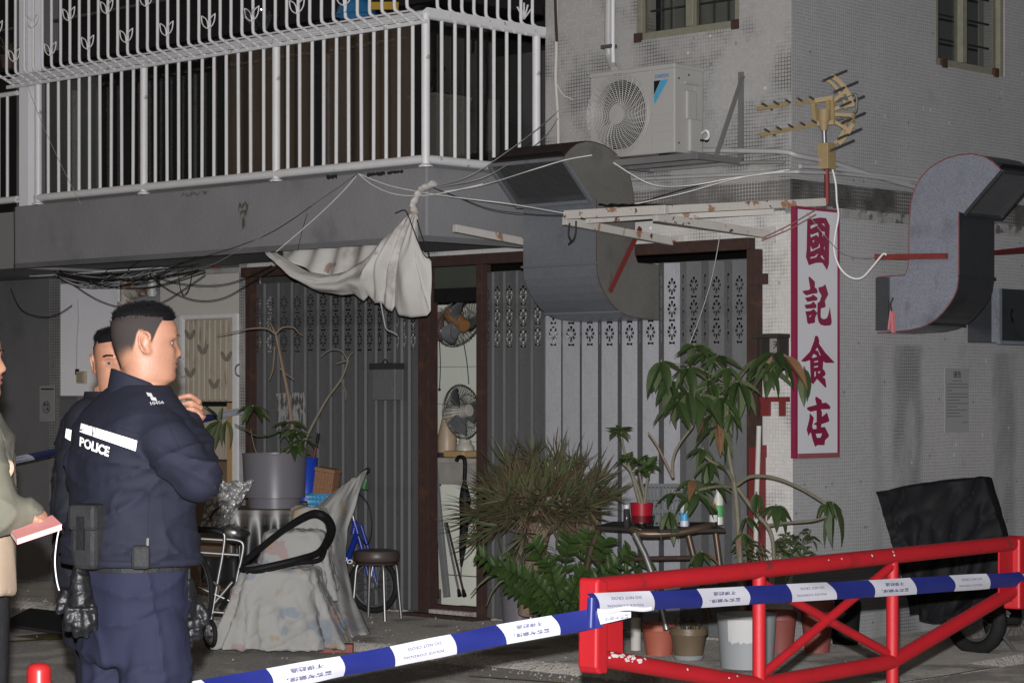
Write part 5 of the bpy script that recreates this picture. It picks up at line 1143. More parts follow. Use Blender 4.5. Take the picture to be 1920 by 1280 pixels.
# the chair under the sheet
bxs = [(-1.72, -1.25, 14.80, 15.25, 0, .50), (-1.60, -1.235, 15.25, 15.42, 0, .72), (-1.44, -1.25, 15.48, 15.68, 0, .86)]
chr_ = T('covered_chair', 'low chair hidden under the stained sheet', 'chair', (-1.48, 15.05, .05), 'W')
m_wood = M('old_brown_wood', (.10, .065, .045), .7, var=.3, scale=8, stretch=(1, 1, 6))
b = bxs[0]
chr_.part('seat', MB().box(b[0]+.02, b[1]-.02, b[2]+.02, b[3], .44, .485), m_wood); chr_.part('backrest', MB().box(-1.59, -1.245, 15.27, 15.31, .485, .70), m_wood)
for xx in (-1.68, -1.30):
    for yy in (14.85, 15.28): chr_.part('leg', MB().box(xx-.02, xx+.02, yy-.02, yy+.02, .05, .44), m_wood)
solo('carton', 'cardboard carton hidden under the sheet behind the covered chair', 'box', MB().box(-1.43, -1.26, 15.49, 15.67, .05, .84), M('cardboard', (.2, .13, .08), .8), (-1.35, 15.58, .05), 'W')
def tier(x0, x1, y0, y1, ztop, zbot, flare, nf, ph, amp, rnd_=.05):
    cx, cy, hx, hy = (x0+x1)/2, (y0+y1)/2, (x1-x0)/2, (y1-y0)/2; out = []
    zs_ = [ztop+.012]+[lerp(ztop, zbot, (k/16.)) for k in range(17)]
    for k, z in enumerate(zs_):
        v = max(0, (ztop-z)/(ztop-zbot)); r = []
        for i in range(150):
            t = 2*math.pi*i/150; c, s__ = math.cos(t), math.sin(t); e = .42
            dx, dy = abs(c)**e*(1 if c > 0 else -1), abs(s__)**e*(1 if s__ > 0 else -1)
            fo = (math.sin(t*nf+ph+1.3*math.sin(t*3+ph))+.8*noise.noise(Vector((math.cos(t)*4+ph, math.sin(t)*4, v*1.1))))*amp*v**.9
            o = flare*v**1.15+fo-(.03 if k == 0 else 0)
            r.append((cx+dx*(hx+o), cy+dy*(hy+o*.8), z+(.018*noise.noise(Vector((c*5, s__*5, ph))) if 0 < v < 1 else 0)+(.008*noise.noise(Vector((dx*3+ph, dy*3, 2))) if k == 0 else 0)))
        out.append(r)
    return MB().loft(out)
vol = tier(-1.73, -1.245, 14.79, 15.3, .515, .04, .16, 9, .4, .046); vol.add(tier(-1.61, -1.225, 15.22, 15.45, .735, .3, .07, 6, 2.1, .026), Matrix()); vol.add(tier(-1.45, -1.24, 15.46, 15.70, .875, .35, .08, 5, 4.2, .026), Matrix())
sh_m, nr = bake(vol, .0115, 3); folds(sh_m, nr, .014, lambda p: max(0, ridge(p, 7, 7, 3.2, .35))**3+.7*max(0, ridge(p, 11, 11, 6, -.5, 6.))**4)
sh_ = solo('draped_sheet', 'grubby floral sheet draped over a chair beside the bicycle', 'sheet', sh_m, m_sheet, (-1.5, 15.0, .05), 'W', smooth=True)
# the ring lying on it: a bicycle inner tube / steering cover
rg_ = [(450, 1062, 14.9), (478, 1036, 15.0), (520, 1002, 15.15), (560, 975, 15.3), (590, 963, 15.4), (612, 972, 15.4), (621, 992, 15.3), (612, 1018, 15.15), (596, 1036, 15.0), (560, 1048, 14.85), (510, 1060, 14.8), (468, 1068, 14.8)]
tr = T('rubber_tyre', 'loose black bicycle tyre lying on the draped sheet', 'tyre', W(540, 1060, 14.9), 'W')
RP = crom([W(a, b, y) for a, b, y in rg_], 6, True)
tr.part('tyre', MB().tube(RP, [.022+.010*max(0, math.sin(i/len(RP)*6.28*1-1.2)) for i in range(len(RP))], 10, closed=True), m_black, smooth=True)
tr.part('tube_fold', MB().tube(crom([W(612, 1018, 15.1), W(604, 1044, 14.95), W(588, 1052, 14.9), W(560, 1054, 14.85), W(500, 1068, 14.8), W(462, 1072, 14.8)], 5), .016, 8), m_black, smooth=True)
# ================================================================ child's bicycle
bk_ = T('childs_bicycle', 'small blue bicycle half covered by a sheet beside the stool', 'bicycle', W(690, 1155, 16.75), 'W')
m_blue = M('blue_bike_paint', (.012, .035, .28), .35, var=.1); m_tyre = M('tyre_rubber', (.018, .018, .018), .7, var=.3, scale=40, bump=.3)
def wheel(t, c, r, nrm, nsp=20, tw=.022):
    nrm = Vector(nrm).normalized(); q = nrm.to_track_quat('Z', 'Y').to_matrix().to_4x4(); Mx = Matrix.Translation(c) @ q
    cir = lambda rr, n=40, z=0.: [Mx @ Vector((rr*math.cos(i*2*math.pi/n), rr*math.sin(i*2*math.pi/n), z)) for i in range(n)]
    o = t.part('wheel', MB().tube(cir(r-tw), tw, 8, closed=True), m_tyre, smooth=True)
    t.part('rim', MB().tube(cir(r-2*tw-.006), .009, 6, closed=True), m_chrome, parent=o, smooth=True)
    sp = MB()
    for i in range(nsp):
        a = i*2*math.pi/nsp; sp.tube([Mx @ Vector((.02*math.cos(a+1.2*(1 if i % 2 else -1)), .02*math.sin(a+1.2*(1 if i % 2 else -1)), .02*(1 if i % 2 else -1))), Mx @ Vector(((r-2*tw)*math.cos(a), (r-2*tw)*math.sin(a), 0))], .0018, 3)
    t.part('spokes', sp, m_chrome, parent=o, kind='stuff')
    t.part('hub', MB().add(MB().lathe([(.018, -.035), (.024, -.03), (.014, -.02), (.014, .02), (.024, .03), (.018, .035)], n=12, close=True), Mx), m_gate, parent=o, smooth=40)
    return o
fwc = W(700, 1096, 16.95); rwc = W(612, 1092, 17.3); wn = Vector((-.45, -1, 0))
wheel(bk_, fwc, .205, wn); wheel(bk_, rwc, .205, wn)
hd_ = W(672, 985, 16.95); fn = Vector((wn.x, wn.y, 0)).normalized()*.05
for sg_ in (-1, 1): bk_.part('fork_blade', MB().tube([hd_+fn*sg_*.8, W(688, 1040, 16.95)+fn*sg_, fwc+fn*sg_], [.014, .014, .009], 8), m_blue, smooth=True)
bk_.part('head_tube', MB().tube([hd_, W(665, 985, 16.95), W(662, 1000, 16.95)], .02, 10), m_blue, smooth=True); bk_.part('head_tube', MB().tube([W(672, 1010, 16.95), W(664, 975, 16.95)], .02, 10), m_blue, smooth=True)
bk_.part('stem', MB().tube([W(664, 978, 16.95), W(655, 935, 16.95)], .012, 8), m_chrome, smooth=True)
bk_.part('handlebar', MB().tube(crom([W(655, 935, 16.95), W(662, 905, 16.8), W(680, 888, 16.6), W(688, 882, 16.5)], 4), .011, 8), m_chrome, smooth=True); bk_.part('grip', MB().tube([W(676, 891, 16.65), W(690, 880, 16.45)], .018, 8), m_black, smooth=True)
bk_.part('main_tube', MB().tube([W(668, 1005, 16.95), W(650, 1052, 17.1), W(630, 1080, 17.2), rwc], [.022, .022, .016, .012], 10), m_blue, smooth=True)
bk_.part('seat_tube', MB().tube([W(640, 1062, 17.15), W(620, 990, 17.2)], .015, 8), m_blue, smooth=True); bk_.part('saddle', MB().ball(W(615, 985, 17.2), (.12, .07, .035), 12, 8), m_black, smooth=True)
bk_.part('mudguard', MB().tube([fwc+(Matrix.Rotation(-i*.16-.1, 4, wn.normalized()) @ Vector((-.20, .09, .0)).normalized())*.225 for i in range(13)], .02, 6, flat=.35), M('rusty_orange_guard', (.26, .13, .05), .5, var=.3, scale=10), smooth=True)
bk_.part('brake_cable', MB().tube(crom([W(663, 915, 16.8), W(690, 945, 16.7), W(697, 990, 16.7), W(688, 1020, 16.8), W(670, 1000, 16.9)], 6), .004, 5), m_wire)
tm = textmesh('Bood', .075, bold=.001, shear=.3); bk_.part('lettering', MB().add(tm, Matrix.Translation(W(650, 1048, 17.05)) @ Matrix.Rotation(R(25), 4, 'Y') @ Matrix.Rotation(R(90), 4, 'X')), m_twhite)
EL = [(622, 922, 16.35), (585, 958, 16.1), (570, 1000, 15.9), (580, 1060, 15.6), (588, 1130, 15.35), (596, 1196, 15.1)]
ER = [(689, 880, 16.4), (672, 928, 16.35), (652, 992, 16.25), (648, 1050, 16.1), (662, 1115, 15.8), (694, 1188, 15.4)]
def bcov(u, v):
    a = [interp(v, [0, .15, .35, .55, .8, 1.], [q[k] for q in EL]) for k in range(3)]; b = [interp(v, [0, .15, .35, .55, .8, 1.], [q[k] for q in ER]) for k in range(3)]
    p = W(lerp(a[0], b[0], u), lerp(a[1], b[1], u), lerp(a[2], b[2], u)); fo = math.sin(u*21+math.sin(v*4+u*3)*1.8)*.03*(.25+v)+.045*noise.noise(Vector((u*4, v*5, 2)))+.012*noise.noise(Vector((u*13, v*9, 7)))
    return p+Vector((.012*noise.noise(Vector((u*6, v*7, 5))), -fo-.10*math.sin(math.pi*u), .01*noise.noise(Vector((u*9, v*3, 1)))))
hang = MB().grid(bcov, 60, 70)
solo('bicycle_cover', 'pale floral sheet hanging from the bicycle handlebar down to the ground', 'sheet', hang, m_sheet, W(688, 882, 16.4), 'W', smooth=True, solid=.006)
tg = solo('green_tag', 'small green ribbon tied on the bicycle handlebar', 'ribbon', MB().grid(lambda u, v: W(lerp(671, 686, u)+4*v, lerp(886, 915, v)+3*u, 16.4-.02*math.sin(u*4+v*3)), 5, 5), M('green_plastic', (.03, .11, .04), .5), W(676, 890, 16.4), 'W', smooth=True)
# ================================================================ stool
st = T('round_stool', 'round brown stool with bent chrome legs in front of the left gate', 'stool', G(706, 1160, .05), 'W')
c = st.base.copy(); zs_ = W(706, 1052, c.y).z
st.part('seat', MB().lathe([(.001, 0), (.15, 0), (.162, .012), (.165, .05), (.155, .075), (.12, .085), (.001, .088)], (c.x, c.y, zs_), 32), M('brown_vinyl', (.065, .05, .045), .42, var=.2, scale=10), smooth=50)
for k in range(4):
    a = R(22+90*k); d = Vector((math.cos(a), math.sin(a), 0))
    st.part('leg', MB().tube(crom([Vector((c.x, c.y, zs_-.012))+d*.03, Vector((c.x, c.y, zs_-.014))+d*.11, Vector((c.x, c.y, zs_-.04))+d*.148, Vector((c.x, c.y, .25))+d*.165, Vector((c.x, c.y, .05))+d*.185], 5), .012, 8), m_chrome, smooth=True)
st.part('ring', MB().lathe([(.06, -.02), (.15, -.02), (.15, -.004), (.06, -.004)], (c.x, c.y, zs_), 24, close=True), m_rust)
# ================================================================ wheelchair, folded
wc = T('wheelchair', 'folded wheelchair with chrome frame between the officer and the sheet', 'wheelchair', W(400, 1215, 14.7), 'W')
m_vinyl = M('black_vinyl', (.016, .016, .018), .4)
for L in ([(372, 993), (405, 994), (419, 1000), (421, 1012), (416, 1048), (409, 1085), (398, 1150), (393, 1175)], [(425, 1010), (447, 1013), (456, 1022), (452, 1050), (444, 1085), (436, 1150)], [(372, 1009), (418, 1012)], [(375, 1035), (448, 1040)], [(384, 1145), (440, 1150)], [(392, 1120), (396, 1180)], [(372, 1100), (436, 1128)], [(436, 1090), (385, 1150)]):
    wc.part('frame_tube', MB().tube(crom([W(a, b, 14.85) for a, b in L], 5), .011, 8), m_chrome if L[0][1] > 1000 or True else m_black, smooth=True)
wc.part('armrest', MB().tube(crom([W(372, 992, 14.83), W(405, 994, 14.83), W(419, 1000, 14.83)], 4), .02, 8), m_vinyl, smooth=True); wc.part('armrest', MB().tube([W(426, 1012, 14.95), W(449, 1014, 14.95)], .02, 8), m_vinyl, smooth=True)
wc.part('back_fabric', MB().grid(lambda u, v: W(lerp(378, 446, u), lerp(1042, 1090, v)+4*math.sin(u*3), 14.9-.03*math.sin(u*9)), 16, 4), m_vinyl, smooth=True, solid=.006)
wheel(wc, W(394, 1188, 14.75), .095, (-.9, -.55, 0), 10, .014); wheel(wc, W(428, 1190, 15.1), .085, (-.9, -.55, 0), 10, .014); wheel(wc, W(352, 1108, 14.9), .29, (-.75, -.65, 0), 24, .016)
wc.part('caster_fork', MB().tube([W(396, 1150, 14.75), W(388, 1165, 14.72), W(393, 1188, 14.72)], .012, 6), m_gate)
wc.part('footrest', MB().tube(crom([W(430, 1085, 14.9), W(425, 1120, 14.85), W(412, 1140, 14.8)], 4), .012, 6), m_black); wc.part('brake_lever', MB().tube([W(399, 1090, 14.8), W(412, 1100, 14.8), W(408, 1112, 14.8)], .009, 6), m_chrome)
# ================================================================ planter table at the left
tb = T('planter_table', 'low table under a clear plastic cover carrying the grey planter', 'table', W(515, 1155, 16.7), 'W')
zt_ = .84; xa, xb, ya_, yb_ = W(432, 950, 16.4).x, W(606, 950, 16.4).x, 16.25, 17.0
tb.part('top', MB().box(xa, xb, ya_, yb_, zt_-.03, zt_), m_wood, bevel=.004)
for xx in (xa+.03, xb-.03):
    for yy in (ya_+.03, yb_-.03): tb.part('leg', MB().box(xx-.02, xx+.02, yy-.02, yy+.02, .05, zt_-.03), m_wood)
tb.part('plastic_cover', MB().grid(lambda u, v: (lerp(xa-.02, xb+.02, u)+.02*v*math.sin(u*20), ya_-.012-.04*v*(1+.6*math.sin(u*31)), lerp(zt_, .42, v)), 60, 10), glass_mat('cover_plastic', (.5, .5, .51), .1, .35), smooth=True)
tb.part('shelf_box', MB().box(xa+.06, xb-.06, ya_+.08, yb_-.05, .05, .7), M('dark_storage', (.03, .028, .027), .7))
pt = T('grey_planter', 'large round grey plastic planter holding a bare-stemmed plant', 'pot', W(515, 950, 16.62), 'W')
pc = Vector((W(515, 950, 16.62).x, 16.62, zt_)); m_gpot = M('grey_plastic_pot', (.135, .13, .15), .3, var=.08, scale=4, spec=.6)
pt.part('foot', MB().lathe([(.001, .0), (.185, .0), (.19, .07)], pc, 40), m_gpot, smooth=50)
pt.part('body', MB().lathe([(.19, .07), (.215, .075), (.228, .37), (.232, .385), (.222, .385), (.215, .33)], pc, 40), m_gpot, smooth=50); pt.part('soil', MB().lathe([(.22, .335), (.1, .345), (.001, .34)], pc, 24), m_mat, smooth=True)
# clutter on that table
solo('blue_bin', 'narrow blue plastic bin behind the grey planter', 'bin', MB().lathe([(.001, 0), (.075, 0), (.085, .3), (.09, .305), (.08, .305)], W(574, 938, 16.75), 20), M('blue_bin_plastic', (.01, .045, .36), .4), W(574, 938, 16.75), 'W', smooth=50)
br_ = T('scrub_brush', 'brush with red and black handle standing in the blue bin', 'brush', W(590, 860, 16.78), 'W'); br_.part('handle', MB().tube([W(587, 862, 16.78), W(593, 835, 16.78)], .008, 8), m_redpaint, smooth=True); br_.part('grip', MB().tube([W(593, 838, 16.78), W(597, 812, 16.78)], .011, 8), m_black, smooth=True)
bs = T('blue_basket', 'light blue perforated plastic basket on the table edge', 'basket', W(604, 948, 16.35), 'W')
m_bb = M('light_blue_plastic', (.03, .22, .42), .4); q = Vector((W(604, 950, 16.35).x, 16.35, zt_))
for k in range(22):
    a = k*2*math.pi/22; bs.part('rib', MB().bar(q+Vector((.085*math.cos(a), .085*math.sin(a), .0)), q+Vector((.105*math.cos(a), .105*math.sin(a), .10)), .012, .006), m_bb)
for rr, zz in ((.088, .005), (.094, .04), (.1, .075), (.108, .105)): bs.part('hoop', MB().tube([q+Vector((rr*math.cos(i*.2618), rr*math.sin(i*.2618), zz)) for i in range(24)], .007, 6, closed=True), m_bb, smooth=True)
bs.part('base', MB().lathe([(.001, 0), (.088, 0)], q, 22), m_bb)
wv = T('wicker_box', 'small brown woven box standing in the blue basket', 'box', q+Vector((.0, .02, .02)), 'W')
m_wick = M('brown_wicker', (.20, .10, .055), .7, var=.35, scale=60, bump=.6, bscale=90)
wb_ = MB().box(-.075, .075, -.05, .05, 0, .2); Mw = Matrix.Translation(q+Vector((.02, .0, .1))) @ Matrix.Rotation(R(-25), 4, 'Z') @ Matrix.Rotation(R(8), 4, 'Y')
wv.part('body', MB().add(MB().box(-.075, .075, -.05, .05, 0, .16), Mw), m_wick, bevel=.004)
for j in range(7):
    for i in range(5): wv.part('weave', MB().add(MB().box(-.068+i*.028, -.046+i*.028, -.056, -.05, .01+j*.021, .024+j*.021), Mw), m_wick)
wv.part('lid', MB().add(MB().box(-.08, .08, -.055, .055, .16, .19), Mw), m_wick, bevel=.006)
fo_ = MB().grid(lambda u, v: W(lerp(lerp(392, 372, v), lerp(478, 420, v), u), lerp(lerp(902, 900, u), lerp(995, 990, u), v), 16.1)+Vector((0, .06*noise.noise(Vector((u*5, v*6, 1)))+.03*noise.noise(Vector((u*14, v*15, 4)))+.1*v, .03*noise.noise(Vector((u*6, v*5, 9))))), 60, 50)
solo('foil_sheet', 'crumpled silver foil sheet hanging beside the grey planter', 'sheet', fo_, M('crumpled_silver_foil', (.50, .50, .50), .38, .75, var=.3, scale=40, bump=.8, bscale=55), W(430, 990, 16.1), 'W')
bg_ = MB().ball(W(437, 1000, 15.6), (.1, .07, .055), 24, 16)
bg_.v = [p+Vector((noise.noise(p*14)*.03, 0, noise.noise(p*11+Vector((5, 0, 0)))*.03)) for p in bg_.v]
solo('plastic_bag', 'white translucent plastic bag resting on the wheelchair', 'bag', bg_, glass_mat('bag_plastic', (.72, .72, .74), 1.2, .3), W(437, 1010, 15.6), 'W', smooth=True)
# ================================================================ table with plant clutter at the right
rt = T('plant_table', 'dark table with bent tube legs carrying pots in front of the right gate', 'table', W(1235, 1200, 14.3), 'W')
zt2 = .835; xa, xb = W(1116, 980, 14.3).x, W(1362, 975, 14.0).x
rt.part('top', MB().poly([(W(1115, 980, 14.3).x, 14.3), (W(1240, 990, 13.85).x, 13.9), (W(1362, 975, 13.95).x, 14.0), (W(1330, 970, 14.7).x, 14.75), (W(1150, 970, 14.8).x, 14.85)], [], lambda x, y, d: (x, y, zt2-d), .022), M('dark_table_board', (.035, .03, .028), .6, var=.3, scale=10), bevel=.004)
m_tub = M('brown_bronze_tube', (.10, .07, .05), .4, .5, var=.3, scale=15)
for L in ([(1190, 1000, 13.95), (1210, 1040, 13.9), (1232, 1100, 13.85), (1250, 1180, 13.8)], [(1125, 985, 14.35), (1108, 1030, 14.4), (1095, 1090, 14.45)], [(1290, 1000, 14.3), (1300, 1040, 14.3), (1318, 1100, 14.3), (1330, 1160, 14.3)], [(1340, 985, 14.6), (1350, 1060, 14.6), (1356, 1140, 14.6)]):
    rt.part('leg', MB().tube([W(*p) for p in L], .02, 10), m_chrome if L[0][0] == 1190 else m_tub, smooth=True)
rt.part('rail', MB().tube(crom([W(1186, 992, 14.0), W(1205, 1000, 13.95), W(1270, 998, 13.95), W(1325, 987, 14.0), W(1334, 985, 14.1)], 4), .024, 10), m_tub, smooth=True); rt.part('rail', MB().tube([W(1110, 1048, 14.4), W(1300, 1045, 14.3)], .014, 8), m_rust, smooth=True)
q = W(1203, 976, 14.1); q.z = zt2
cup = T('red_cup', 'red plastic cup planter standing in a clear tray on the table', 'pot', q, 'W')
cup.part('tray', MB().lathe([(.001, .004), (.07, .004), (.082, .075), (.078, .075), (.066, .008)], q, 24), m_clear, smooth=50); cup.part('cup', MB().lathe([(.001, .03), (.06, .03), (.071, .15), (.067, .15), (.06, .13), (.001, .13)], q, 24), M('red_cup_plastic', (.28, .008, .018), .35), smooth=50)
q2 = W(1175, 975, 14.15); q2.z = zt2
bt = T('spice_bottle', 'small glass bottle with white cap left of the red cup', 'bottle', q2, 'W'); bt.part('glass', MB().lathe([(.001, 0), (.018, 0), (.02, .02), (.02, .1), (.014, .115)], q2, 14), M('dark_glass', (.03, .03, .03), .12), smooth=50); bt.part('cap', MB().lathe([(.017, .112), (.017, .135), (.001, .136)], q2, 14), m_twhite, smooth=40)
q3 = W(1247, 975, 14.4); q3.z = zt2
cr = T('plastic_crate', 'grey translucent perforated crate behind the red cup', 'crate', q3, 'W')
m_cr = M('grey_translucent_plastic', (.10, .105, .11), .5, spec=.1); X0, X1, Y0_, Y1_ = q3.x-.12, q3.x+.14, q3.y-.1, q3.y+.12; H_ = .25
cr.part('base', MB().box(X0, X1, Y0_, Y1_, zt2, zt2+.008), m_cr)
for i in range(12):
    xx = lerp(X0, X1-.008, i/11); cr.part('slat', MB().box(xx, xx+.009, Y0_, Y0_+.005, zt2+.008, zt2+H_), m_cr); cr.part('slat', MB().box(xx, xx+.009, Y1_-.005, Y1_, zt2+.008, zt2+H_), m_cr)
for i in range(9):
    yy = lerp(Y0_+.01, Y1_-.02, i/8); cr.part('slat', MB().box(X0, X0+.005, yy, yy+.009, zt2+.008, zt2+H_), m_cr); cr.part('slat', MB().box(X1-.005, X1, yy, yy+.009, zt2+.008, zt2+H_), m_cr)
for z in (.09, .17, H_): cr.part('hoop', MB().box(X0-.003, X1+.003, Y0_-.003, Y0_-.0005, zt2+z-.012, zt2+z).box(X0-.003, X1+.003, Y1_+.0005, Y1_+.003, zt2+z-.012, zt2+z).box(X0-.006, X0-.001, Y0_, Y1_, zt2+z-.012, zt2+z).box(X1+.001, X1+.006, Y0_, Y1_, zt2+z-.012, zt2+z), m_cr)
for (px, lab, h, r, mc, mt_) in ((1338, 'dark bottle with red cap on the right end of the plant table', .14, .026, m_bol, M('dark_bottle', (.02, .02, .022), .25)), (1347, 'white sauce bottle with green label behind the dark bottle', .24, .03, m_twhite, M('white_bottle', (.55, .56, .5), .4)), (1283, 'white bottle standing inside the crate end', .17, .026, m_acb, m_twhite)):
    q4 = W(px, 970, 14.25 if px != 1347 else 14.45); q4.z = zt2; b_ = T('bottle', lab, 'bottle', q4, 'W', group='bottles on the plant table')
    b_.part('body', MB().lathe([(.001, 0), (r, 0), (r, h*.65), (r*.45, h*.82), (r*.45, h*.85)], q4, 16), mt_, smooth=50); b_.part('cap', MB().lathe([(r*.5, h*.84), (r*.5, h), (.001, h)], q4, 16), mc, smooth=40)
    b_.part('label_band', MB().lathe([(r+.001, h*.2), (r+.001, h*.5)], q4, 16), m_paper if px == 1338 else M('green_label', (.08, .3, .1), .6) if px == 1347 else m_acb, smooth=50)
# pots on the ground under the barrier
m_terra = M('terracotta_plastic', (.34, .095, .06), .6, var=.15, scale=6, col2=(.2, .08, .06), th=(.6, .75), scale2=4)
m_terrad = M('dark_terracotta', (.21, .055, .045), .6, var=.15, scale=6)
m_brownp = M('brown_glazed_pot', (.13, .095, .06), .45, var=.25, scale=6, bump=.15)
m_bucket = M('worn_white_bucket', (.27, .285, .30), .6, var=.12, scale=4, col2=(.22, .17, .13), th=(.66, .76), scale2=5)
def pot(name, label, cat, px, py, wpx, hpx, mat, taper=.75, rim=True, grp=None, extra=None):
    b0 = G(px, py, .05); k = F/b0.y; r = wpx/2/k; h = hpx/k; t = T(name, label, cat, b0, 'W', group=grp)
    t.part('body', MB().lathe([(.001, .002), (r*taper, 0), (r*(.3*taper+.7), h*.75), (r*.97, h*.8), (r, h*.8), (r, h), (r*.93, h), (r*.9, h*.85)] if rim else [(.001, .002), (r*taper, 0), (r, h), (r*.95, h), (r*.9, h*.9)], b0, 28), mat, smooth=35)
    t.part('soil', MB().lathe([(r*.92, h*.86), (r*.4, h*.9), (.001, h*.88)], b0, 20), m_mat, smooth=True); return t, b0, r, h
pot('flower_pot', 'bright terracotta pot just right of the barrier end plate', 'pot', 1236, 1228, 66, 60, m_terra, grp='pots under the barrier')
bp2, b0, r0, h0 = pot('flower_pot', 'brown bowl shaped pot with dry sprigs beside the bright terracotta pot', 'pot', 1291, 1236, 72, 60, m_brownp, .72, grp='pots under the barrier')
bp2.part('saucer', MB().lathe([(r0*.7, .0), (r0*.85, .03), (r0*.82, .032)], b0-Vector((0, 0, .001)), 24), m_bucket, smooth=True)
for k in range(26):
    a = rnd(0, 6.28); l = rnd(.04, .11); rr = rnd(0, r0*.8); p = b0+Vector((rr*math.cos(a), rr*math.sin(a), h0*.85))
    bp2.part('sprig', MB().tube([p, p+Vector((rnd(-.03, .03), rnd(-.03, .03), l*.6)), p+Vector((rnd(-.05, .05), rnd(-.05, .05), l))], [.004, .003, .001], 4), m_dryleaf)
bk2, b0, r0, h0 = pot('white_bucket', 'worn white plastic bucket planter behind the barrier post', 'bucket', 1400, 1250, 112, 100, m_bucket, .88, False)
pa = MB().grid(lambda u, v: b0+Vector((math.cos(-2.35+u*.95), math.sin(-2.35+u*.95), 0))*(lerp(r0*.88, r0, .5+.42*v)+.003)+Vector((0, 0, lerp(h0*.5, h0*.93, v)+(.02*noise.noise(Vector((u*9, 0, 0))) if v < .2 else 0))), 24, 8)
bk2.part('torn_label', pa, m_paper, smooth=True)
pot('flower_pot', 'dark red pot half hidden behind the white bucket', 'pot', 1462, 1222, 66, 78, m_terrad, grp='pots under the barrier')
pot('flower_pot', 'tall dark terracotta pot standing right of the crossed braces', 'pot', 1532, 1222, 66, 96, m_terrad, .7, grp='pots under the barrier')
pot('flower_pot', 'black plastic pot behind the tall dark terracotta pot', 'pot', 1585, 1206, 60, 80, m_black, .8, grp='pots under the barrier')
pot('flower_pot', 'grey plastic pot under the large spiky aloe', 'pot', 975, 1176, 74, 80, m_gpot, .85, grp='pots by the doorway')
solo('pvc_stub', 'short white plastic pipe stub standing beside the bright terracotta pot', 'pipe', MB().lathe([(.033, 0), (.033, .2), (.028, .2), (.028, .01)], G(1192, 1218, .05), 16), m_creamp, G(1192, 1218, .05), 'W', smooth=50)
solo('chrome_post', 'short chrome tube standing below the aloe leaves', 'post', MB().tube([G(995, 1190, .05), G(995, 1190, .05)+Vector((0, 0, .3))], .02, 12), m_chrome, G(995, 1190, .05), 'W', smooth=True)
solo('fallen_brick', 'reddish brick lying under the hem of the draped sheet', 'brick', MB().box(-.11, .11, -.05, .05, 0, .055), m_terrad, (0, 0, 0), 'W', bevel=.005).location = G(630, 1222, .0)
# ================================================================ motorbike under a black cover
cv = T('covered_motorbike', 'motorbike under a black waterproof cover against the side wall', 'motorbike', W(1790, 1220, 14.4), 'W')
m_tarp = M('black_nylon_cover', (.010, .010, .0115), .62, var=.3, scale=3, bump=.35, bscale=14, spec=.09)
def tarp(u, v):        # u round the bike, v from top to bottom
    front_t, front_b = [(1660, 926), (1700, 915), (1760, 906), (1815, 899), (1845, 896)], [(1722, 1160), (1745, 1165), (1785, 1160), (1830, 1130), (1895, 1090)]
    us = [0, .25, .5, .75, 1]
    k = min(1, u/.5); x0, y0 = interp(k, us, [p[0] for p in front_t]), interp(k, us, [p[1] for p in front_t]); x1, y1 = interp(k, us, [p[0] for p in front_b]), interp(k, us, [p[1] for p in front_b])
    f = W(lerp(x0, x1, v), lerp(y0, y1, v), 14.35)
    f += Vector((0, .05*noise.noise(Vector((u*5+v*1.5, v*2.2, 0)))+.035*(1-2*abs(noise.noise(Vector((u*9+v*4, v*3-u*4, 3)))))**3+.02*math.sin(u*26+v*5)*v-.12*math.sin(v*2.6), 0))
    if u <= .5: return f
    kk = (u-.5)/.5; g_ = tarp(.5*(1-kk), v); back = g_+Vector((.2*(1-abs(kk-.0)), .34, 0)); e = tarp(.5, v); side = e+Vector((.12*math.sin(kk*3.14), .34*kk, 0))
    return lerp(side, back, kk)
cv.part('cover', MB().grid(tarp, 96, 40), m_tarp, smooth=True)
cv.part('cover_top', MB().grid(lambda u, v: lerp(tarp(u*.5, 0), tarp(1-u*.5, 0), v)+Vector((0, 0, .015*math.sin(math.pi*v)*math.sin(math.pi*u)**.5+.01*noise.noise(Vector((u*8, v*4, 2))))), 40, 12), m_tarp, smooth=True)
def wheel2(c, r, nrm, tw):
    return wheel(cv, c, r, nrm, 14, tw)
wheel2(W(1828, 1150, 14.5), .26, (-.85, -.55, 0), .045); wheel2(W(1905, 1160, 15.1), .28, (-.85, -.55, 0), .05)
cv.part('engine', MB().box(W(1850, 1100, 14.8).x, W(1905, 1100, 14.8).x, 14.6, 15.0, .2, .6), m_dark, bevel=.03)
cv.part('reflector_strip', MB().bar(W(1893, 1152, 14.3), W(1882, 1145, 14.3), .012, .03), m_twhite)
cv.part('stand', MB().tube([W(1880, 1190, 14.6), W(1905, 1222, 14.45), W(1935, 1224, 14.5)], .012, 6), m_gate)
# ================================================================ plants
def leafmat(name, col, back, rough=.45, var=.3):
    m, t, b = _mat(name); L = t.links
    n1 = noise_(t, 3., 3); c = mix_(t, n1, tuple(x*(1-var) for x in col), tuple(x*(1+var) for x in col))
    oi = t.nodes.new('ShaderNodeObjectInfo'); c = mix_(t, math_(t, 'MULTIPLY', oi.outputs['Random'], .55), c, tuple(x*.55 for x in col))
    geo = t.nodes.new('ShaderNodeNewGeometry'); c = mix_(t, geo.outputs['Backfacing'], c, back)
    L.new(c, b.inputs['Base Color']); b.inputs['Roughness'].default_value = rough; b.inputs['Specular IOR Level'].default_value = .16
    return m
m_leaf = leafmat('dark_green_leaf', (.034, .058, .019), (.08, .10, .05), .45)
m_leafb = leafmat('browned_leaf_tip', (.16, .085, .045), (.2, .12, .08), .7)
m_zz = leafmat('glossy_green_leaflet', (.033, .060, .016), (.06, .09, .034), .42)
m_aloe = leafmat('reddish_green_aloe', (.075, .088, .042), (.1, .09, .05), .5, .4)
m_aloer = leafmat('reddish_brown_aloe', (.092, .068, .042), (.1, .07, .05), .55, .4)
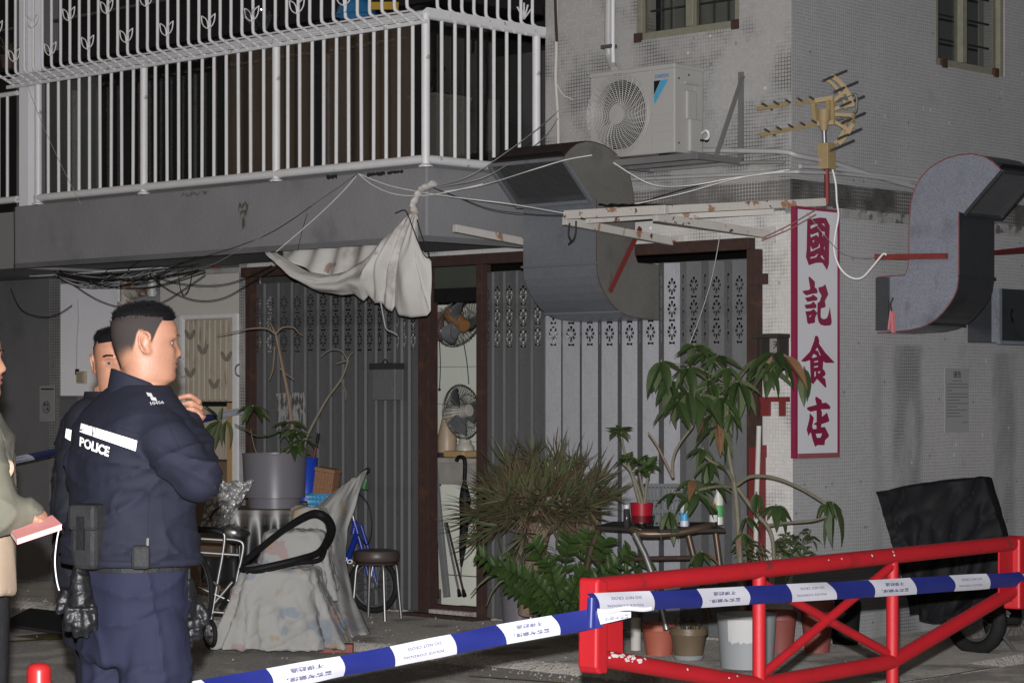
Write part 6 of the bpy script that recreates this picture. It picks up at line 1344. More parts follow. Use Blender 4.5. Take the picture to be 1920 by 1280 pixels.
m_straw = M('dead_straw_leaf', (.14, .095, .06), .8, var=.4, scale=12)
m_stem = M('green_brown_stem', (.13, .12, .085), .7, var=.3, scale=15, bump=.2)
m_stemb = M('dry_brown_stem', (.17, .12, .085), .75, var=.3, scale=15)
def leaf_mesh(name, wd, curl, fold, mat, nL=8, pw=.75):
    def f(u, v):
        x = u; h = wd*math.sin(math.pi*min(1, u**pw))**.9*(1-.15*u); y = (v-.5)*2*h*.5
        return (x, y, -curl*u*u+fold*abs(v-.5)*2*h+.012*math.sin(u*19)*(abs(v-.5)))
    me = MB().grid(f, nL, 4).mesh(name, smooth=True, fix=False); me.materials.append(mat); return me
LV = [leaf_mesh('leaf', .34, .22, .28, m_leaf), leaf_mesh('leaf', .38, .38, .18, m_leaf), leaf_mesh('leaf', .30, .10, .35, m_leaf)]
LVB = leaf_mesh('leaf', .34, .3, .3, m_leafb)
ZV = [leaf_mesh('leaflet', .52, .12, .25, m_zz), leaf_mesh('leaflet', .46, .25, .2, m_zz)]
rp_ = random.Random(11)
def orient(p, d, L, roll=0., up=(0, 0, 1)):
    d = Vector(d).normalized(); y = Vector(up).cross(d)
    if y.length < .05: y = Vector((1, 0, 0)).cross(d)
    y.normalize(); z = d.cross(y); m = Matrix((d, y, z)).transposed().to_4x4()
    return Matrix.Translation(p) @ m @ Matrix.Rotation(roll, 4, 'X') @ Matrix.Diagonal((L, L, L, 1))
def whorl(t, c, n, L, droop=.9, par=None, tilt=(0, 0), brown=.07, spread=1., start=0.):
    t.part('stalk', MB().tube([c, c+Vector((0, 0, .012))], .006, 5), m_stem)
    for k in range(n):
        a = start+2*math.pi*(k+rp_.uniform(-.25, .25))/n; l = L*rp_.uniform(.72, 1.12); dr_ = droop*rp_.uniform(.25, 1.4)
        d = Vector((math.cos(a)*spread+tilt[0], math.sin(a)*spread*.8+tilt[1], -dr_*.58))
        t.inst('leaf', LVB if rp_.random() < brown else rp_.choice(LV), orient(c, d, l, rp_.uniform(-.5, .5)), par)
def stemtube(t, pts, r0, r1, mat=None, name='branch'):
    P = crom([W(*p) for p in pts], 6); n = len(P); t.part(name, MB().tube(P, [lerp(r0, r1, i/(n-1)) for i in range(n)], 7), mat or m_stem, smooth=True)
# --- money tree in the white bucket
tr_ = T('money_tree', 'tall bare-trunked tree with hanging palmate leaves in front of the pier', 'tree', G(1400, 1250, .3), 'W')
Y0 = 14.0
stemtube(tr_, [(1394, 1190, Y0), (1390, 1100, Y0), (1382, 960, Y0), (1376, 905, Y0), (1366, 850, Y0), (1362, 800, Y0), (1365, 755, Y0), (1376, 722, Y0)], .022, .010, name='trunk')
stemtube(tr_, [(1376, 905, Y0), (1362, 880, 13.95), (1330, 862, 13.9), (1312, 845, 13.9)], .012, .006)
stemtube(tr_, [(1372, 912, Y0), (1340, 912, 13.9), (1310, 918, 13.85)], .012, .007)
stemtube(tr_, [(1382, 908, Y0), (1408, 893, 13.95), (1450, 895, 13.9), (1495, 912, 13.85), (1530, 932, 13.85), (1548, 944, 13.85)], .012, .008)
stemtube(tr_, [(1384, 915, Y0), (1405, 945, 13.95), (1425, 970, 13.9), (1438, 985, 13.9), (1448, 1010, 13.9), (1452, 1060, 13.9)], .014, .012)
stemtube(tr_, [(1440, 985, 13.9), (1470, 980, 13.85), (1520, 976, 13.8), (1550, 968, 13.8)], .010, .006)
stemtube(tr_, [(1262, 895, 13.9), (1262, 860, 13.9), (1275, 830, 13.9), (1298, 800, 13.9), (1306, 785, 13.9), (1345, 778, 13.95)], .009, .005)
stemtube(tr_, [(1262, 895, 13.9), (1240, 850, 13.9), (1232, 835, 13.9), (1215, 810, 13.9)], .008, .005, m_stemb)
for px, py in ((1300, 650), (1385, 705), (1345, 690), (1450, 665), (1238, 680), (1268, 755), (1312, 740)):
    stemtube(tr_, [(1374, 724, Y0), (lerp(1374, px, .5), lerp(724, py, .5)-14, Y0-.06), (px, py, Y0-.1)], .005, .003, name='leaf_stalk')
for (px, py, n, L, dr_, sp_) in ((1302, 648, 8, .17, .55, 1.), (1345, 668, 7, .19, .9, .9), (1240, 678, 6, .21, 1.5, .8), (1270, 752, 7, .22, 1.1, 1.), (1314, 742, 7, .22, 1.1, 1.), (1384, 716, 8, .22, 1.5, .8), (1452, 662, 9, .23, 1.2, 1.1), (1425, 672, 5, .2, 1.4, .9), (1508, 690, 3, .20, 2.2, .5), (1346, 800, 7, .19, 1.6, .8),
        (1372, 775, 5, .17, 1.9, .7), (1318, 842, 7, .13, 1.2, .9), (1330, 866, 7, .15, 1.3, .9), (1265, 925, 6, .17, .7, 1.1), (1305, 925, 8, .18, 1.2, 1.), (1255, 958, 5, .18, 1.7, .7), (1418, 925, 5, .13, 2.0, .6), (1455, 948, 7, .17, 1.5, .9), (1400, 970, 6, .13, 1.4, .9), (1552, 940, 7, .13, 1.4, .8), (1562, 945, 3, .24, 2.6, .45), (1316, 1035, 6, .16, 1.0, 1.1), (1395, 1000, 5, .14, 1.8, .7), (1322, 662, 8, .18, .8, 1.), (1290, 690, 7, .18, 1.2, .9), (1330, 712, 7, .20, 1.3, .9), (1365, 690, 6, .19, 1.2, 1.), (1290, 735, 6, .2, 1.3, .9), (1350, 745, 6, .2, 1.4, .9), (1255, 715, 6, .2, 1.3, .9), (1470, 668, 6, .22, 1.3, 1.), (1440, 690, 6, .2, 1.5, .9), (1340, 775, 6, .18, 1.4, .9), (1300, 900, 6, .17, 1.1, 1.), (1335, 905, 6, .16, 1.2, 1.)):
    whorl(tr_, W(px, py, 13.9+rp_.uniform(-.12, .08)), n, L, dr_, spread=sp_, start=rp_.uniform(0, 6))
# --- shrub behind the barrier
sb = T('leafy_shrub', 'small leafy shrub growing behind the barrier top rail', 'shrub', W(1450, 1110, 14.2), 'W')
for k in range(16):
    px = rp_.uniform(1385, 1525); py = rp_.uniform(992, 1035); stemtube(sb, [(1450+(px-1450)*.3, 1100, 14.2), (lerp(1450, px, .7), lerp(1090, py, .6), 14.2), (px, py, 14.15)], .006, .003, name='stem')
    for j in range(8):
        a = rp_.uniform(0, 6.28); sb.inst('leaf', rp_.choice(LV), orient(W(px+rp_.uniform(-5, 5), py+j*3.2, 14.15), (math.cos(a), math.sin(a)*.7, rp_.uniform(-.5, .5)), rp_.uniform(.05, .085), rp_.uniform(-.6, .6)))
# --- young plant in the red cup
ad = T('cup_plant', 'young bushy plant with two heads growing in the red cup', 'plant', Vector((cup.base.x, cup.base.y, .97)), 'W')
for L, heads in (([(1200, 945, 14.1), (1185, 890, 14.1), (1172, 850, 14.1), (1164, 810, 14.1)], 1), ([(1205, 945, 14.1), (1195, 910, 14.1), (1180, 880, 14.1), (1168, 868, 14.1)], 1), ([(1208, 945, 14.1), (1212, 910, 14.1), (1218, 880, 14.1)], 1), ([(1212, 945, 14.12), (1204, 912, 14.12), (1197, 878, 14.1)], 1)):
    stemtube(ad, L, .011, .006, name='stem')
for (px, py, n, L) in ((1164, 808, 11, .085), (1155, 812, 6, .07), (1168, 862, 9, .075), (1196, 868, 11, .085), (1216, 872, 10, .085), (1206, 884, 8, .08), (1180, 858, 6, .07)):
    for k in range(n):
        a = 2*math.pi*k/n+rp_.uniform(-.3, .3); ad.inst('leaf', rp_.choice(ZV), orient(W(px, py, 14.08), (math.cos(a), math.sin(a)*.8, rp_.uniform(-.5, .9)), L*rp_.uniform(.8, 1.15), rp_.uniform(-.5, .5)))
# --- ZZ plant
zz = T('leafy_floor_plant', 'glossy green plant with rows of leaflets in front of the doorway side', 'plant', W(1050, 1190, 14.7), 'W')
ST = [((1040, 1160), (960, 1080), (900, 1042)), ((1045, 1160), (985, 1075), (920, 1060)), ((1050, 1160), (1000, 1100), (955, 1070)), ((1050, 1160), (1020, 1060), (1000, 1020)), ((1060, 1160), (1060, 1060), (1070, 1010)), ((1065, 1160), (1095, 1060), (1104, 1000)), ((1070, 1160), (1120, 1070), (1135, 1015)), ((1070, 1160), (1140, 1080), (1180, 1035)), ((1075, 1160), (1150, 1090), (1210, 1050)),
      ((1050, 1165), (990, 1120), (950, 1095)), ((1060, 1165), (1040, 1100), (1030, 1055)), ((1070, 1165), (1100, 1110), (1150, 1060)), ((1045, 1168), (1010, 1130), (985, 1115)), ((1062, 1165), (1075, 1110), (1095, 1070)), ((1056, 1165), (1030, 1120), (1000, 1085)), ((1080, 1165), (1130, 1120), (1170, 1095))]
for k, L in enumerate(ST):
    Yk = 14.6-.25*(k % 4)/3; P = crom([W(*L[0], 14.75), W(*L[1], Yk), W(*L[2], Yk-.15)], 9); n = len(P)
    zz.part('stem', MB().tube(P, [lerp(.010, .004, i/(n-1)) for i in range(n)], 6), m_leaf, smooth=True)
    for i in range(4, n, 2):
        d = (P[min(i+1, n-1)]-P[i-1]).normalized(); sd = d.cross(Vector((0, -1, .4))).normalized()
        for sg_ in (-1, 1):
            zz.inst('leaflet', rp_.choice(ZV), orient(P[i], sd*sg_+d*.55+Vector((0, -.25, .1)), rp_.uniform(.07, .12)*(1.1-.3*i/n), rp_.uniform(-.5, .5), up=(rp_.uniform(-.4, .4), -1, .5)))
# --- big aloe
alo = T('spiky_aloe', 'large spiky reddish aloe clump with dead straw leaves beside the doorway', 'plant', W(1000, 1110, 15.0), 'W')
def aloe_leaf(name, mat, curve):
    P = crom([(0, 0, 0), (.33, 0, .02+curve*.1), (.68, 0, -.02+curve*.30), (1, 0, curve*.62)], 4); n = len(P)
    me = MB().tube(P, [max(.002, .040*(1-(i/(n-1))**1.3)*(.55+.45*min(1, i/3))) for i in range(n)], 5, flat=.5).mesh(name, smooth=True); me.materials.append(mat); return me
AV = [aloe_leaf('leaf', m_aloe, .5), aloe_leaf('leaf', m_aloe, -.3), aloe_leaf('leaf', m_aloer, .7), aloe_leaf('leaf', m_aloer, .2), aloe_leaf('leaf', m_aloe, .9)]
def rosette(c, axis, n, L):
    axis = Vector(axis).normalized(); q = axis.to_track_quat('Z', 'Y')
    for k in range(n):
        a = k*2.4+rp_.uniform(-.3, .3); e = rp_.uniform(.25, 1.25); d = q @ Vector((math.cos(a)*math.sin(e), math.sin(a)*math.sin(e), math.cos(e)))
        alo.inst('leaf', rp_.choice(AV), orient(c+d*.01, d, L*rp_.uniform(.65, 1.2), rp_.uniform(0, .4), up=axis))
RS = [((925, 925), (-.9, -.3, .3), 13, .2), ((900, 965), (-1, -.3, -.1), 14, .22), ((935, 985), (-.6, -.6, -.4), 13, .2), ((905, 1000), (-.9, -.4, -.5), 10, .2), ((960, 880), (-.5, -.2, 1), 12, .19), ((1000, 862), (-.1, -.2, 1), 13, .18), ((1045, 868), (.2, -.2, 1), 13, .18), ((1078, 880), (.3, -.3, 1), 13, .17), ((1115, 905), (.5, -.4, .8), 13, .18), ((1140, 930), (.8, -.4, .5), 12, .17),
      ((1005, 940), (-.1, -1, .2), 13, .2), ((985, 1000), (-.2, -.9, -.6), 13, .2), ((1055, 975), (.3, -.9, -.3), 12, .19), ((1100, 950), (.4, -.8, .1), 13, .18), ((950, 935), (-.4, -.9, .1), 12, .18), ((1040, 905), (.1, -.8, .6), 11, .18), ((965, 1030), (-.3, -.8, -.8), 10, .19), ((1015, 1025), (.1, -.8, -.8), 9, .18)]
for (p, ax, n, L) in RS: rosette(W(p[0], p[1], 14.75+.3*(ax[1]+.6)), ax, int(n*1.36), L*1.1)
stw = MB()
for k in range(330):
    a = rp_.uniform(0, 6.28); e = rp_.uniform(-.9, 1.1); c = W(1018+100*math.cos(a)*math.cos(e)*rp_.uniform(.3, 1), 935-50*math.sin(e), 14.98+.2*math.sin(a)*math.cos(e))
    d = Vector((rp_.uniform(-1, 1), rp_.uniform(-.8, .2), rp_.uniform(-1.3, .1))).normalized()*rp_.uniform(.08, .17)
    stw.tube([c, c+d*.5+Vector((0, 0, rp_.uniform(-.006, .01))), c+d], [.0045, .004, .0008], 3)
mas = [MB(), MB()]
for k in range(560):
    a = rp_.uniform(0, 6.28); e = rp_.uniform(-.8, 1.2); ce = math.cos(e)
    n_ = Vector((math.cos(a)*ce, -abs(math.sin(a))*ce, math.sin(e))); c = W(1015+112*n_.x*rp_.uniform(.6, 1.), 940-62*n_.z*rp_.uniform(.6, 1.), 14.92+.27*n_.y)
    d = (n_+Vector((rp_.uniform(-.8, .8), rp_.uniform(-.5, .3), rp_.uniform(-.3, .9)))).normalized(); l = rp_.uniform(.10, .22); up_ = Vector((rp_.uniform(-.3, .3), 0, rp_.uniform(-.15, .5)))
    mas[k % 2].tube([c, c+d*l*.4, c+d*l*.75+up_*l*.2, c+d*l+up_*l*.5], [.0115, .0105, .0065, .0008], 4, flat=.55)
alo.part('leaf_mass', mas[0], m_aloe, kind='stuff', smooth=True); alo.part('leaf_mass', mas[1], m_aloer, kind='stuff', smooth=True)
alo.part('dead_leaves', stw, m_straw, kind='stuff')
alo.part('stem', MB().tube([W(985, 1150, 15.1), W(1000, 1060, 15.0), W(1015, 960, 15.0)], [.05, .06, .09], 9), m_stemb, smooth=True); alo.part('stem', MB().tube([W(968, 1080, 14.9), W(975, 1040, 14.8), W(990, 1000, 14.8)], .015, 7), m_stem, smooth=True)
stw2 = MB()
for k in range(30):
    p = W(rp_.uniform(1080, 1125), rp_.uniform(975, 1000), 14.75); stw2.tube([p, p+Vector((rp_.uniform(-.02, .02), 0, -.07)), p+Vector((rp_.uniform(-.04, .04), 0, -.15))], [.006, .005, .002], 4)
alo.part('hanging_roots', stw2, m_straw, kind='stuff')
# two long bent floor leaves of the aloe at the doorway
for L in (((1000, 1095), (935, 1075), (905, 1090), (882, 1115)), ((1000, 1100), (950, 1085), (925, 1105), (912, 1135))):
    P = crom([W(a, b, 14.9) for a, b in L], 5); alo.part('leaf', MB().tube(P, [lerp(.018, .003, i/(len(P)-1)) for i in range(len(P))], 5), m_aloe, smooth=True)
# --- sparse plant in the grey planter
gp = T('sparse_planter_plant', 'leggy plant with bare branches and few leaves in the grey planter', 'plant', Vector((pc.x, pc.y, pc.z+.33)), 'W')
yq = 16.55
stemtube(gp, [(556, 860, yq), (548, 800, yq), (540, 740, yq), (530, 690, yq), (522, 650, yq), (516, 622, yq)], .016, .008, m_stemb, 'trunk')
for L in ([(516, 626, yq), (500, 616, yq), (470, 616, yq), (430, 624, yq), (406, 628, yq)], [(517, 626, yq), (530, 614, yq), (550, 614, yq), (560, 624, yq), (568, 629, yq)], [(515, 624, yq), (510, 612, yq), (505, 604, yq)], [(515, 650, yq), (512, 690, yq), (505, 712, yq)], [(525, 690, yq), (535, 700, yq), (552, 712, yq)]): stemtube(gp, L, .007, .003, m_stemb)
stemtube(gp, [(566, 860, yq), (575, 820, yq), (596, 778, yq), (615, 745, yq), (640, 710, yq), (653, 676, yq)], .013, .007, m_stem, 'trunk')
for L in ([(653, 676, yq), (640, 658, yq), (620, 656, yq), (600, 669, yq)], [(650, 680, yq), (655, 668, yq), (662, 660, yq)], [(640, 712, yq), (648, 735, yq), (648, 750, yq)], [(650, 676, yq), (630, 682, yq)]): stemtube(gp, L, .006, .003, m_stem)
stemtube(gp, [(560, 856, yq), (545, 830, yq), (528, 808, yq), (505, 815, yq), (480, 816, yq), (462, 806, yq), (440, 795, yq)], .009, .004, m_leaf)
stemtube(gp, [(484, 857, yq), (476, 835, yq), (470, 805, yq)], .004, .003, m_stem); stemtube(gp, [(530, 855, yq), (545, 838, yq), (552, 828, yq)], .004, .003, m_stem)
for (px, py, n, L, dr_, sp_, ti) in ((414, 790, 4, .21, 1.6, .6, (-.7, 0)), (425, 788, 3, .2, 2.0, .4, (.1, 0)), (412, 795, 2, .18, -1.6, .4, (0, 0)), (474, 762, 6, .16, .8, 1., (0, 0)), (540, 792, 9, .13, .2, 1., (0, 0)), (556, 812, 8, .13, .3, 1., (0, 0)), (552, 835, 10, .14, .6, 1., (0, 0)), (570, 825, 6, .13, .9, 1., (0, 0)), (545, 805, 6, .12, .9, 1., (0, 0))):
    whorl(gp, W(px, py, yq-.05), n, L, dr_, tilt=ti, spread=sp_, brown=.0, start=rp_.uniform(0, 6))
# ================================================================ people
def rings(L, al):                          # (cx, cy, z, half depth, half width) lofted round a heading
    out = []; c, s = math.cos(al), math.sin(al)
    for (cx, cy, z, a, b) in L:
        r = []
        for k in range(28):
            t = 2*math.pi*k/28; x = a*abs(math.cos(t))**.8*(1 if math.cos(t) > 0 else -1); y = b*abs(math.sin(t))**.8*(1 if math.sin(t) > 0 else -1)
            r.append((cx+c*x-s*y, cy+s*x+c*y, z))
        out.append(r)
    return out
ZL_ = [-.035, 0.0, .010, .028, .05, .06, .07, .085, .105, .125, .14, .17, .20, .222, .233]
FR_ = [.036, .072, .086, .090, .089, .088, .090, .089, .088, .087, .093, .090, .074, .045, .001]
BK_ = [.058, .060, .062, .066, .072, .076, .080, .086, .094, .100, .103, .104, .092, .062, .001]
WD_ = [.058, .057, .062, .066, .069, .070, .071, .073, .074, .075, .077, .078, .069, .046, .001]
def headpt(th, z, off=0.):
    f, b, w_ = interp(z, ZL_, FR_), interp(z, ZL_, BK_), interp(z, ZL_, WD_); c, s = math.cos(th), math.sin(th)
    e = .92; x = (f if c > 0 else b)*abs(c)**e*(1 if c > 0 else -1); y = w_*abs(s)**e*(1 if s > 0 else -1)
    if c > 0:
        ga = lambda v, m, sd: math.exp(-((v-m)/sd)**2)
        if .076 < z < .142: x += interp(z, [.076, .082, .092, .12, .142], [0, .013, .022, .007, 0])*ga(y, 0, .014)
        x += .008*ga(z, .084, .006)*(ga(y, .013, .006)+ga(y, -.013, .006))
        x += (.008*ga(z, .067, .006)+.007*ga(z, .053, .006)-.004*ga(z, .0605, .003))*ga(y, 0, .022)
        x -= .011*ga(z, .122, .012)*(ga(y, .031, .015)+ga(y, -.031, .015)); x += .005*ga(z, .139, .008)*ga(abs(y), .03, .025); x += .004*ga(z, .02, .012)*ga(y, 0, .02)
        x += .004*ga(z, .095, .02)*ga(abs(y), .045, .018)
    n = Vector((c, s, max(-.2, (z-.14)*7))).normalized(); return Vector((x, y, z))+n*off
def headmb(): return MB().loft([[headpt(2*math.pi*k/56, lerp(-.035, .233, j/60)) for k in range(56)] for j in range(61)])
def earmb(sg):
    mb = MB(); P = [(.0, 0, .088), (-.012, 0, .092), (-.022, 0, .11), (-.026, 0, .13), (-.018, 0, .146), (-.004, 0, .148), (.006, 0, .138), (.006, 0, .125)]
    mb.tube(crom([Vector((x-.004, sg*(.076+.010*(z-.088)/.06+(.006 if x < -.01 else 0)), z)) for x, y, z in P], 4), .0052, 7); mb.ball((-.008, sg*.076, .118), (.014, .006, .025), 10, 8); mb.ball((-.0, sg*.076, .092), (.008, .005, .009), 8, 6); return mb
def skinmat(name, col):
    m, t, b = _mat(name); L = t.links
    c = mix_(t, noise_(t, 18., 4), tuple(x*.8 for x in col), tuple(min(1, x*1.15) for x in col)); c = mix_(t, math_(t, 'MULTIPLY', ramp_(t, noise_(t, 7., 2), .5, .75), .35), c, (col[0]*.98, col[1]*.72, col[2]*.68))
    L.new(c, b.inputs['Base Color']); b.inputs['Roughness'].default_value = .5; b.inputs['Specular IOR Level'].default_value = .28
    b.inputs['Subsurface Weight'].default_value = .12; b.inputs['Subsurface Radius'].default_value = (.012, .005, .003); b.inputs['Subsurface Scale'].default_value = 1.
    bp = t.nodes.new('ShaderNodeBump'); bp.inputs['Strength'].default_value = .4; bp.inputs['Distance'].default_value = .002; L.new(noise_(t, 160., 5), bp.inputs['Height']); L.new(bp.outputs[0], b.inputs['Normal']); return m
m_skin = skinmat('warm_skin', (.215, .108, .070)); m_hair = M('black_hair', (.0032, .0032, .0036), .75, var=.3, scale=60, spec=.05)
def buzzmat(name, zlo, zhi, col):          # clipped sides: dark at the top, skin at the neck
    m, t, b = _mat(name); L = t.links; tc = t.nodes.new('ShaderNodeTexCoord').outputs['Object']; sp = t.nodes.new('ShaderNodeSeparateXYZ'); L.new(tc, sp.inputs[0])
    an_ = t.nodes.new('ShaderNodeAttribute'); an_.attribute_name = 'fade'; k = math_(t, 'MULTIPLY', ramp_(t, sp.outputs[2], zlo, zhi), ramp_(t, an_.outputs['Fac'], 0., .45)); sn = noise_(t, 330., 3, tc); k = math_(t, 'MULTIPLY', k, ramp_(t, math_(t, 'ADD', math_(t, 'MULTIPLY', k, .5), sn), .42, .75))
    L.new(mix_(t, k, col, (.022, .019, .018)), b.inputs['Base Color']); b.inputs['Roughness'].default_value = .8; b.inputs['Specular IOR Level'].default_value = .04; return m
def make_head(t, M_, buzz, scale, hair_h=.016, seed=0, stubble=True):
    """head, ears and the neck root; returns the skin shapes to melt into the body"""
    S = M_ @ Matrix.Diagonal((scale, scale, scale, 1)); sk = MB().add(headmb(), S)
    for sg_ in (-1, 1): sk.add(earmb(sg_), S)
    # clipped sides
    def side(u, v):
        th = R(58)+(R(302)-R(58))*u; dv = min(math.degrees(th), 360-math.degrees(th)); zlo = interp(dv, [58, 66, 72, 79, 85, 91, 95, 99, 107, 113, 122, 150, 180], [.192, .180, .170, .146, .110, .106, .138, .148, .147, .098, .070, .046, .036]); z = lerp(zlo, .197, v); return S @ headpt(th, z, .0024+.003*v)
    co = t.part('clipped_hair', MB().grid(side, 72, 30), buzz, smooth=True, fix=False)
    at = co.data.attributes.new('fade', 'FLOAT', 'POINT')
    for j in range(31):
        for i in range(73):
            dv = 58+244*i/72; dv = min(dv, 360-dv); e = min(1, (dv-58)/10) if dv < 96 else 1; at.data[j*73+i].value = min(1, j/30*(1.9 if dv < 120 else 1.25))*max(0, e)
    rs = random.Random(seed)
    def topf(u, v):
        th = 2*math.pi*u; zb = interp(abs(((th+math.pi) % (2*math.pi))-math.pi), [0, .7, 1.2, 2.2, 3.14], [.193, .186, .184, .180, .160]); z = lerp(zb, .2329, v**.8)
        o = .002+(hair_h-.002)*min(1, v*2.4)**1.1*(1+.12*math.cos(th)*(1-v))+.002*noise.noise(Vector((th*6, v*9, seed))); return S @ headpt(th, z, max(.001, o))
    t.part('hair', MB().grid(topf, 64, 20, closeu=True), m_hair, smooth=True)
    st_ = MB()
    for k in range(2600):
        u = rs.random(); v = rs.random()**.8; p = topf(u, v); q = topf(u, min(1, v+.03)); cdir = (S @ Vector((0, 0, .13)))
        d = (p-cdir).normalized(); fw = (S.to_3x3() @ Vector((1, 0, .25))).normalized(); d = (d*.6+fw*rs.uniform(.2, .7)+Vector((rs.uniform(-.3, .3), rs.uniform(-.3, .3), rs.uniform(-.1, .3)))).normalized()
        sd = d.orthogonal().normalized()*.0009; l = rs.uniform(.005, .013); n = len(st_.v); st_.v += [p-sd, p+sd, p+d*l]; st_.f.append((n, n+1, n+2))
    t.part('hair_strands', st_, m_hair, kind='stuff', fix=False)
    # eyes and brows
    for sg_ in (-1, 1):
        t.part('eye', MB().add(MB().ball((.0685, sg_*.030, .1205), (.0100, .0115, .0072), 14, 10), S), bpy.data.materials.get('eye_white') or M('eye_white', (.14, .125, .12), .7, spec=.1), smooth=True)
        t.part('iris', MB().add(MB().ball((.0768, sg_*.030, .1205), (.0025, .0050, .0058), 12, 8), S), bpy.data.materials.get('dark_iris') or M('dark_iris', (.008, .006, .005), .4), smooth=True)
        lid = MB().grid(lambda u, v: S @ Vector((.0712+.0112*math.cos((u-.5)*2.2)*math.cos(.25+v*1.0), sg_*(.031+.0138*(u-.5)*2), .1200+.0095*math.sin(.35+v*1.0))), 10, 5); t.part('eyelid', lid, m_skin, smooth=True, fix=False)
        br = MB()
        for j in range(130):
            a = rs.random(); yy = sg_*lerp(.014, .05, a); zz = .1425+.004*math.sin(a*2.6)-.003*a+rs.uniform(-.003, .003); xx = None
            th = math.atan2(yy, .093); p = S @ headpt(math.atan2(yy*1.12, .09), zz, .0026); d = (S.to_3x3() @ Vector((-.2*a, sg_*1., .25-.5*a))).normalized(); u_ = Vector((0, 0, .0010)); n = len(br.v); br.v += [p-u_, p+u_, p+d*.008]; br.f.append((n, n+1, n+2))
        t.part('eyebrow', br, m_hair, kind='stuff', fix=False)
    lip = MB().grid(lambda u, v: S @ headpt(math.atan2(lerp(-.026, .026, u)*1.05, .088), lerp(.0475, .0725, v)+.002*math.cos((u-.5)*6)*(v-.5), .0012*math.sin(math.pi*v)*math.sin(math.pi*u)+.0004), 16, 10)
    t.part('lips', lip, bpy.data.materials.get('lip_skin') or skinmat('lip_skin', (.155, .062, .05)), smooth=True, fix=False)
    for sg_ in (-1, 1): t.part('nostril', MB().add(MB().ball((.1015, sg_*.0085, .0795), (.004, .003, .002), 8, 6), S), m_hair, smooth=True)
    return sk
def limb(mb, pts, rs_, n=14): mb.tube(pts, rs_, n); [mb.ball(p, r*.995, 14, 10) for p, r in zip(pts, rs_)]
def navy(name, col, rough=.82, bump=.18): return M(name, col, rough, var=.15, scale=5, bump=bump, bscale=30, spec=.18)
m_jack = navy('navy_police_jacket', (.0068, .0075, .0148)); m_jack2 = navy('dark_navy_jacket', (.0055, .0058, .0095)); m_trou = navy('navy_trousers', (.0085, .0095, .0225), .85, .1)
m_leather = M('black_leather', (.007, .007, .008), .42, spec=.22, var=.3, scale=30, bump=.3, bscale=60); m_nylon = M('black_nylon', (.014, .014, .015), .6, var=.3, scale=25, bump=.3)
m_refl = M('reflective_tape', (.92, .92, .90), .35, var=.02); m_print = M('silver_print', (.35, .35, .36), .5)
def project(bvh, poly, n=10, off=.0018, sub=None):   # lay a flat strip on the cloth that lies behind these photo points
    mb = MB(); a, b, c, d = poly
    def f(u, v):
        px = lerp(lerp(a[0], b[0], u), lerp(d[0], c[0], u), v); py = lerp(lerp(a[1], b[1], u), lerp(d[1], c[1], u), v); o = Vector((0, 0, CAMZ)); dr = (W(px, py, 1.)-o).normalized()
        h, nn, i, dist = bvh.ray_cast(o, dr); h = h if h is not None else W(px, py, 6.6); return h-dr*off
    return mb.grid(f, n*3, n)
def project_text(bvh, txt, quad, off=.002, bold=.03):
    tm = textmesh(txt, 1., bold=bold); x0, x1 = min(p.x for p in tm.v), max(p.x for p in tm.v); y0, y1 = min(p.y for p in tm.v), max(p.y for p in tm.v); a, b, c, d = quad; mb = MB(); mb.f = tm.f
    for p in tm.v:
        u, v = (p.x-x0)/(x1-x0), 1-(p.y-y0)/(y1-y0); px = lerp(lerp(a[0], b[0], u), lerp(d[0], c[0], u), v); py = lerp(lerp(a[1], b[1], u), lerp(d[1], c[1], u), v); o = Vector((0, 0, CAMZ)); dr = (W(px, py, 1.)-o).normalized()
        h, nn, i, dist = bvh.ray_cast(o, dr); h = h if h is not None else W(px, py, 6.6); mb.v.append(h-dr*off)
    return mb
# ---------------------------------------------------------------- officer in front
Y1 = 6.5; cpx = lambda px, Y=Y1: (px-960)/F*Y
po = T('person', 'officer in navy police jacket with reflective band, hand raised to chest', 'person', (cpx(252), Y1, 0), 'W', group='police officers')
al = R(33)
tz = lambda py, Y=Y1: CAMZ-(py-HZ)*Y/F
tor = MB().loft(rings([(cpx(247), Y1, tz(1052), .172, .215), (cpx(246), Y1, tz(1020), .172, .215), (cpx(246), Y1, tz(960), .158, .21), (cpx(246), Y1, tz(900), .150, .212), (cpx(248), Y1, tz(850), .150, .22), (cpx(250), Y1, tz(800), .140, .225), (cpx(252), Y1, tz(770), .12, .20), (cpx(256), Y1, tz(742), .09, .15), (cpx(262), Y1, tz(722), .075, .095)], al))
limb(tor, [W(240, 790, 6.72), W(255, 880, 6.83), W(330, 915, 6.75), W(375, 900, 6.6)], [.075, .066, .058, .05])          # far arm folded across
limb(tor, [W(268, 782, 6.40), W(315, 830, 6.31), W(372, 898, 6.28)], [.074, .067, .061])           # near upper arm
limb(tor, [W(372, 898, 6.28), W(366, 850, 6.40), W(352, 805, 6.52)], [.064, .054, .044])           # near forearm, raised
jk, nr = bake(tor, .0085, 5)
def jf(p):
    w_ = min(1, max(0, (tz(760)-p.z)/.12))
    return w_*(.7*max(0, ridge(p, 3.2, 3.2, 8.5, .5))**4+.6*max(0, ridge(p, 4.2, 4.2, 12, .2, 9.))**6+.55*max(0, ridge(p, 4.6, 4.6, 13, -.45, 4.))**6-.2)
folds(jk, nr, .017, jf)
jko = po.part('jacket', jk, m_jack, smooth=True)
bvh = BVHTree.FromPolygons([tuple(p) for p in jk.v], jk.f)
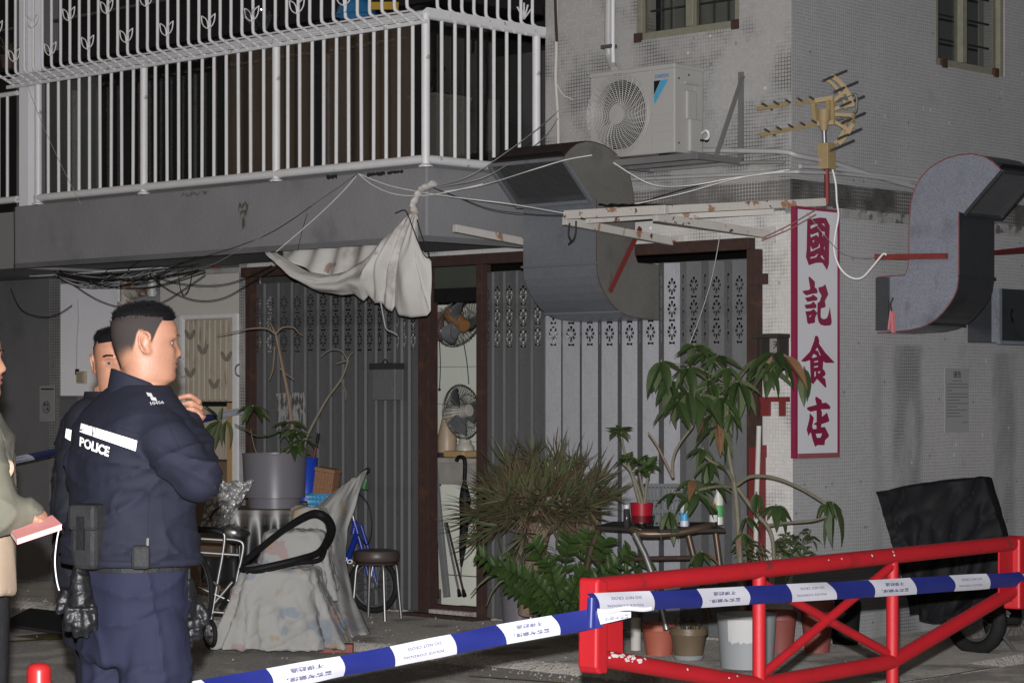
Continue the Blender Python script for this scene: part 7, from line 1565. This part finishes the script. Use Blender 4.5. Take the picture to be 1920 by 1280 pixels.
# stand-up collar
cx_, cy_ = cpx(264), Y1
col_ = MB().grid(lambda u, v: Vector((cx_-.004, cy_, 0))+Vector((math.cos(2*math.pi*u+.2)*lerp(.088, .074, v), math.sin(2*math.pi*u+.2)*lerp(.088, .078, v), lerp(tz(742), tz(711)+.030*math.cos(2*math.pi*u+math.pi), v))), 40, 6, closeu=True)
po.part('collar', col_, m_jack, parent=jko, smooth=True, solid=.007)
hem = MB().grid(lambda u, v: Vector(rings([(cpx(247), Y1, lerp(tz(1054), tz(1041), v), .175, .218)], al)[0][int(u*28) % 28]), 28, 2, closeu=True); po.part('hem_band', hem, m_jack, parent=jko, smooth=True, solid=.006)
po.part('reflective_band', project(bvh, [(152, 793), (257, 826), (254, 845), (149, 809)], 8), m_refl, parent=jko, smooth=True)
for a, b in ((173, 175), (178, 180)): po.part('band_stitch', project(bvh, [(a, 799+(a-173)*.3), (b, 800+(a-173)*.3), (b-1, 818), (a-1, 817)], 3, .0028), M('grey_stitch', (.2, .2, .21), .6) if a == 173 else bpy.data.materials['grey_stitch'], parent=jko)
po.part('lettering', project_text(bvh, 'POLICE', [(150, 818), (206, 838), (203, 856), (149, 836)], .0025, .03), m_refl, parent=jko, fix=False)
for q in ([(274, 735), (284, 737), (287, 744), (277, 742)], [(281, 743), (292, 745), (295, 752), (284, 750)]): po.part('rank_badge', project(bvh, q, 3, .0025), m_print, parent=jko)
po.part('lettering', project_text(bvh, '10456', [(281, 753), (306, 751), (308, 756), (283, 759)], .0025, .02), m_print, parent=jko, fix=False)
cuff = MB().tube([W(354, 812, 6.51), W(349, 792, 6.545)], [.0465, .045], 16, cap=False); po.part('cuff', cuff, m_jack, parent=jko, smooth=True)
bvc = BVHTree.FromPolygons([tuple(p) for p in cuff.v], cuff.f); po.part('cuff_band', project(bvc, [(335, 782), (348, 780), (350, 792), (346, 796)], 3, .003), m_refl, parent=jko)
# head, neck and hand: one skin surface
HZ1 = tz(717); Mh = Matrix.Translation((cpx(274), Y1-.02, HZ1)) @ Matrix.Rotation(R(14), 4, 'Z') @ Matrix.Rotation(R(2), 4, 'Y')
sk = make_head(po, Mh, buzzmat('clipped_hair_fade', HZ1-.03, HZ1+.115, (.205, .104, .068)), .92, .011, 1)
sk.tube([Vector((cpx(262), Y1, tz(745))), Vector((cpx(266), Y1-.004, tz(715))), Vector((cpx(268), Y1-.006, tz(690)))], [.062, .060, .060], 20)
def hand(mb, wrist, palm_c, knuckles, mids, tips, thumb, r=.0080):
    mb.tube([wrist, lerp(wrist, palm_c, .5), palm_c], [.026, .028, .030], 12)
    kc = sum(knuckles, Vector())/len(knuckles); mb.tube([palm_c, kc], [.030, .026], 12)
    for k, m_, t_ in zip(knuckles, mids, tips):
        mb.tube([lerp(palm_c, k, .35), k], [r*1.15, r*1.12], 8); mb.tube(crom([k, m_, t_], 4), [lerp(r*1.1, r*.82, i/8) for i in range(9)], 8); mb.ball(k, r*1.15, 8, 6); mb.ball(m_, r*1.02, 8, 6); mb.ball(t_, r*.84, 8, 6)
    mb.tube(crom(thumb, 4), [lerp(r*1.45, r*.95, i/(4*(len(thumb)-1))) for i in range(4*(len(thumb)-1)+1)], 8); mb.ball(thumb[-1], r*.95, 8, 6)
yh = 6.56; hd1 = MB()
hand(hd1, W(349, 808, 6.54), W(360, 784, yh), [W(372, 752, yh+.01), W(375, 764, yh), W(376, 775, yh-.008), W(374, 785, yh-.015)], [W(356, 742, yh-.02), W(359, 755, yh-.03), W(361, 767, yh-.035), W(362, 779, yh-.035)], [W(338, 745, yh-.015), W(343, 757, yh-.025), W(346, 768, yh-.03), W(350, 779, yh-.03)], [W(352, 795, yh-.02), W(341, 782, yh-.03), W(336, 770, yh-.025), W(342, 760, yh-.012)])
hb1, nr = bake(hd1, .0025, 1); po.part('hand', hb1, m_skin, smooth=True)
bd_, nr = bake(sk, .0034, 3); po.part('body', bd_, m_skin, smooth=True)
# trousers
tr1 = MB(); zc_ = tz(1225)
tr1.loft(rings([(cpx(252), Y1, zc_-.02, .125, .145), (cpx(252), Y1, tz(1150), .132, .155), (cpx(252), Y1, tz(1080), .128, .155), (cpx(250), Y1, tz(1030), .125, .15)], al))
lx_, ly_ = -math.sin(al), math.cos(al)
for sg_, fw in ((-1, .015), (1, -.02)):
    x0, y0 = cpx(252)+lx_*.085*sg_+fw, Y1+ly_*.085*sg_
    limb(tr1, [(x0, y0, zc_+.06), (x0+.005, y0, .70), (x0+.01, y0, .48), (x0-.01, y0, .25), (x0-.02, y0, .07)], [.098, .094, .084, .078, .076])
tq, nr = bake(tr1, .0095, 5); folds(tq, nr, .014, lambda p: max(0, ridge(p, 4, 4, 10, .4))**3*.9+max(0, ridge(p, 10, 10, 2.2, .1, 3.))**4*.7-.2); po.part('trousers', tq, m_trou, smooth=True)
for sg_, fw in ((-1, .015), (1, -.02)):
    x0, y0 = cpx(252)+lx_*.085*sg_+fw-.02, Y1+ly_*.085*sg_; po.part('shoe', MB().ball((x0+.05, y0+.03, .05), (.14, .055, .06), 16, 10, Matrix.Rotation(al, 3, 'Z')), m_leather, smooth=True)
# belt kit
po.part('belt', MB().loft(rings([(cpx(250), Y1, tz(1066), .136, .162), (cpx(250), Y1, tz(1035), .136, .162)], al)), m_nylon)
hitp = lambda px, py, d: (lambda h: h+(Vector((0, 0, CAMZ))-h).normalized()*d)(bvh.ray_cast(Vector((0, 0, CAMZ)), (W(px, py, 1.)-Vector((0, 0, CAMZ))).normalized())[0] or W(px, py, 6.35))
PW = hitp(167, 1008, .012)
pch = MB().add(MB().loft([[(-.036, -.026, -.085), (.036, -.026, -.085), (.036, .026, -.085), (-.036, .026, -.085)], [(-.042, -.034, -.03), (.042, -.034, -.03), (.042, .034, -.03), (-.042, .034, -.03)], [(-.040, -.030, .085), (.040, -.030, .085), (.040, .030, .085), (-.040, .030, .085)]]), Matrix.Translation(PW) @ Matrix.Rotation(R(-25), 4, 'Z'))
kp = po.part('pouch', pch, m_nylon, bevel=.014); po.part('pouch_flap', MB().add(MB().box(-.045, .045, -.04, .038, .02, .092), Matrix.Translation(PW) @ Matrix.Rotation(R(-25), 4, 'Z')), m_nylon, parent=kp, bevel=.012); po.part('pouch_strap', MB().add(MB().box(-.012, .012, -.043, -.036, -.03, .06), Matrix.Translation(PW) @ Matrix.Rotation(R(-25), 4, 'Z')), m_leather, parent=kp)
po.part('holster', MB().add(MB().box(-.025, .025, -.012, .012, -.03, .035), Matrix.Translation(hitp(264, 1046, .004))), m_nylon, bevel=.01); po.part('zip_pull', MB().tube([hitp(277, 1008, .004), hitp(276, 1024, .004)], .004, 6), m_chrome)
for q in ([(160, 783), (262, 812), (262, 813.5), (160, 784.5)], [(296, 752), (338, 842), (336, 843), (294.5, 753)], [(128, 862), (134, 1040), (132.6, 1040), (126.6, 862)], [(300, 900), (318, 1036), (316.6, 1036), (298.6, 900)]): po.part('seam', project(bvh, q, 4, .0012), m_jack2, parent=jko)
po.part('pocket_seam', project(bvh, [(279, 905), (281, 905), (278, 1006), (276, 1006)], 5, .0016), m_jack2, parent=jko)
def glove(cx, cy, Yg, flip, s=1.):
    t = T('glove', 'black leather glove hanging from the belt ' + ('behind the officer on the left' if flip < 0 else 'in front of the officer beside the wheelchair'), 'glove', W(cx, cy-60, Yg), 'W', group='police gloves')
    mb = MB(); P = lambda dx, dy, dz=0.: W(cx+dx*flip*s, cy+dy*s, Yg+dz)
    mb.tube([P(0, -70), P(-2, -45), P(-4, -15), P(-4, 8)], [.022, .036, .044, .042], 12, flat=.75)
    for k, (a, b) in enumerate((((-24, 10), (-30, 52)), ((-10, 12), (-14, 66)), ((5, 12), (4, 66)), ((18, 8), (20, 52)))): mb.tube([P(a[0]*.8, a[1]-8), P(*a), P((a[0]+b[0])/2, (a[1]+b[1])/2, -.012), P(*b)], [.014, .0145, .0135, .0105], 9)
    mb.tube([P(20, -20), P(34, 0), P(38, 24)], [.014, .0135, .010], 9)
    g_, nr = bake(mb, .004, 3); folds(g_, nr, .004, lambda p: max(0, ridge(p, 22, 22, 40, .3))**2-.3); t.part('shell', g_, m_leather, smooth=True)
    for (dx, dy) in ((-24, 6), (-9, 4), (6, 4)): t.part('knuckle_pad', MB().ball(P(dx, dy, -.018), (.010, .008, .008), 10, 6), m_leather, smooth=True)
    t.part('clip', MB().tube([P(0, -66), P(0, -92)], .008, 6), m_nylon)
glove(148, 1128, 6.36, -1); glove(164, 1120, 6.32, -1, .92) if False else None; glove(352, 1150, 6.55, 1, .92)
# ---------------------------------------------------------------- second officer behind
Y2 = 7.25; d2x = lambda px: cpx(px, Y2); z2_ = lambda py: tz(py, Y2)
p2 = T('person', 'officer in dark jacket half hidden behind the first officer, facing the camera', 'person', (d2x(205), Y2, 0), 'W', group='police officers')
a2 = R(-14)
t2 = MB().loft(rings([(d2x(206), Y2, z2_(1090), .15, .2), (d2x(204), Y2, z2_(1000), .15, .205), (d2x(203), Y2, z2_(900), .145, .21), (d2x(203), Y2, z2_(820), .135, .215), (d2x(205), Y2, z2_(775), .11, .18), (d2x(207), Y2, z2_(750), .08, .10), (d2x(208), Y2, z2_(735), .07, .08)], a2))
limb(t2, [W(170, 790, 7.02), W(148, 870, 6.98), W(140, 950, 6.98)], [.075, .068, .06]); limb(t2, [W(140, 950, 6.98), W(175, 1010, 6.95)], [.056, .046])
limb(t2, [W(230, 790, 7.45), W(245, 900, 7.5), W(250, 1000, 7.45)], [.07, .06, .05])
j2, nr = bake(t2, .01, 5); folds(j2, nr, .012, jf); j2o = p2.part('jacket', j2, m_jack2, smooth=True); bv2 = BVHTree.FromPolygons([tuple(p) for p in j2.v], j2.f)
p2.part('reflective_band', project(bv2, [(124, 803), (134, 806), (132, 826), (122, 820)], 4), m_refl, parent=j2o, smooth=True)
p2.part('collar', MB().grid(lambda u, v: Vector((d2x(208)+math.cos(6.2832*u)*lerp(.085, .078, v), Y2+math.sin(6.2832*u)*lerp(.085, .08, v), lerp(z2_(757), z2_(734), v))), 32, 4, closeu=True), m_jack2, parent=j2o, smooth=True, solid=.006)
H2 = z2_(748); Mh2 = Matrix.Translation((d2x(221), Y2, H2)) @ Matrix.Rotation(R(-80), 4, 'Z')
sk2 = make_head(p2, Mh2, buzzmat('clipped_hair_fade_dark', H2-.03, H2+.09, (.205, .104, .068)), .92, .014, 2)
sk2.tube([Vector((d2x(208), Y2+.01, z2_(775))), Vector((d2x(210), Y2+.005, z2_(725)))], .058, 18); hd2 = MB(); hand(hd2, W(172, 1008, 6.95), W(184, 1018, 6.93), [W(196, 1012, 6.93), W(197, 1019, 6.93), W(197, 1026, 6.93), W(194, 1033, 6.93)], [W(206, 1018, 6.93), W(207, 1025, 6.93), W(206, 1032, 6.93), W(202, 1038, 6.93)], [W(204, 1028, 6.93), W(204, 1034, 6.93), W(202, 1040, 6.93), W(198, 1044, 6.93)], [W(182, 1005, 6.92), W(192, 1000, 6.92), W(202, 1004, 6.92)])
hb2, nr = bake(hd2, .004, 3); p2.part('hand', hb2, m_skin, smooth=True)
b2, nr = bake(sk2, .0034, 3); p2.part('body', b2, m_skin, smooth=True)
q2_ = MB().loft(rings([(d2x(206), Y2, .85, .13, .16), (d2x(206), Y2, z2_(1060), .14, .17)], a2))
for sg_ in (-1, 1): limb(q2_, [(d2x(206), Y2+.085*sg_, .9), (d2x(206)+.01, Y2+.085*sg_, .5), (d2x(206), Y2+.085*sg_, .08)], [.1, .085, .075])
tq2, nr = bake(q2_, .012, 4); p2.part('trousers', tq2, m_jack2, smooth=True)
for sg_ in (-1, 1): p2.part('shoe', MB().ball((d2x(206)+.06, Y2+.085*sg_, .05), (.14, .05, .06), 14, 8), m_leather, smooth=True)
# ---------------------------------------------------------------- person with the pink notebook at the left edge
Y3 = 6.25; e3 = lambda px: cpx(px, Y3); z3 = lambda py: tz(py, Y3)
p3 = T('person', 'person in olive and beige coat at the left edge holding a notebook', 'person', (e3(-60), Y3, 0), 'W')
m_olv = M('olive_coat', (.062, .060, .044), .85, var=.15, scale=8, bump=.15, bscale=60); m_bei = M('beige_coat', (.23, .17, .12), .85, var=.1, scale=8, bump=.1)
a3 = R(10)
t3 = MB().loft(rings([(e3(-66), Y3, z3(1112), .135, .2), (e3(-64), Y3, z3(1000), .13, .2), (e3(-64), Y3, z3(900), .125, .2), (e3(-66), Y3, z3(820), .12, .205), (e3(-70), Y3, z3(785), .1, .17), (e3(-70), Y3, z3(765), .07, .09)], a3))
c3, nr = bake(t3, .012, 4); folds(c3, nr, .008, lambda p: max(0, ridge(p, 6, 6, 3, .2))**3); c3o = p3.part('coat', c3, m_bei, smooth=True)
s3 = MB(); limb(s3, [W(-60, 800, 6.02), W(-35, 880, 5.98), W(-5, 958, 5.98)], [.075, .068, .062]); limb(s3, [W(-5, 958, 5.98), W(25, 962, 6.0), W(52, 962, 6.02)], [.060, .050, .040])
s3.loft(rings([(e3(-66), Y3-.02, z3(960), .14, .215), (e3(-64), Y3-.02, z3(880), .13, .215), (e3(-66), Y3, z3(820), .128, .215), (e3(-70), Y3, z3(782), .106, .175), (e3(-70), Y3, z3(766), .08, .1)], a3))
o3, nr = bake(s3, .008, 4); folds(o3, nr, .008, lambda p: max(0, ridge(p, 9, 9, 12, .6))**3-.2); p3.part('jacket', o3, m_olv, smooth=True)
H3 = z3(752); Mh3 = Matrix.Translation((e3(-60), Y3, H3)) @ Matrix.Rotation(R(2), 4, 'Z')
sk3 = make_head(p3, Mh3, m_hair, .94, .02, 3); sk3.tube([Vector((e3(-72), Y3, z3(785))), Vector((e3(-70), Y3, z3(735)))], .055, 16)
hd3 = MB(); hand(hd3, W(50, 962, 6.02), W(64, 966, 6.02), [W(74, 958, 6.03), W(76, 964, 6.02), W(77, 970, 6.01), W(75, 976, 6.0)], [W(84, 966, 6.03), W(85, 972, 6.02), W(84, 978, 6.01), W(81, 982, 6.0)], [W(82, 978, 6.04), W(82, 983, 6.03), W(80, 987, 6.02), W(76, 989, 6.01)], [W(60, 955, 6.02), W(68, 948, 6.04), W(76, 952, 6.06)], .0085)
hb3, nr = bake(hd3, .0034, 2); p3.part('hand', hb3, m_skin, smooth=True)
b3, nr = bake(sk3, .0036, 3); p3.part('body', b3, m_skin, smooth=True)
q3_ = MB()
for sg_ in (-1, 1): limb(q3_, [(e3(-66), Y3+.085*sg_, z3(1080)), (e3(-64), Y3+.085*sg_, .5), (e3(-66), Y3+.085*sg_, .08)], [.105, .085, .07])
tq3, nr = bake(q3_, .012, 4); p3.part('trousers', tq3, m_nylon, smooth=True)
p3.part('drawstring', MB().tube(crom([W(10, 862, 6.02), W(20, 868, 6.0), W(22, 880, 6.0), W(16, 892, 6.0)], 4), .006, 6), m_bei)
nbk = T('pink_notebook', 'pink notebook with white ribbon held by the person at the left edge', 'notebook', W(60, 1000, 6.03), 'W')
m_pink = M('pink_cover', (.50, .20, .19), .5, var=.05)
A, B, C_, D_ = W(20, 993, 5.98), W(98, 965, 6.03), W(116, 982, 5.93), W(32, 1010, 5.88)
def slab(P, th): 
    mb = MB(); mb.v = list(P)+[p-Vector((0, 0, th)) for p in P]; mb.f = [(0,1,2,3),(7,6,5,4),(0,4,5,1),(1,5,6,2),(2,6,7,3),(3,7,4,0)]; return mb
nbk.part('cover', slab([A, B, C_, D_], .003), m_pink); nbk.part('pages', slab([lerp(p, (A+B+C_+D_)/4, .015)-Vector((0, 0, .003)) for p in (A, B, C_, D_)], .008), m_paper); nbk.part('back_cover', slab([p-Vector((0, 0, .011)) for p in (A, B, C_, D_)], .003), m_pink)
nbk.part('ribbon', MB().tube(crom([W(113, 984, 5.93), W(107, 1010, 5.93), W(103, 1050, 5.93), W(106, 1085, 5.93), W(111, 1106, 5.93)], 5), .0045, 6, flat=.4), M('white_ribbon', (.7, .66, .66), .6), smooth=True)
